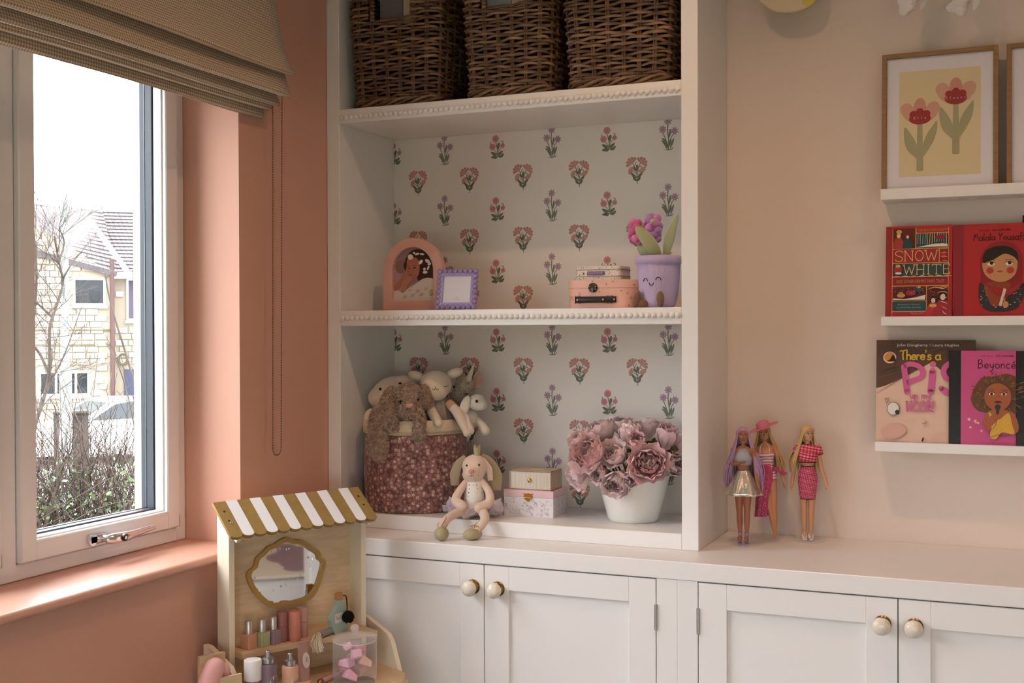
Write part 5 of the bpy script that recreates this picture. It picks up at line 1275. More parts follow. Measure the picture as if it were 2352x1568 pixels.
PE = [((0.640, 0.098, 1.062), .060, (-.35, -.85, .30), 1.0, 'large open pink peony on the left front of the bouquet'),
      ((0.600, 0.120, 1.012), .044, (-.6, -.6, -.35), .9, 'drooping pink peony at the lower left of the bouquet'),
      ((0.708, 0.075, 1.010), .048, (.05, -.85, -.35), .8, 'pink peony hanging over the front rim of the pot'),
      ((0.786, 0.080, 1.052), .060, (.25, -.9, .15), 1.05, 'large open pink peony on the right front with dark heart'),
      ((0.722, 0.135, 1.102), .052, (0, -.35, 1), .25, 'closed rounded pink peony bud at the top middle'),
      ((0.645, 0.160, 1.105), .050, (-.3, -.3, .9), .9, 'ruffled pink peony at the top left of the bouquet'),
      ((0.808, 0.165, 1.098), .046, (.3, -.3, .9), .45, 'half-closed pink peony at the top right of the bouquet'),
      ((0.834, 0.125, 1.046), .044, (.55, -.75, .1), .6, 'half-open pink peony at the right edge of the bouquet'),
      ((0.700, 0.095, 1.062), .050, (-.1, -.85, .35), .8, 'small pink peony in the middle of the bouquet'),
      ((0.585, 0.165, 1.058), .045, (-.9, -.3, .2), .95, 'pink peony at the far left edge of the bouquet'),
      ((0.745, 0.205, 1.112), .044, (.05, .0, 1), .8, 'pink peony at the back of the bouquet, above the pot centre'),
      ((0.610, 0.225, 1.085), .044, (-.5, .5, .7), .9, 'pink peony at the back left of the bouquet'),
      ((0.828, 0.215, 1.070), .042, (.5, .4, .6), .8, 'pink peony at the back right of the bouquet')]
PE += [((0.662, 0.082, 1.022), .036, (-.2, -.9, -.1), .7, 'small pink peony between the left and front flowers'),
      ((0.748, 0.068, 1.020), .034, (.15, -.95, -.15), .6, 'small pink peony tucked under the large right flower'),
      ((0.752, 0.098, 1.092), .040, (.1, -.7, .6), .55, 'half-open pink peony above the large right flower'),
      ((0.600, 0.108, 1.092), .038, (-.5, -.6, .6), .8, 'pink peony above the large left flower'),
      ((0.690, 0.170, 1.122), .040, (-.1, -.2, 1), .8, 'pink peony at the crown of the bouquet')]
for i, (l, s_, f_, op, lab) in enumerate(PE): peony(l, s_ * 1.22, f_, op, i + 1, lab)
# ================================================================== FASHION DOLLS ON THE WORKTOP
def loft(mb, rings, n=18):
    """rings: (cx, cy, z, rx, ry)"""
    vs = []; fs = []
    for cx, cy, z, rx, ry in rings:
        for i in range(n):
            a = 2 * PI * i / n; vs.append((cx + rx * math.cos(a), cy + ry * math.sin(a), z))
    for j in range(len(rings) - 1):
        for i in range(n): fs.append((j * n + i, j * n + (i + 1) % n, (j + 1) * n + (i + 1) % n, (j + 1) * n + i))
    fs.append(tuple(range(n))[::-1]); fs.append(tuple((len(rings) - 1) * n + i for i in range(n)))
    return mb.add(vs, fs)
def hand_on(b, wrist, d, palm_n, s=1.0):
    """small hand: palm plus five separate fingers"""
    d = Vector(d).normalized(); pn = Vector(palm_n).normalized(); sd = d.cross(pn).normalized(); w_ = Vector(wrist)
    Mx = Matrix((sd, pn, d)).transposed()
    b.ell(w_ + d * .0055 * s, (.0042 * s, .0020 * s, .0062 * s), 10, 8, Mx)
    for k, (o, L) in enumerate(((-.0030, .0068), (-.0010, .0082), (.0010, .0078), (.0030, .0062))):
        p0 = w_ + d * .0095 * s + sd * o * s
        b.tube([p0, p0 + d * L * .55 * s, p0 + d * L * s - pn * .0014 * s], [.0010 * s, .0009 * s, .0006 * s], 5)
    p0 = w_ + d * .004 * s - sd * .0038 * s
    b.tube([p0, p0 + d * .004 * s - sd * .0022 * s, p0 + d * .0078 * s - sd * .0024 * s], [.0013 * s, .0011 * s, .0007 * s], 5)
def doll(label, loc, rotz, skin, hair, lips, arms, legs, lean=0.0, head_turn=0.0):
    root = thing('fashion_doll', label, 'doll', loc, rotz, group='fashion dolls on the worktop')
    SK = mat(skin, 0.45, name='doll_vinyl')
    b = MB()
    loft(b, [(0, 0, .143, .017, .012), (0, .001, .152, .0215, .0145), (0, .001, .162, .0205, .014), (0, 0, .175, .0155, .0115), (0, 0, .186, .0138, .0105), (0, -.001, .200, .0175, .0125), (0, -.003, .213, .0205, .0165), (0, -.001, .224, .0215, .0125), (0, .001, .234, .0235, .0095), (0, .001, .2405, .015, .0075), (0, .0005, .2455, .0062, .0060), (0, 0, .258, .0052, .0052)])
    for sx in (-1, 1):
        lg = legs[0 if sx < 0 else 1]; P = cat_curve(lg, 5)
        b.tube(P, lerp_list([.0125, .0116, .0080, .0074, .0078, .0042, .0038], len(P)), 12)
        f = P[-1]; b.tube([f, f + Vector((0, -.006, -.009)), f + Vector((0, -.014, -.0135))], [.0044, .0042, .0028], 10)
        b.ell((sx * .0235, .001, .2325), (.0078, .0076, .0085), 12, 9)
        am = arms[0 if sx < 0 else 1]; P = cat_curve(am, 6)
        b.tube(P, lerp_list([.0066, .0060, .0052, .0050, .0036], len(P)), 10)
        d = (P[-1] - P[-2]).normalized(); hand_on(b, P[-1] - d * .001, d, Vector((sx * .6, .8, .2)))
    o = b.build('figure', SK, root)
    r_ = o.modifiers.new('surface', 'REMESH'); r_.mode = 'VOXEL'; r_.voxel_size = .00095; r_.use_smooth_shade = True
    s_ = o.modifiers.new('soft', 'SMOOTH'); s_.iterations = 3; s_.factor = .5
    # head with face
    ht = Matrix.Translation((0, -.001, .268)) @ Matrix.Rotation(head_turn, 4, 'Z')
    b = MB(); b.T = ht
    b.ell((0, .001, .005), (.0140, .0150, .0150), 20, 14); b.ell((0, -.004, -.005), (.0112, .0115, .0135), 18, 12); b.ell((0, -.0095, -.0125), (.0055, .0055, .0050), 12, 9)
    b.ell((0, -.0158, -.0035), (.0019, .0022, .0030), 10, 8); b.ell((-.0130, .001, -.002), (.0020, .003, .0042), 8, 6); b.ell((.0130, .001, -.002), (.0020, .003, .0042), 8, 6)
    h = b.build('head', SK, root)
    r_ = h.modifiers.new('surface', 'REMESH'); r_.mode = 'VOXEL'; r_.voxel_size = .0008; r_.use_smooth_shade = True
    s_ = h.modifiers.new('soft', 'SMOOTH'); s_.iterations = 4; s_.factor = .5
    for sx in (-1, 1):
        q = MB(); q.T = ht; q.ell((sx * .0057, -.0137, .0012), (.0031, .0012, .0020), 12, 8, Matrix.Rotation(sx * .25, 3, 'Z')); e = q.build('eye', mat('#e9e2da', .3), h)
        q = MB(); q.T = ht; q.ell((sx * .0055, -.0144, .0012), (.0016, .0008, .0017), 10, 8); q.build('iris', mat('#33404a', .2), h)
        q = MB(); q.T = ht; q.tube(cat_curve([(sx * .0024, -.0150, .0022), (sx * .0055, -.0153, .0036), (sx * .0094, -.0136, .0028)], 4), [.0005] * 8 + [.0003], 5); q.build('eyelash', mat('#1c1411', .6), h)
        q = MB(); q.T = ht; q.tube(cat_curve([(sx * .0026, -.0152, .0062), (sx * .0060, -.0150, .0076), (sx * .0098, -.0128, .0064)], 4), .0005, 5); q.build('eyebrow', mat('#6b4a33', .7), h)
    q = MB(); q.T = ht; q.ell((0, -.0152, -.0086), (.0036, .0011, .0013), 12, 8); q.build('lips', mat(lips, .35), h)
    return root, SK, ht
def hair_strands(name, root, ht, m, n, length, seed, spread, front=0.3, wob=.004, rad=.0017, off=(0, 0)):
    rng = random.Random(seed); b = MB()
    b.T = ht; b.ell((0, .0042, .0070), (.0168, .0158, .0172), 20, 12); b.ell((0, .009, -.006), (.0145, .0085, .016), 16, 10); b.T = Matrix.Identity(4)
    for i in range(n):
        a = PI / 2 + (rng.random() * 2 - 1) * PI * (0.5 + front * .5)   # around the back and sides, 90 deg = straight back
        ca, sa = math.cos(a), math.sin(a)
        top = ht @ Vector((ca * .004, sa * .004 + .002, .0225)); s1 = ht @ Vector((ca * .0150, sa * .0150 + .003, .012)); s2 = ht @ Vector((ca * .0168, max(sa * .0165, -.006) + .003, -.006))
        L = length * rng.uniform(.82, 1.05); k = spread * rng.uniform(.7, 1.25)
        e1 = s2 + Vector((ca * k * .55 + off[0] * .4, sa * k * .25 + .003, -L * .35)); e2 = s2 + Vector((ca * k + off[0] + rng.uniform(-wob, wob), sa * k * .35 + .004 + rng.uniform(-wob, wob), -L * .7)); e3 = e2 + Vector((rng.uniform(-wob, wob) + off[0] * .4, rng.uniform(-wob, wob), -L * .3))
        P = cat_curve([top, s1, s2, e1, e2, e3], 4); b.tube(P, lerp_list([rad * .7, rad, rad, rad * .9, rad * .25], len(P)), 5)
    return stuff(b.build(name, m, root, angle=80))
def drape(name, root, rings, m, wave=0.0, nw=9, n=72, ph=0.0, arc=None):
    """open skirt-like shell; rings (cx, cy, z, rx, ry)"""
    b = MB(); lo, hi = arc if arc else (0, 2 * PI)
    def fn(u, v):
        t = v * (len(rings) - 1); k = min(int(t), len(rings) - 2); f = t - k
        R_ = [rings[k][i] + (rings[k + 1][i] - rings[k][i]) * f for i in range(5)]
        a = lo + (hi - lo) * u; w_ = 1 + wave * v * math.sin(nw * a + ph)
        return (R_[0] + R_[3] * w_ * math.cos(a), R_[1] + R_[4] * w_ * math.sin(a), R_[2])
    b.grid(fn, n, (len(rings) - 1) * 4); o = b.build(name, m, root, angle=80)
    q = o.modifiers.new('cloth', 'SOLIDIFY'); q.thickness = .0008; q.offset = 1
    return o
def check_mat(name, c1, c2, size, rot=0.6):
    def fn(N, L, b, co):
        mp = N.new('ShaderNodeMapping'); mp.inputs['Rotation'].default_value = (0, rot, 0); L.new(co, mp.inputs[0])
        w1 = N.new('ShaderNodeTexChecker'); w1.inputs['Scale'].default_value = 1 / size; w1.inputs['Color1'].default_value = lin(c1); w1.inputs['Color2'].default_value = lin(c2)
        mv = N.new('ShaderNodeVectorMath'); mv.operation = 'MULTIPLY'; mv.inputs[1].default_value = (1, 0, 1); L.new(mp.outputs[0], mv.inputs[0])
        av = N.new('ShaderNodeVectorMath'); av.inputs[1].default_value = (.0003, .0005, .0004); L.new(mv.outputs[0], av.inputs[0]); L.new(av.outputs[0], w1.inputs['Vector'])
        # thin diagonal teeth of the houndstooth
        wv_ = N.new('ShaderNodeTexWave'); wv_.bands_direction = 'DIAGONAL'; wv_.inputs['Scale'].default_value = .42 / size; L.new(mv.outputs[0], wv_.inputs['Vector'])
        gt = N.new('ShaderNodeMath'); gt.operation = 'GREATER_THAN'; gt.inputs[1].default_value = .74; L.new(wv_.outputs[1], gt.inputs[0])
        mx = N.new('ShaderNodeMix'); mx.data_type = 'RGBA'; L.new(gt.outputs[0], mx.inputs[0]); L.new(w1.outputs[0], mx.inputs[6]); mx.inputs[7].default_value = lin(c1)
        L.new(mx.outputs[2], b.inputs['Base Color']); b.inputs['Roughness'].default_value = .8
    return node_mat(name, fn)
def holo(N, L, b, co):
    n = N.new('ShaderNodeTexNoise'); n.inputs['Scale'].default_value = 55; L.new(co, n.inputs['Vector'])
    cr = N.new('ShaderNodeValToRGB'); e = cr.color_ramp.elements; e[0].position = .3; e[0].color = lin('#c9ded2'); e[1].position = .7; e[1].color = lin('#d8d4e4')
    for pz, c in ((.42, '#dfe3e6'), (.50, '#e8c3b4'), (.56, '#cfe6d4')): q = e.new(pz); q.color = lin(c)
    L.new(n.outputs[0], cr.inputs[0]); L.new(cr.outputs[0], b.inputs['Base Color']); b.inputs['Metallic'].default_value = .85; b.inputs['Roughness'].default_value = .22
    bp = N.new('ShaderNodeBump'); bp.inputs['Strength'].default_value = .6; bp.inputs['Distance'].default_value = .002; L.new(n.outputs[0], bp.inputs['Height']); L.new(bp.outputs[0], b.inputs['Normal'])
HOLO = node_mat('iridescent_foil', holo)
ARM_DOWN = lambda s: [(s * .0245, .001, .234), (s * .0285, .002, .205), (s * .031, .001, .180), (s * .0345, -.003, .160), (s * .039, -.007, .140)]
LEGS = [[(-.0095, 0, .148), (-.010, 0, .125), (-.0095, -.001, .085), (-.0092, -.001, .076), (-.009, .002, .055), (-.0082, .003, .022), (-.0080, .003, .018)], [(.0095, 0, .148), (.010, 0, .125), (.0095, -.001, .085), (.0092, -.001, .076), (.009, .002, .055), (.0082, .003, .022), (.0080, .003, .018)]]
ACR = mat('#f4f2ee', 0.06, alpha=0.22, name='clear_acrylic')
def stand(label, loc, rotz=0):
    t = thing('doll_stand', label, 'doll stand', loc, rotz, group='clear doll stands')
    MB().lathe([(.0001, .0), (.038, 0), (.0395, .001), (.0395, .0032), (.038, .0042), (.0001, .0042)], 40, close=False).build('base_disc', ACR, t, angle=30)
    b = MB(); b.tube([(.012, .024, .004), (.012, .024, .15)], .0022, 8); b.build('pole', ACR, t)
    b = MB(); b.tube([(.0 + .019 * math.cos(a), .003 + .021 * math.sin(a), .150) for a in [PI * (.0 + 1.0 * i / 12) for i in range(13)]], .0014, 6); b.build('waist_clip', ACR, t)
ZT = 0.852
# doll one: long lilac hair, foil skirt
stand('clear doll stand under the doll with lilac hair', (1.022, 0.135, ZT), .3)
D1, SK1, H1 = doll('fashion doll with long lilac hair and shiny silver skirt', (1.018, 0.125, ZT + .0042), math.radians(6), '#a8694a', 'x', '#8d3f3c',
    [[(-.0245, .001, .234), (-.030, .004, .212), (-.033, .002, .1985), (-.020, -.012, .199), (-.004, -.021, .2035)], ARM_DOWN(1)], LEGS, head_turn=.15)
HL = mat('#b58fb8', 0.45, sheen=.3, name='lilac_doll_hair')
hair_strands('hair', D1, H1, HL, 150, .125, 4, .024, .42)
drape('halter_top', D1, [(0, .001, .2385, .010, .0085), (0, -.001, .230, .016, .0125), (0, -.0025, .213, .0225, .0185), (0, -.001, .197, .0195, .0150)], mat('#b9bcc4', .3, metal=.6, bump=.5, bscale=900), .0)
drape('foil_skirt', D1, [(0, 0, .184, .0152, .0120), (0, 0, .175, .0195, .0160), (0, 0, .150, .032, .027), (0, 0, .122, .046, .038)], HOLO, .10, 6, ph=.8)
for sx in (-1, 1):
    b = MB(); f = Vector((sx * .0080, .003, .0145))
    b.tube([f + Vector((0, .001, .006)), f + Vector((0, .001, .011))], .0058, 12, cap=False); b.tube([f + Vector((0, -.0045, -.004)), f + Vector((0, -.0065, -.001))], .0062, 10, cap=False); b.tube([f + Vector((0, -.011, -.0105)), f + Vector((0, -.0130, -.0078))], .0052, 10, cap=False)
    b.box(f.x - .0045, f.x + .0045, -.017, .006, .0, .0018); b.tube([f + Vector((0, .003, -.0145)), f + Vector((0, .003, -.004))], .0016, 8); b.build('strappy_sandal', mat('#9a86c0', .35), D1)
# doll two: wide pink hat, sarong, leaning back on one foot
D2, SK2, H2 = doll('fashion doll in a wide pink sun hat and dotted pink sarong', (1.076, 0.205, ZT + .006), math.radians(4), '#c98a62', 'x', '#b5605c',
    [ARM_DOWN(-1), [(.0245, .001, .234), (.0285, .002, .205), (.032, .001, .180), (.037, -.003, .160), (.041, -.007, .140)]],
    [[(-.0095, 0, .148), (-.008, -.003, .125), (-.002, -.005, .085), (0, -.005, .076), (.003, -.002, .055), (.006, .0, .022), (.0065, .0, .018)], LEGS[1]], head_turn=.12)
D2.rotation_euler.x = math.radians(-3); D2.rotation_euler.y = math.radians(-5)
BL = mat('#c9a06a', 0.45, sheen=.3, name='blonde_doll_hair')
hair_strands('hair', D2, H2, BL, 130, .100, 7, .020, .38, wob=.006)
def zig(N, L, b, co):
    w1 = N.new('ShaderNodeTexWave'); w1.bands_direction = 'Z'; w1.inputs['Scale'].default_value = 42; w1.inputs['Distortion'].default_value = 2.4; w1.inputs['Detail'].default_value = 0; w1.inputs['Detail Scale'].default_value = 1.6
    L.new(co, w1.inputs['Vector']); cr = N.new('ShaderNodeValToRGB'); cr.color_ramp.interpolation = 'CONSTANT'; cr.color_ramp.elements[0].color = lin('#cf7f92'); cr.color_ramp.elements[1].position = .5; cr.color_ramp.elements[1].color = lin('#eadfe2')
    L.new(w1.outputs[1], cr.inputs[0]); L.new(cr.outputs[0], b.inputs['Base Color']); b.inputs['Roughness'].default_value = .6
drape('striped_swimsuit', D2, [(0, -.003, .2195, .0215, .0150), (0, -.003, .213, .0218, .0178), (0, -.001, .200, .0185, .0138), (0, 0, .186, .0148, .0118), (0, .001, .165, .0215, .0152), (0, .001, .152, .0222, .0155)], node_mat('pink_white_stripes', zig))
for sx in (-1, 1):
    b = MB(); b.tube(cat_curve([(sx * .012, -.015, .219), (sx * .011, -.010, .232), (sx * .006, -.004, .243)], 4), .0010, 5); b.build('strap', mat('#efe6e8', .5), D2)
def sardots(N, L, b, co):
    v = N.new('ShaderNodeTexVoronoi'); v.inputs['Scale'].default_value = 210; v.inputs['Randomness'].default_value = .5; L.new(co, v.inputs['Vector'])
    cr = N.new('ShaderNodeValToRGB'); cr.color_ramp.interpolation = 'CONSTANT'; cr.color_ramp.elements[0].color = lin('#e6a0b8'); cr.color_ramp.elements[1].position = .24; cr.color_ramp.elements[1].color = lin('#c2416c')
    L.new(v.outputs['Distance'], cr.inputs[0]); L.new(cr.outputs[0], b.inputs['Base Color']); b.inputs['Roughness'].default_value = .7; b.inputs['Alpha'].default_value = .9
SAR = node_mat('dotted_pink_chiffon', sardots)
drape('sarong', D2, [(0, 0, .190, .0165, .0135), (0, .001, .170, .0232, .0170), (-.001, .001, .150, .0245, .0185), (-.010, .001, .120, .0205, .0185), (-.016, .001, .085, .0195, .0185), (-.020, .002, .058, .0200, .0190)], SAR, .05, 8, arc=(PI * .15, PI * 1.72))
b = MB(); b.tube(cat_curve([(.018, -.010, .178), (.030, -.010, .172), (.040, -.008, .166), (.052, -.008, .162)], 5), lerp_list([.005, .003, .007, .0005], 16), 10, flat=.3); b.ell((.020, -.011, .177), (.006, .005, .005), 10, 8); b.build('sarong_knot', SAR, D2)
HATM = mat('#d97f97', .55, name='pink_felt')
b = MB(); b.T = H2 @ Matrix.Translation((0, .001, .0165)) @ Matrix.Rotation(math.radians(-16), 4, 'Y') @ Matrix.Rotation(math.radians(6), 4, 'X')
b.lathe([(.0001, .0165), (.010, .0160), (.0155, .0125), (.0172, .004), (.0180, .0), (.026, -.0012), (.040, .0002), (.0405, -.001), (.026, -.0030), (.0175, -.002)], 48, close=False, wave=lambda a: 1 + .02 * math.sin(2 * a)); hat = b.build('sun_hat', HATM, D2)
b = MB(); 
for k in range(4): b.tube([(-.0352 + .0050 * math.cos(a), -.0035 + .0050 * math.sin(a), .1525 + k * .0024) for a in [2 * PI * i / 14 for i in range(14)]], .0008, 5, closed=True)
b.build('bangles', mat('#c8932f', .25, metal=1), D2)
# doll three: houndstooth suit
stand('clear doll stand under the doll in the houndstooth suit', (1.160, 0.248, ZT), .2)
D3, SK3, H3 = doll('blonde fashion doll in a red and pink houndstooth top and skirt', (1.158, 0.240, ZT + .0042), math.radians(14), '#d39c74', 'x', '#cf6f74',
    [[(-.0245, .001, .234), (-.0300, .002, .205), (-.0335, .001, .180), (-.037, -.003, .160), (-.040, -.007, .140)], [(.0245, .001, .234), (.0300, .002, .205), (.0345, .001, .180), (.041, -.003, .160), (.047, -.007, .138)]],
    LEGS, head_turn=.35)
hair_strands('hair', D3, H3, mat('#d8b57c', .45, sheen=.3, name='light_blonde_doll_hair'), 120, .092, 12, .017, .30, wob=.004, off=(-.006, 0))
HT1 = check_mat('houndstooth_large', '#c62f44', '#e59ab4', .0058); HT2 = check_mat('houndstooth_small', '#b8284c', '#e28fae', .0030); NAVY = mat('#1e1420', .8)
drape('knit_top', D3, [(0, .001, .2430, .0085, .0085), (0, .0005, .2390, .0190, .0120), (0, -.001, .230, .0235, .0140), (0, -.0035, .213, .0228, .0190), (0, -.001, .198, .0208, .0160)], HT1)
for sx in (-1, 1):
    b = MB(); b.tube(cat_curve([(sx * .0215, .001, .2375), (sx * .0265, .001, .228), (sx * .0295, .002, .2175)], 5), lerp_list([.0088, .0100, .0085], 11), 14); b.build('puff_sleeve', HT1, D3)
    b = MB(); b.tube([(sx * .0294, .002, .2185), (sx * .0298, .002, .2162)], .0088, 14); b.build('sleeve_trim', NAVY, D3)
for z, rx, ry, cy in ((.1978, .0213, .0165, -.001), (.1868, .0155, .0124, 0), (.1045, .0185, .0165, 0), (.2432, .0090, .0090, .001)):
    b = MB(); b.tube([(rx * math.cos(a), cy + ry * math.sin(a), z) for a in [2 * PI * i / 30 for i in range(30)]], .0011, 6, closed=True); b.build('dark_trim', NAVY, D3)
drape('pencil_skirt', D3, [(0, 0, .1875, .0150, .0120), (0, .001, .170, .0215, .0160), (0, .001, .152, .0238, .0170), (0, 0, .125, .0212, .0165), (0, 0, .104, .0182, .0162)], HT2)
for sx in (-1, 1):
    b = MB(); f = Vector((sx * .0080, .003, .0145)); b.tube([f + Vector((0, .004, -.004)), f + Vector((0, -.004, -.008)), f + Vector((0, -.013, -.0115))], [.0068, .0066, .0046], 12); b.tube([f + Vector((0, .003, -.0145)), f + Vector((0, .003, -.004))], .002, 8); b.build('white_shoe', mat('#e9e6e2', .4), D3)
b = MB(); b.T = H3; b.box(.0128, .0150, -.0080, -.0030, .0080, .0150, bev=.0008); b.build('hair_clip', mat('#d99ab4', .4), D3)
# ================================================================== TOY DRESSING TABLE
VA = math.radians(64.8)
PLY = mat('#dcc09a', 0.55, var=0.10, vscale=14, stretch=(1, 1, 6), name='birch_plywood'); PLYE = mat('#e9dcc4', 0.5, name='pale_painted_wood')
GOLDP = mat('#a68a52', 0.42, metal=.25, var=.06, vscale=60, name='gold_paint'); WHTP = mat('#eef0f4', 0.35, name='white_paint')
VT = thing('toy_dressing_table', 'wooden toy dressing table with striped awning and shell mirror', 'dressing table', (0.10, -0.22, 0), VA)
bx('back_panel', PLY, VT, -0.362, -0.012, -0.001, 0.006, 0.40, 0.985)
for x0, x1 in ((-0.376, -0.362), (-0.012, 0.002)):
    po = MB(); po.prism([(-.05, 0), (.006, 0), (.006, .985), (-.02, .972), (-.05, .948)], x0, x1); po.T = Matrix.Identity(4)
    q = MB(); q.T = Matrix.Rotation(PI / 2, 4, 'Z') @ Matrix.Scale(-1, 4, (0, 1, 0)); q.prism([(-.05, 0), (.006, 0), (.006, .985), (-.02, .970), (-.05, .945)], x0, x1); q.build('post', PLYE, VT, angle=30)
# awning: thirteen rounded slats, gold and white in turn
tiltA = math.atan2(.070, .088); LA = .1145; NSL = 13; WS = 0.404 / NSL
aw = MB(); aw.T = Matrix.Translation((-0.388, 0.006, 0.9905)) @ Matrix.Rotation(tiltA, 4, 'X')
for i in range(NSL):
    x0 = i * WS; r_ = WS / 2; m_ = GOLDP if i % 2 == 0 else WHTP
    pts = [(x0, 0), (x0 + WS, 0), (x0 + WS, -LA + r_ * .62)] + [(x0 + r_ + r_ * math.cos(a), -LA + r_ * .62 - r_ * .62 * math.sin(a)) for a in [PI * k / 8 for k in range(1, 8)]] + [(x0, -LA + r_ * .62)]
    b = MB(); b.T = aw.T @ Matrix.Rotation(-PI / 2, 4, 'X')
    b.prism(pts, -.004 if i % 2 == 0 else -.0043, .0035)
    sl = b.build('awning_slat', [GOLDP], VT, angle=30)
    if i % 2:
        b = MB(); b.T = aw.T; ins = .0012
        b.add([((x - x0 - r_) * .93 + x0 + r_, y if y == 0 else y + .0015, .0047) for x, y in pts], [tuple(range(len(pts)))]); b.build('white_stripe', WHTP, sl, angle=0)
for x, y in ((.016, -.032), (.016, -.062), (.388, -.032), (.388, -.062)):
    b = MB(); b.T = aw.T @ Matrix.Translation((x, y, .0043)); b.lathe([(.0001, .0006), (.0022, .0004), (.0028, 0)], 12); b.build('screw', mat('#3c3426', .4, metal=.7), VT)
for xx in (-0.366, -0.008):
    q = MB(); q.T = Matrix.Rotation(PI / 2, 4, 'Z') @ Matrix.Scale(-1, 4, (0, 1, 0)); q.prism([(-.004, .972), (-.080, .914), (-.076, .908), (-.004, .940)], xx - .005, xx + .005); q.build('awning_bracket', PLYE, VT, angle=30)
for zz in (.952, .930):
    b = MB(); b.T = Matrix.Translation((-.369, -.0502, zz)) @ Matrix.Rotation(PI / 2, 4, 'X'); b.lathe([(.0001, .0012), (.003, .001), (.0042, 0)], 14); b.build('screw', CHROME, VT)
# shell mirror
SHELL = [(-0.2342, 0.7261), (-0.1493, 0.7269), (-0.1139, 0.7487), (-0.0935, 0.797), (-0.0890, 0.8190), (-0.1015, 0.8300), (-0.1058, 0.8441), (-0.1260, 0.8582), (-0.1392, 0.8687), (-0.1600, 0.8810), (-0.1800, 0.8840), (-0.1985, 0.8915), (-0.2190, 0.8870), (-0.2320, 0.8800), (-0.2509, 0.8760), (-0.2650, 0.8643), (-0.2824, 0.8530), (-0.2890, 0.8335), (-0.3032, 0.8243), (-0.3068, 0.8084), (-0.2898, 0.772), (-0.2587, 0.7394)]
SH = [(q.x, q.y) for q in cat_curve([(a, b_, 0) for a, b_ in SHELL], 3, True)]; cxm, czm = -.198, .806
inn = [(cxm + (x - cxm) * .885, czm + (z - czm) * .865) for x, z in SH]
mf = MB().prism(SH, -.0085, -.001, hole=inn).build('mirror_frame', mat('#b5924f', .45, metal=.2), VT, angle=30)
MB().prism(inn, -.0042, -.0015).build('mirror', mat('#dfe2e4', 0.03, metal=1.0, name='mirror_silver'), VT, angle=0)
GEM = MB().lathe([(.0001, -.0026), (.0016, -.0026), (.0030, -.0008), (.0026, 0)], 7).mesh('gem', mat('#efe9f4', 0.08, metal=.2, name='cut_gem'), 0)
for k, (x, z) in enumerate([(-.279, .838), (-.262, .856), (-.238, .862), (-.229, .869), (-.217, .866), (-.196, .882), (-.186, .882), (-.197, .862), (-.190, .863), (-.150, .864), (-.137, .834), (-.128, .829), (-.134, .812), (-.148, .802), (-.158, .796), (-.168, .787), (-.200, .777), (-.214, .775), (-.236, .768), (-.252, .764), (-.268, .768), (-.277, .778), (-.288, .800), (-.284, .806), (-.290, .793)]):
    o = link('gem', GEM, mf, (x, -.0046, z), (PI / 2, 0, k))
# shelf, tray, wings
def slab(name, pts, z0, z1, m_=PLY):
    b = MB(); n = len(pts); b.add([(x, y, z0) for x, y in pts] + [(x, y, z1) for x, y in pts], [tuple(range(n))[::-1], tuple(range(n, 2 * n))] + [(i, (i + 1) % n, n + (i + 1) % n, n + i) for i in range(n)]); return b.build(name, m_, VT, angle=30)
ZS, ZTR = 0.655, 0.560
slab('shelf', [(-.362, -.001), (-.362, -.085)] + [(-.362 + .35 * t, -.085 - .034 * t + .018 * math.sin(PI * t)) for t in [k / 14 for k in range(15)]] + [(-.012, -.001)], ZS - .013, ZS)
slab('tray_floor', [(-.40, -.001), (-.40, -.19), (-.36, -.235), (-.02, -.235), (.02, -.19), (.02, -.001)], ZTR - .012, ZTR)
for x0, x1, sg in ((-.412, -.400, -1), (.020, .032, 1)):
    q = MB(); q.T = Matrix.Rotation(PI / 2, 4, 'Z') @ Matrix.Scale(-1, 4, (0, 1, 0))
    q.prism([(.006, 0), (.006, .668), (-.02, .668), (-.115, .640), (-.13, .625), (-.20, .47), (-.20, 0)], x0, x1); q.build('side_wing', PLYE if sg < 0 else PLYE, VT, angle=30)
bx('front_apron', PLY, VT, -.40, .02, -.20, -.19, .40, ZTR - .012); bx('foot_rail', PLY, VT, -.40, .02, -.1, -.085, .10, .16)
# small holder box on the near side
bx('side_holder', PLY, VT, -.475, -.413, -.175, -.168, .50, .640); bx('side_holder', PLY, VT, -.475, -.413, -.10, -.09, .50, .672); bx('side_holder', PLY, VT, -.475, -.413, -.168, -.10, .50, .512)
HD = thing('toy_hairdryer', 'pale pink rounded toy hairdryer in the side holder of the dressing table', 'toy', (0, 0, 0), 0)
def vloc(x, y, z): return (0.10 + math.cos(VA) * x - math.sin(VA) * y, -0.22 + math.sin(VA) * x + math.cos(VA) * y, z)
HD.location = vloc(-.445, -.135, .512); HD.rotation_euler.z = VA
PKT = mat('#e3aaa6', 0.5, name='pale_pink_lacquer')
b = MB(); b.tube(cat_curve([(.0, .0, .0), (.0, .004, .07), (.004, .006, .125)], 5), [.021] * 11, 20); b.ell((.004, .006, .126), (.0225, .0225, .022), 18, 12); b.build('handle', PKT, HD)
b = MB(); b.tube([(-.050, -.030, .100), (-.034, -.022, .128), (-.018, -.012, .146)], [.022, .023, .022], 20); b.ell((-.018, -.012, .146), (.022, .022, .020), 18, 12); b.build('nozzle', PKT, HD)

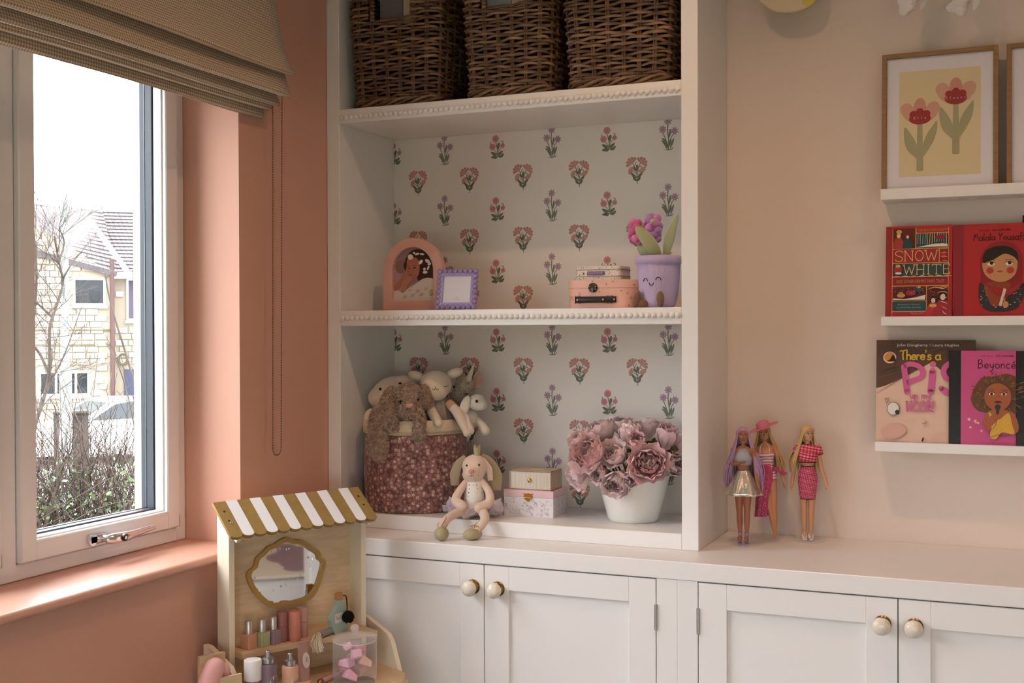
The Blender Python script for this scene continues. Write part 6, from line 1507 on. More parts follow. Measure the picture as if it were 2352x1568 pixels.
# ---- toy cosmetics
def vthing(name, label, cat, x, y, z, rot=0, group=None): return thing(name, label, cat, vloc(x, y, z), VA + rot, group)
SILV = mat('#bdb6ae', 0.35, metal=.7, name='silver_paint')
for x, y, c, lab in ((-.326, -.050, '#c98f72', 'toy nail polish with a terracotta block and silver cap'), (-.294, -.054, '#a9ab7e', 'toy nail polish with a sage green block and silver cap'), (-.263, -.052, '#94808c', 'toy nail polish with a mauve block and silver cap')):
    t = vthing('toy_nail_polish', lab, 'toy', x, y, ZS, .25, 'toy nail polishes')
    bx('bottle_block', mat(c, .55), t, -.0135, .0135, -.0135, .0135, 0, .0335, bev=.001)
    MB().lathe([(.0086, .0335), (.0086, .062), (.0078, .0635), (.0001, .0638)], 24).build('cap', SILV, t)
for x, y, c, lab in ((-.236, -.048, '#96605c', 'toy lipstick in dark plum'), (-.213, -.066, '#c97e6a', 'toy lipstick in coral'), (-.180, -.045, '#c09488', 'toy lipstick in pale rose')):
    t = vthing('toy_lipstick', lab, 'toy', x, y, ZS, 0, 'toy lipsticks')
    MB().lathe([(.0134, 0), (.0138, .001), (.0138, .036), (.0130, .0368)], 24).build('tube', mat(c, .5), t)
    MB().lathe([(.0130, .0368), (.0138, .0376), (.0138, .069), (.0125, .0712), (.0001, .0716)], 24).build('cap', mat(c, .5), t)
t = vthing('toy_perfume_bottle', 'flat sage green toy perfume bottle with black pompom', 'toy', -.092, -.070, ZS, .2)
b = MB(); b.prism([(-.019, 0), (.019, 0), (.023, .004), (.031, .034), (.030, .042), (.012, .064), (.0095, .070), (.0095, .080), (-.0095, .080), (-.0095, .070), (-.012, .064), (-.030, .042), (-.031, .034), (-.023, .004)], -.008, .008); b.build('bottle', mat('#9cb0a2', .5), t, angle=30)
bx('stopper', mat('#b5803f', .5), t, -.0085, .0085, -.007, .007, .080, .0965, bev=.001)
p = PR(); p.rrect(-.021, .019, .026, .049, .004, '#d9d4cc'); p.hand('Perfume', -.018, .034, .0095, .0009, '#6f6a66', .82); p.build('label_print', t, (0, -.0081, 0))
b = MB(); b.tube(cat_curve([(.008, -.006, .089), (.013, -.012, .087), (.013, -.0155, .065), (.012, -.017, .048)], 5), .0014, 6); b.build('cord', mat('#0b0a0b', .9), t)
b = MB(); b.ell((.012, -.020, .038), .0135, 18, 14); b.centers = [Vector((.012, -.020, .038))]; o = b.build('pompom', mat('#0a090a', .95, bump=1, bscale=300), t); stuff(fur(b, 900, .004, 5).build('pile', mat('#0a090a', .95), o, angle=0))
t = vthing('toy_brush', 'grey-handled toy makeup brush with cream string bristles', 'toy', -.180, -.100, ZS + .009, math.radians(24))
b = MB(); b.tube([(.022, 0, 0), (.105, 0, 0)], [.0085, .0090], 18); b.build('handle', mat('#8c8c8a', .4), t)
b = MB(); rng = random.Random(3)
for k in range(46):
    a = rng.uniform(0, 6.28); r_ = .0075 * math.sqrt(rng.random()); dx = rng.uniform(-.030, -.002)
    b.tube(cat_curve([(.022, r_ * math.cos(a), r_ * math.sin(a)), (.008 + dx * .2, r_ * 1.5 * math.cos(a) - .006, r_ * math.sin(a) + .003), (-.004 + dx * .5, r_ * 2 * math.cos(a) - .014, -.008), (-.006 + dx * .6, r_ * 2.4 * math.cos(a) - .020, -.024 + rng.uniform(-.008, .006))], 3), .0010, 4)
stuff(b.build('bristles', mat('#dccdb6', .9), t)); b = MB(); b.tube([(.022, .002, .004), (-.012, -.006, .004), (-.034, -.012, -.004)], .0012, 5); b.build('loose_strand', mat('#dccdb6', .9), t)
# on the tray
t = vthing('toy_bottle', 'toy bottle with a large white cap and clear pink base', 'toy', -.372, -.150, ZTR, 0, 'toy bottles on the tray')
MB().lathe([(.017, 0), (.0175, .001), (.0175, .052), (.016, .053)], 26).build('bottle', mat('#b5788c', .25, coat=.5), t); MB().lathe([(.0195, .053), (.0200, .054), (.0200, .096), (.0185, .098), (.0001, .0985)], 28).build('cap', mat('#ecebe8', .35), t)
def spray(label, x, y, c, H, r_, txt, nm):
    t = vthing('toy_spray_bottle', label, 'toy', x, y, ZTR, .35, 'toy bottles on the tray')
    MB().lathe([(r_ - .001, 0), (r_, .001), (r_, H - .004), (r_ - .001, H - .0015), (r_ * .62, H)], 28).build('bottle', mat(c, .5), t)
    MB().lathe([(r_ * .62, H), (r_ * .68, H + .001), (r_ * .68, H + .011), (r_ * .55, H + .0125), (r_ * .30, H + .013), (r_ * .30, H + .026), (r_ * .22, H + .0275), (.0001, H + .0275)], 22).build('pump', mat('#a9a7a6', .3, metal=.8), t)
    q = MB(); q.T = Matrix.Translation((0, -r_ * .30, H + .0215)) @ Matrix.Rotation(PI / 2, 4, 'X'); q.lathe([(.0001, .0006), (.0012, .0006), (.0014, 0)], 10); q.build('nozzle', mat('#222', .5) if False else mat('#222222', .5), t)
    p = PR(); p.ell(0, H * .52, r_ * .72, r_ * .80, '#dfd6d2', n=24); y0 = H * .52
    for k, w_ in enumerate(txt): p.hand(w_, -r_ * .58, y0 + (len(txt) - 1) * .004 - k * .010 - .002, .0085 if len(txt) > 1 else .0075, .0007, '#6a5a60', .70 if len(txt) > 1 else .52)
    me = p.mesh('label_print'); bm = bmesh.new(); bm.from_mesh(me)
    for v in bm.verts: a = v.co.x / r_; rr = r_ - v.co.y + .0002; v.co = (rr * math.sin(a), -rr * math.cos(a), v.co.z)
    bm.to_mesh(me); bm.free(); link('label_print', me, t)
spray('purple toy hair spray bottle with a silver pump', -.339, -.160, '#7d6670', .086, .0200, ['Hair', 'Spray'], 'x')
spray('peach toy foundation bottle with a silver pump', -.286, -.165, '#d8a58a', .072, .0185, ['Foundation'], 'x')
t = vthing('toy_cream_tube', 'mauve toy cream tube standing on its cap', 'toy', -.235, -.140, ZTR, .25)
b = MB(); loft(b, [(0, 0, .022, .0165, .0120), (0, 0, .05, .0172, .0105), (0, 0, .105, .0185, .0030), (0, 0, .110, .0185, .0014)], 28); b.build('tube', mat('#a98478', .5), t); MB().lathe([(.0185, 0), (.019, .001), (.019, .020), (.0165, .022)], 26, sy=.8).build('cap', mat('#d9a890', .5), t)
p = PR(); p.ell(0, .070, .0118, .0180, '#d9cbc4', n=24); p.build('label_disc', t, (0, -.0176, 0), (math.radians(-7.7), 0, 0))
p = PR(); p.hand('Cream', -.011, -.003, .0085, .0007, '#6a5650', .60); p.build('label_print', t, (0, -.0085, .070), (math.radians(-7.7), math.radians(-78), 0))
t = vthing('toy_face_roller', 'pink toy face roller with rose gold ends lying on the tray', 'toy', -.150, -.120, ZTR + .0075, math.radians(22))
RG = mat('#c98a74', .2, metal=1.0, name='rose_gold'); RQ = mat('#dba5a2', .3, coat=.4, name='rose_quartz')
b = MB(); b.tube([(-.034, 0, 0), (.030, 0, 0)], [.0062, .0066], 18); b.build('handle', RQ, t)
b = MB(); b.tube([(-.040, 0, 0), (-.034, 0, 0)], .0070, 16); b.ell((-.041, 0, 0), .0068, 12, 9); b.tube([(.030, 0, 0), (.036, 0, 0)], .0074, 16); b.tube(cat_curve([(.036, 0, .0), (.042, -.010, .002), (.048, -.020, .002), (.058, -.020, .003)], 5), .0016, 6); b.tube([(.044, -.019, .003), (.046, -.019, .003)], .0090, 14); b.build('metal_fittings', RG, t)
b = MB(); b.ell((.057, -.004, .004), (.009, .0155, .009), 18, 12); b.build('roller', RQ, t)
# ribbed glass jar with pastel sponges
JR = vthing('glass_jar', 'ribbed clear glass jar with lid, full of pink sponges', 'jar', -.112, -.168, ZTR, 0)
JG = mat('#f4eef0', 0.05, alpha=.13, name='ribbed_clear_glass')
b = MB(); b.lathe([(.0001, .003), (.046, .003), (.050, .006), (.0515, .012), (.0515, .094), (.0505, .098)], 144, close=False, wave=lambda a: 1 + .022 * math.sin(40 * a)); b.build('jar_wall', JG, JR, angle=80)
b = MB(); b.lathe([(.0001, .0), (.047, .0), (.050, .002), (.050, .006)], 40, close=False); b.tube([(.0505 * math.cos(a), .0505 * math.sin(a), .099) for a in [2 * PI * i / 40 for i in range(40)]], .0022, 8, closed=True); b.build('rim', mat('#efe9ec', .06, alpha=.35), JR)
b = MB(); b.lathe([(.053, .100), (.0535, .104), (.050, .1075), (.030, .109), (.012, .111), (.0055, .1135), (.0045, .118)], 40, close=False); b.ell((0, 0, .127), (.0105, .0105, .0105), 18, 12); lid = b.build('lid', mat('#f4eff2', .05, alpha=.24), JR)
rng = random.Random(8)
for k, (x, y, z, c, s_) in enumerate([(-.020, -.012, .022, '#e8a6be', 1.2), (.018, .010, .024, '#e8b8a4', 1.2), (-.006, .022, .028, '#e294b2', 1.1), (-.018, .006, .050, '#ebb0c6', 1.25), (.020, -.016, .048, '#ecc0ac', 1.25), (.010, .020, .056, '#e49cba', 1.1), (-.008, -.018, .070, '#edb6ca', 1.1), (.014, .002, .076, '#e29fbc', 1.1), (-.012, .014, .084, '#ecb8cc', .9)]):
    t = thing('sponge', ('pink wedge sponge at the bottom left of the glass jar', 'peach wedge sponge at the bottom of the glass jar', 'pink wedge sponge at the bottom back of the glass jar', 'pink wedge sponge halfway up the glass jar on the left', 'peach wedge sponge halfway up the glass jar', 'pink wedge sponge halfway up the glass jar at the back', 'pink wedge sponge near the top of the glass jar in front', 'pink wedge sponge near the top of the glass jar on the right', 'palest pink sponge, topmost in the glass jar')[k], 'sponge', (0, 0, 0), 0, 'sponges in the glass jar')
    w_ = Vector(vloc(-.112, -.168, ZTR)); off = Matrix.Rotation(VA, 3, 'Z') @ Vector((x, y, z)); t.location = w_ + off; t.rotation_euler = (rng.uniform(-.5, .5), rng.uniform(-.5, .5), rng.uniform(0, 6))
    b = MB(); b.prism([(-.013 * s_, -.008 * s_), (.013 * s_, -.008 * s_), (.011 * s_, .003 * s_), (-.010 * s_, .010 * s_)], -.011 * s_, .011 * s_); o = b.build('sponge_wedge', mat(c, .9, sheen=.3), t, angle=30)
    bv = o.modifiers.new('soft', 'BEVEL'); bv.width = .002; bv.segments = 2
# bed with a patterned throw further into the room: it shows in the shell mirror
BED = thing('bed', 'low bed with cream throw and mauve clouds, reflected in the shell mirror', 'bed', (3.05, -0.42, 0.0))
for x in (-.98, .98):
    for y in (-.64, .64): bx('leg', PLY, BED, x - .03, x + .03, y - .03, y + .03, 0, .10)
bx('bed_frame', PLY, BED, -1.02, 1.02, -.69, .69, .10, .22, bev=.005); bx('mattress', mat('#e8e2da', .9), BED, -1.0, 1.0, -.67, .67, .22, .37, bev=.03)
th = bx('throw', mat('#e6dac8', .95, bump=.5, bscale=200), BED, -1.01, .55, -.68, .68, .3705, .384, bev=.004)
p = PR(.95)
for cx, cy, s_ in ((-.72, -.30, .8), (-.62, .28, .9), (.0, -.12, 1.0), (.12, .42, .8), (-.2, -.5, .7)):
    for dx, dy, r_ in ((0, 0, .17), (.17, .03, .12), (-.16, .02, .13), (.3, -.01, .08), (-.28, -.01, .08)): p.ell(cx + dx * s_, cy + dy * s_, r_ * s_ * 1.0, r_ * s_ * .75, '#a3868c', n=18)
p.build('cloud_pattern', th, (0, 0, .3842), (-PI / 2, 0, 0))
# ================================================================== BOOKS, PRINTS AND DECORATIONS
def leaning(name, label, cat, x, y, z, tilt_deg, group=None):
    o = thing(name, label, cat, (x, y, z), 0, group); o.rotation_euler.x = math.radians(-tilt_deg); return o
def book_body(root, W, H, T, cover, spine=None):
    MB().box(0.0015, W - .0015, .0012, T - .0012, .0015, H - .0015).build('pages', mat('#e6dccb', .8), root, angle=0)
    c = MB(); c.box(0, W, 0, .0012, 0, H).box(0, W, T - .0012, T, 0, H).box(0, .0012, 0, T, 0, H); return c.build('cover', mat(cover, .38, coat=.15), root, angle=0)
ZB2, ZB3 = 1.4125 + .0003, 1.103 + .0003
# red fairy tale book
W, H = .155, .2345
B1 = leaning('book', 'red and gold illustrated fairy tale book, left on the middle ledge', 'book', 1.3465, .240, ZB2, 7, 'books on the picture ledges'); book_body(B1, W, H, .022, '#b5282c')
GI, RD, TEAL, DK, WH, MAR = '#d99a4e', '#a8262c', '#244a52', '#5d1a1c', '#e6d8cc', '#8c2026'
p = PR(.45); p.rect(0, .0125, 0, H, '#9a2226'); p.rect(.0118, .0128, 0, H, '#7c1a1e')
L_, R_ = .0155, W - .008
p.rect(L_, R_, .0, H - .006, GI)
def panel(u0, u1, v0, v1, c, r_=.0025): p.rrect(u0, u1, v0, v1, r_, c)
panel(L_ + .0012, L_ + .054, .178, .229, DK); panel(L_ + .0560, R_ - .0012, .2165, .229, RD); panel(L_ + .0560, R_ - .0012, .179, .2145, TEAL)
panel(L_ + .0012, L_ + .109, .142, .176, '#9c2630'); panel(L_ + .1110, R_ - .0012, .142, .176, MAR); panel(L_ + .0012, R_ - .0012, .108, .140, TEAL)
panel(L_ + .0012, R_ - .0012, .0855, .106, MAR); panel(L_ + .0012, L_ + .080, .048, .083, DK); panel(L_ + .0012, L_ + .080, .022, .046, TEAL); panel(L_ + .0012, L_ + .080, .0, .020, RD); panel(L_ + .0820, R_ - .0012, .0, .083, DK)
rng = random.Random(5)
p.text('THE BROTHERS GRIMM', (L_ + .056 + R_) / 2, .2195, .0065, '#d07a4e', width=.070, bold=.0)
p.text('AND OTHER GRIMMS\' FAIRY TALES', (L_ + R_) / 2, .0915, .0085, '#c9854e', width=.112)
p.text('INTRODUCTION BY', L_ + .040, .0365, .0032, '#9fb0a0', width=.052); p.text('ILLUSTRATED EDITION', L_ + .040, .0290, .0032, '#9fb0a0', width=.056); p.text('MINALIMA', L_ + .060, .013, .0055, '#d07a4e', width=.032)
def slabletter(ch, u, v, h, w_, col, wd):
    S = []
    if ch == 'S': S = [[(.95, .86), (.75, 1), (.3, 1), (.08, .8), (.2, .58), (.7, .42), (.92, .22), (.72, 0), (.25, 0), (.05, .16)]]
    if ch == 'N': S = [[(.12, 0), (.12, 1)], [(.12, 1), (.88, 0)], [(.88, 0), (.88, 1)]]; fe = [(.12, 0), (.12, 1), (.88, 1)]
    if ch == 'O': S = [arc_pts(.5, .5, .40, .5, 0, 360, 16)]
    if ch == 'W': S = [[(.05, 1), (.28, 0)], [(.28, 0), (.5, .8)], [(.5, .8), (.72, 0)], [(.72, 0), (.95, 1)]]; fe = [(.05, 1), (.95, 1)]
    if ch == 'H': S = [[(.15, 0), (.15, 1)], [(.85, 0), (.85, 1)], [(.15, .5), (.85, .5)]]; fe = [(.15, 0), (.15, 1), (.85, 0), (.85, 1)]
    if ch == 'I': S = [[(.5, 0), (.5, 1)]]; fe = [(.5, 0), (.5, 1)]
    if ch == 'T': S = [[(.5, 0), (.5, 1)], [(.05, 1), (.95, 1)], [(.05, 1), (.05, .85)], [(.95, 1), (.95, .85)]]; fe = [(.5, 0)]
    if ch == 'E': S = [[(.2, 0), (.2, 1)], [(.2, 1), (.9, 1)], [(.2, .5), (.7, .5)], [(.2, 0), (.9, 0)], [(.9, 1), (.9, .82)], [(.9, 0), (.9, .18)]]; fe = []
    if ch in 'SO': fe = []
    for st in S: p.stroke([(u + a * w_, v + b * h) for a, b in st], wd, col, smooth=len(st) > 2)
    for a, b in fe: p.stroke([(u + a * w_ - .0032, v + b * h), (u + a * w_ + .0032, v + b * h)], wd, col, cap=False)
for i, (ch, ww) in enumerate(zip('SNOW', (.020, .023, .023, .030))): slabletter(ch, L_ + .006 + sum((.020, .023, .023, .030)[:i]) + i * .0015, .1465, .025, ww, '#e6b268', .0018)
uu = L_ + .026
for ch, ww in zip('WHITE', (.028, .022, .013, .022, .020)): slabletter(ch, uu, .1125, .024, ww, '#e6b268', .0018); uu += ww + .0012
# little scenes in the panels: generic figures, trees, snow
def fig(u, v, h, robe, hair, face='#e0c8b4'):
    p.blob([(u - h * .34, v), (u + h * .34, v), (u + h * .18, v + h * .55), (u, v + h * .68), (u - h * .18, v + h * .55)], robe, 3); p.ell(u, v + h * .76, h * .13, h * .17, hair, n=10); p.ell(u, v + h * .73, h * .085, h * .11, face, n=10)
fig(L_ + .015, .180, .040, '#a8323a', '#caa04e'); fig(L_ + .036, .180, .036, '#1f3f45', '#7d2226'); p.ell(L_ + .016, .2195, .007, .0055, GI, n=8)
for k in range(13): p.stroke([(L_ + .060 + k * .0055, .187), (L_ + .0605 + k * .0055 + rng.uniform(-.001, .001), .213)], .0016, rng.choice((GI, '#c7b48c', '#8fa088')), smooth=False)
p.ell(L_ + .112, .2035, .013, .0055, '#8d2230', n=14); p.poly([(L_ + .058, .180), (R_ - .0025, .180), (R_ - .0025, .186), (L_ + .110, .189), (L_ + .085, .185)], WH); p.ell(L_ + .108, .190, .014, .0025, TEAL, n=12)
p.ell(L_ + .1195, .157, .0062, .0068, '#c9282c', n=14); p.stroke([(L_ + .120, .163), (L_ + .122, .168)], .0010, GI)
for k in range(10): q = [(R_ - .002, .143 + k * .0035), (R_ - .010, .146 + k * .0032), (R_ - .014 - rng.random() * .006, .144 + k * .0034)]; k % 3 == 0 and p.stroke(q, .0014, '#d8b06a', taper=True)
p.ell(L_ + .014, .124, .0095, .0105, '#a8262c', n=14); p.ell(L_ + .014, .1335, .006, .004, '#c9a06a', n=10); p.ell(L_ + .015, .1155, .008, .003, WH, n=10)
for k in range(7): p.stroke([(L_ + .003 + k * .0195, .1065), (L_ + .012 + k * .0195, .1085), (L_ + .024 + k * .0195, .1060)], .0016, WH if k % 2 else GI, taper=True)
p.poly([(L_ + .003, .049), (L_ + .078, .049), (L_ + .079, .061), (L_ + .056, .055), (L_ + .03, .051), (L_ + .003, .053)], WH)
p.ell(L_ + .022, .060, .0100, .0055, '#c99a4e', n=12); p.ell(L_ + .022, .066, .005, .003, '#b07c3a', n=9); p.ell(L_ + .045, .066, .0125, .0068, '#9c2a3c', n=12); p.ell(L_ + .062, .074, .010, .0055, '#274a52', n=12); p.ell(L_ + .064, .080, .004, .003, GI, n=9)
for k in range(22): p.ell(rng.uniform(L_ + .004, L_ + .076), rng.uniform(.066, .081), .0006, .0006, WH, n=5)
fig(L_ + .097, .004, .058, '#b52c30', '#2b1a18'); fig(L_ + .119, .002, .072, '#a02434', '#171213'); p.ell(L_ + .096, .034, .009, .005, GI, n=10)
for k in range(6): p.stroke([(R_ - .002, .012 + k * .013), (R_ - .010, .016 + k * .013), (R_ - .013 - k * .003, .022 + k * .011)], .0016, '#d8b06a' if k % 2 else WH, taper=True)
p.stroke([(L_ + .084, .074), (L_ + .100, .079), (L_ + .120, .076), (R_ - .002, .081)], .003, '#d9a060', taper=True)
for k in range(18): p.ell(rng.uniform(L_ + .084, R_ - .004), rng.uniform(.05, .08), .0006, .0006, WH, n=5)
p.build('cover_print', B1, (0, -.0001, 0), clip=(0, W, 0, H))
# red biography book
W, H = .198, .2330
B2 = leaning('book', 'plain red biography picture book with a headscarf portrait, middle ledge', 'book', 1.5025, .240, ZB2, 7, 'books on the picture ledges'); book_body(B2, W, H, .010, '#b0262c')
p = PR(.45); p.rect(0, .0235, 0, H, '#8c1e2c'); p.rect(.0225, .0245, 0, H, '#7a1a24')
p.text('Little People,', .071, .2150, .0042, '#5d1218', width=.025, shear=.3); p.text('BIG DREAMS', .110, .2150, .0046, '#4a0e14', width=.040, bold=.02)
p.hand('Malala Yousafzai', .047, .1925, .0165, .0017, '#2a1012', .88)
cx, cy = .107, .128
p.blob([(cx - .043, cy - .02), (cx - .043, cy + .025), (cx - .02, cy + .056), (cx + .02, cy + .058), (cx + .045, cy + .03), (cx + .047, cy - .03), (cx + .040, cy - .07), (cx - .036, cy - .07)], '#8c1a20')
p.blob([(cx - .046, cy - .040), (cx - .028, cy - .048), (cx + .028, cy - .048), (cx + .052, cy - .042), (cx + .050, cy - .075), (cx + .030, cy - .105), (cx - .022, cy - .108), (cx - .045, cy - .088)], '#2b2a2e')
p.blob([(cx - .033, cy - .042), (cx + .022, cy - .040), (cx + .012, cy - .082), (cx - .012, cy - .098), (cx - .026, cy - .080)], '#8f3c20')
for k in range(46): u, v = cx + rng.uniform(-.043, .047), cy + rng.uniform(-.102, -.048); (abs(u - cx) > .026 or v < cy - .09) and p.ell(u, v, rng.choice((.0012, .0020)), .0012, rng.choice(('#c9909a', '#b9b4ac', '#8f9a84')), n=6)
p.blob([(cx - .042, cy - .028), (cx - .024, cy - .048), (cx + .02, cy - .052), (cx + .05, cy - .038), (cx + .035, cy - .060), (cx + .012, cy - .072), (cx - .02, cy - .060)], '#9c1f26')
p.blob([(cx - .037, cy + .018), (cx - .038, cy - .008), (cx - .028, cy - .026), (cx - .008, cy - .037), (cx + .014, cy - .036), (cx + .032, cy - .022), (cx + .038, cy), (cx + .036, cy + .020), (cx + .018, cy + .042), (cx - .012, cy + .040)], '#c08a5c')
p.blob([(cx - .039, cy + .010), (cx - .034, cy + .036), (cx - .012, cy + .048), (cx + .016, cy + .048), (cx + .036, cy + .034), (cx + .039, cy + .012), (cx + .030, cy + .022), (cx + .010, cy + .030), (cx - .012, cy + .018), (cx - .026, cy + .012)], '#1d1614')
for sx in (-1, 1):
    p.ell(cx + sx * .020, cy + .006, .0085, .0048, WH, n=14); p.ell(cx + sx * .020 + .001, cy + .0078, .0042, .0042, '#201412', n=12); p.stroke([(cx + sx * .029, cy + .008), (cx + sx * .020, cy + .0115), (cx + sx * .011, cy + .008)], .0013, '#1d1210'); p.stroke([(cx + sx * .028, cy + .0165), (cx + sx * .012, cy + .0150)], .0012, '#2b1a14'); p.ell(cx + sx * .0225, cy - .010, .0082, .0078, '#b03a36', n=16)
p.ell(cx, cy - .0125, .0068, .0020, '#a83c34', n=12); p.poly([(cx - .003, cy - .095), (cx + .003, cy - .097), (cx + .014, cy - .056), (cx + .008, cy - .053)], '#d9c2b4'); p.ell(cx + .012, cy - .093, .0070, .0080, '#c08a5c', n=12); p.stroke([(cx + .010, cy - .085), (cx + .008, cy - .076)], .003, '#c08a5c')
p.text('Written and illustrated', .095, .0085, .0030, '#6a1418', width=.082)
p.build('cover_print', B2, (0, -.0001, 0), clip=(0, W, 0, H))
B2b = leaning('book', 'dark plum book partly hidden behind the plain red book', 'book', 1.659, .266, ZB2, 6, 'books on the picture ledges'); book_body(B2b, .16, .2520, .010, '#3a1420')
# pig book
W, H = .231, .2610
B3 = leaning('book', 'large brown and pink picture book on the lowest ledge', 'book', 1.3235, .247, ZB3, 5, 'books on the picture ledges'); book_body(B3, W, H, .008, '#5d4032')
p = PR(.4); SKN_ = '#e6c2ac'
p.rect(0, W, 0, H, SKN_)
p.poly([(0, .140), (.02, .146), (.05, .160), (.10, .188), (.13, .206), (.150, .188), (.165, .165), (.18, .155), (.20, .175), (W, .21), (W, H), (0, H)], '#5f4030')
for k in range(46):
    u = rng.uniform(0, W - .05); v = rng.uniform(.150 + .5 * min(u, .13), H - .004) if u < .13 else rng.uniform(.215, H - .004); p.stroke([(u, v), (u + .02, v + .010), (u + .045, v + .016)], .0020, rng.choice(('#4a3024', '#765240', '#6d4a3a', '#573a2c')), taper=True)
p.stroke([(0, .126), (.03, .146), (.06, .165), (.12, .196)], .0016, '#8d5a40', taper=True)
p.text('John Dougherty \u2022 Laura Hughes', .121, .2450, .0066, '#ddd2c4', width=.145, bold=.012)
p.ell(.0320, .2170, .0155, .0145, '#e6ddd0', n=22); p.ell(.0325, .2175, .0132, .0125, '#d98a3c', n=22); p.blob([(.026, .208), (.046, .208), (.0445, .217), (.040, .224), (.036, .219), (.032, .212)], '#1c1512')
p.hand("There's a", .0570, .2120, .0235, .0036, '#d9b23a', .82)
PK = '#d9609c'
p.stroke([(.066, .195), (.070, .160), (.0735, .132)], .0140, PK); p.stroke([(.066, .195), (.080, .201), (.100, .196), (.110, .182), (.105, .168), (.086, .160), (.072, .156)], .0125, PK)
p.stroke([(.1325, .184), (.1305, .155), (.1285, .133)], .0150, PK); p.ell(.1335, .2015, .0075, .0068, PK, n=16)
p.stroke([(.196, .199), (.180, .205), (.164, .197), (.158, .182), (.166, .166), (.184, .164), (.196, .172)], .0130, PK); p.stroke([(.196, .203), (.195, .165), (.190, .142), (.172, .128), (.153, .142)], .0130, PK)
p.hand('up my', .0805, .1165, .0165, .0024, PK, .95); p.hand('NOSE!', .0715, .0840, .0250, .0048, '#d57299', .80) if False else None
uu = .0715
for ch in 'NOSE!': uu = p.hand(ch, uu, .0845, .0245, .0044, '#d6709a', .90)
p.ell(.0415, .0900, .0148, .0168, '#33302e', n=24); p.ell(.0412, .0900, .0136, .0156, '#e9e4e0', n=24); p.ell(.0508, .0815, .0052, .0058, '#2b2524', n=14)
for k in range(3): p.stroke([(.026 + k * .003, .102 + k * .002), (.023 + k * .003, .109 + k * .003), (.021 + k * .005, .116)], .0010, '#7c4a3c')
p.ell(.114, .058, .0060, .0045, '#c08468', n=12); p.ell(.1125, .0590, .0045, .0032, SKN_, n=12); p.ell(.1110, .0155, .0022, .0060, '#2b1c18', -18, n=12)
for k in range(16): p.ell(rng.uniform(.06, .165), rng.uniform(.040, .070), .0009, .0007, '#9c6450', n=5)
p.ell(.042, .034, .030, .018, '#e0ada0', 10, n=20); p.ell(.16, .02, .03, .014, '#e3b8a6', 0, n=18)
p.poly([(0, 0), (.006, 0), (.0, .016)], '#d9b84a')
p.build('cover_print', B3, (0, -.0001, 0), clip=(0, W, 0, H))
# pink book with a black spine edge
W, H = .196, .2350
B4 = leaning('book', 'bright pink picture book with singing girl and black spine', 'book', 1.4945, .2315, ZB3, 5, 'books on the picture ledges'); book_body(B4, W, H, .009, '#121113')
p = PR(.4); p.rect(.0275, W, 0, H, '#cc4f88')
p.text('Little People,', .086, .2205, .0040, '#5d1a38', width=.028, shear=.3); p.text('BIG DREAMS', .126, .2205, .0042, '#4a1430', width=.040, bold=.02)
p.hand('Beyoncé', .0650, .1930, .0205, .0019, '#2b0f1c', .98)
cx, cy = .110, .128
p.blob([(cx - .052, cy + .018), (cx - .034, cy + .042), (cx - .006, cy + .046), (cx + .022, cy + .052), (cx + .050, cy + .036), (cx + .062, cy), (cx + .056, cy - .036), (cx + .030, cy - .040), (cx - .020, cy - .042), (cx - .046, cy - .036), (cx - .060, cy - .012)], '#6a4426')
for k in range(120):
    a = rng.uniform(0, 6.28); r0 = rng.uniform(.032, .056); u, v = cx + math.cos(a) * r0 * 1.02, cy + .004 + math.sin(a) * r0 * .86; p.stroke([(u, v), (u + math.cos(a) * .008 + .002, v + math.sin(a) * .007)], .0016, rng.choice(('#9c6a30', '#553218', '#7d5028')), smooth=False, cap=False)
p.blob([(cx - .026, cy - .044), (cx - .010, cy - .034), (cx + .014, cy - .034), (cx + .036, cy - .044), (cx + .046, cy - .075), (cx + .035, cy - .09), (cx - .02, cy - .085), (cx - .030, cy - .062)], '#a85a34')
p.blob([(cx - .020, cy - .040), (cx - .004, cy - .056), (cx + .006, cy - .056), (cx + .024, cy - .042), (cx + .032, cy - .070), (cx + .036, cy - .092), (cx + .010, cy - .088), (cx - .004, cy - .104), (cx - .018, cy - .100), (cx - .014, cy - .076)], '#d9a632')
p.ell(cx, cy - .004, .030, .033, '#a85a34', n=26)
for sx in (-1, 1):
    p.ell(cx + sx * .0135, cy + .003, .0062, .0036, WH, n=12); p.ell(cx + sx * .0135, cy + .003, .0034, .0036, '#2b1812', n=10); p.stroke([(cx + sx * .021, cy + .006), (cx + sx * .0135, cy + .0085), (cx + sx * .006, cy + .006)], .0010, '#2b1812'); p.stroke([(cx + sx * .022, cy + .012), (cx + sx * .008, cy + .0125)], .0011, '#3a2014')
p.ell(cx + .001, cy - .0165, .0085, .0034, '#7a2a1c', n=12); p.ell(cx + .001, cy - .0150, .0065, .0014, '#3a1410', n=10); p.ell(cx, cy - .0285, .0068, .0068, '#33343a', n=14); p.poly([(cx - .0035, cy - .034), (cx + .0035, cy - .034), (cx + .002, cy - .045), (cx - .003, cy - .045)], '#22232a')
p.blob([(cx - .010, cy - .046), (cx + .004, cy - .050), (cx - .006, cy - .066), (cx - .024, cy - .080), (cx - .034, cy - .068), (cx - .022, cy - .056)], '#a85a34')
p.stroke([(cx - .002, cy - .058), (cx - .006, cy - .074), (cx - .018, cy - .086), (cx - .016, cy - .100), (cx + .002, cy - .094), (cx + .010, cy - .098), (cx + .034, cy - .092)], .0010, '#5d3a1c')
for k in range(26): p.ell(cx + rng.uniform(-.014, .030), cy + rng.uniform(-.096, -.062), .0007, .0007, '#f0d890', n=5)
for u, v, r_ in ((.0465, .0690, .0055), (.0495, .0500, .0042), (.0740, .0420, .0040)): p.star(u, v, r_, '#efe0e6', 6, .3)
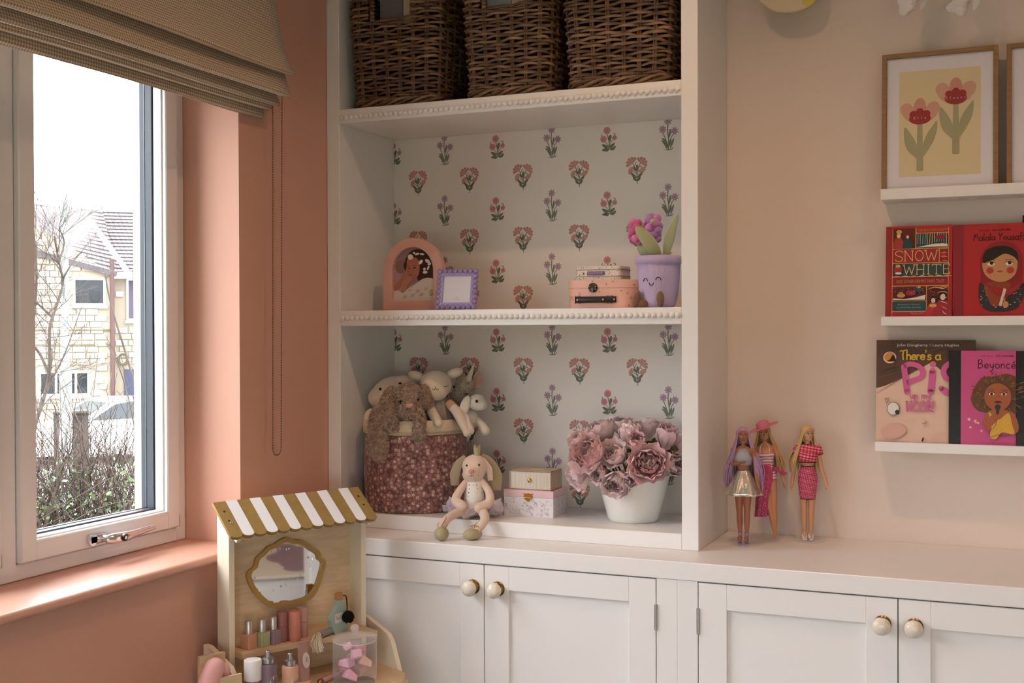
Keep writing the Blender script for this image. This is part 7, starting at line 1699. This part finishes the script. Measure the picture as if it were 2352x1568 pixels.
p.ell(.062, .062, .0042, .0022, '#d9b24a', -25, n=10); p.ell(.060, .066, .004, .0022, '#e3b8cc', 30, n=8); p.ell(.067, .061, .0038, .0020, '#e3b8cc', -60, n=8)
p.text('Written by Maria Isabel Sanchez Vegara', .112, .0130, .0030, '#7a2448', width=.080); p.text('Illustrated by', .112, .0060, .0030, '#7a2448', width=.050)
p.build('cover_print', B4, (0, -.0006, 0), clip=(0, W, 0, H))
B5 = leaning('book', 'black-spined book at the right end of the lowest ledge', 'book', 1.6445, .2295, ZB3, 5, 'books on the picture ledges')
B5.location.y = .2275
book_body(B5, .19, .2345, .0030, '#131214')
B4.location.y = .2310

# framed prints
OAK = mat('#94704a', 0.5, var=.15, vscale=16, stretch=(1, 1, 8), name='oak_frame')
def framed(label, x0, tilt_):
    r_ = leaning('framed_print', label, 'picture', x0, .2385, 1.7217, tilt_, 'framed prints on the top ledge'); W, H, t = .268, .352, .0115
    for a in ((0, t, 0, H), (W - t, W, 0, H), (t, W - t, 0, t), (t, W - t, H - t, H)): bx('frame_bar', OAK, r_, a[0], a[1], 0, .016, a[2], a[3], bev=.0008)
    bx('mount', mat('#dedae0', .6), r_, t, W - t, .007, .009, t, H - t); bx('glazing', thin_glass('picture_glass', (1, 1, 1), .03), r_, t, W - t, .0045, .0052, t, H - t)
    return r_
F1 = framed('oak-framed print of two pink flowers with green leaves', 1.3375, 4)
p = PR(.6); p.rect(.0405, .2285, .0430, .3060, '#d9c8a0')
def tulip(cx, zt, name, H_):
    gs, pk, dr = '#a5a07c', '#cf9c88', '#9a3034'
    p.poly([(cx - .0055, zt - .030), (cx + .0055, zt - .030), (cx + .0085, zt - H_), (cx - .0080, zt - H_)], gs); p.ell(cx + .0002, zt - H_, .0082, .003, gs, n=12)
    p.blob([(cx - .036, zt - .058), (cx - .026, zt - .066), (cx - .008, zt - .100), (cx - .002, zt - .140), (cx - .014, zt - .130), (cx - .030, zt - .112), (cx - .037, zt - .085)], gs); p.blob([(cx + .040, zt - .046), (cx + .038, zt - .075), (cx + .028, zt - .102), (cx + .006, zt - .135), (cx + .004, zt - .118), (cx + .014, zt - .082), (cx + .030, zt - .056)], gs)
    for sx in (-1, 1): p.blob([(cx + sx * .004, zt - .048), (cx + sx * .030, zt - .040), (cx + sx * .045, zt - .018), (cx + sx * .044, zt - .004), (cx + sx * .034, zt + .003), (cx + sx * .020, zt - .002), (cx + sx * .008, zt - .024)], pk)
    p.ell(cx, zt - .010, .0145, .0245, '#c9917c', n=20)
    p.ell(cx, zt - .037, .0255, .0150, dr, n=22); p.ell(cx - .015, zt - .026, .0095, .0090, dr, n=14); p.ell(cx + .015, zt - .026, .0095, .0090, dr, n=14); p.ell(cx, zt - .022, .0095, .0110, dr, n=14)
    k = len(name); p.sc = 1
    for i, ch in enumerate(name): p.text(ch, cx - (k - 1) * .0042 + i * .0084, zt - .0385, .0068 if ch.isupper() or ch == 'l' else .0062, '#e6c4b8')
tulip(.0895, .224, 'Elle', .165); tulip(.1720, .268, 'Sloane', .172)
p.build('printed_sheet', F1, (0, .0069, 0))
F2 = framed('oak-framed print cut off by the right edge of the photo', 1.6235, 4)
p = PR(.6); p.rect(.0405, .2285, .0430, .3060, '#d9c8a0'); p.blob([(.10, .12), (.17, .12), (.16, .20), (.11, .21)], '#cf9c88'); p.build('printed_sheet', F2, (0, .0069, 0))

# hanging decorations at the top of the wall
HD1 = thing('hanging_decoration', 'cream rounded hanging wall decoration with a yellow patch', 'decoration', (1.112, .235, 2.196), 0)
b = MB(); pts = [(-.075, .045), (-.062, .025), (-.035, .006), (0, 0), (.032, .002), (.058, .014), (.074, .040), (.076, .11), (.05, .17), (-.05, .17), (-.078, .11)]
b.prism([(q.x, q.y) for q in cat_curve([(a, c, 0) for a, c in pts], 4, True)], -.006, .006); o = b.build('shape', mat('#e3d0ae', .6), HD1); bv = o.modifiers.new('r', 'BEVEL'); bv.width = .003; bv.segments = 2
p = PR(); p.ell(.052, .030, .016, .022, '#d9c65a', -20, n=18); p.build('yellow_patch', HD1, (0, -.0062, 0))
b = MB(); b.tube([(0, 0, .168), (0, .0, CEIL - 2.197)], .0009, 5); b.build('hanging_thread', mat('#d8cfc0', .8), HD1)
WOOL = mat('#e6dcd8', .95, sheen=.5, bump=.8, bscale=160, name='white_wool')
for x, z, lab, sd in ((1.408, 2.150, 'fluffy white hanging tuft above the left corner of the framed print', 3), (1.528, 2.135, 'fluffy white hanging tuft above the right corner of the framed print', 9)):
    t = thing('hanging_tuft', lab, 'decoration', (x, .215, z), 0, 'white hanging tufts'); rng = random.Random(sd); b = MB(); b.centers = []
    for k in range(9):
        c = Vector((rng.uniform(-.022, .018), rng.uniform(-.012, .012), .016 + k * .010)); b.ell(c, (rng.uniform(.014, .02), .014, rng.uniform(.012, .018)), 12, 9); b.centers.append(c)
    body('wool', b, WOOL, t, .004, 3)
    b = MB(); b.tube(cat_curve([(.020, 0, .10), (.030, .0, .040), (.022, 0, .012)], 5), lerp_list([.006, .010, .001], 11), 8, flat=.3); b.build('feather', WOOL, t)
    b = MB(); b.tube([(0, 0, .10), (0, 0, CEIL - z - .001)], .0009, 5); b.build('hanging_thread', mat('#d8cfc0', .8), t)
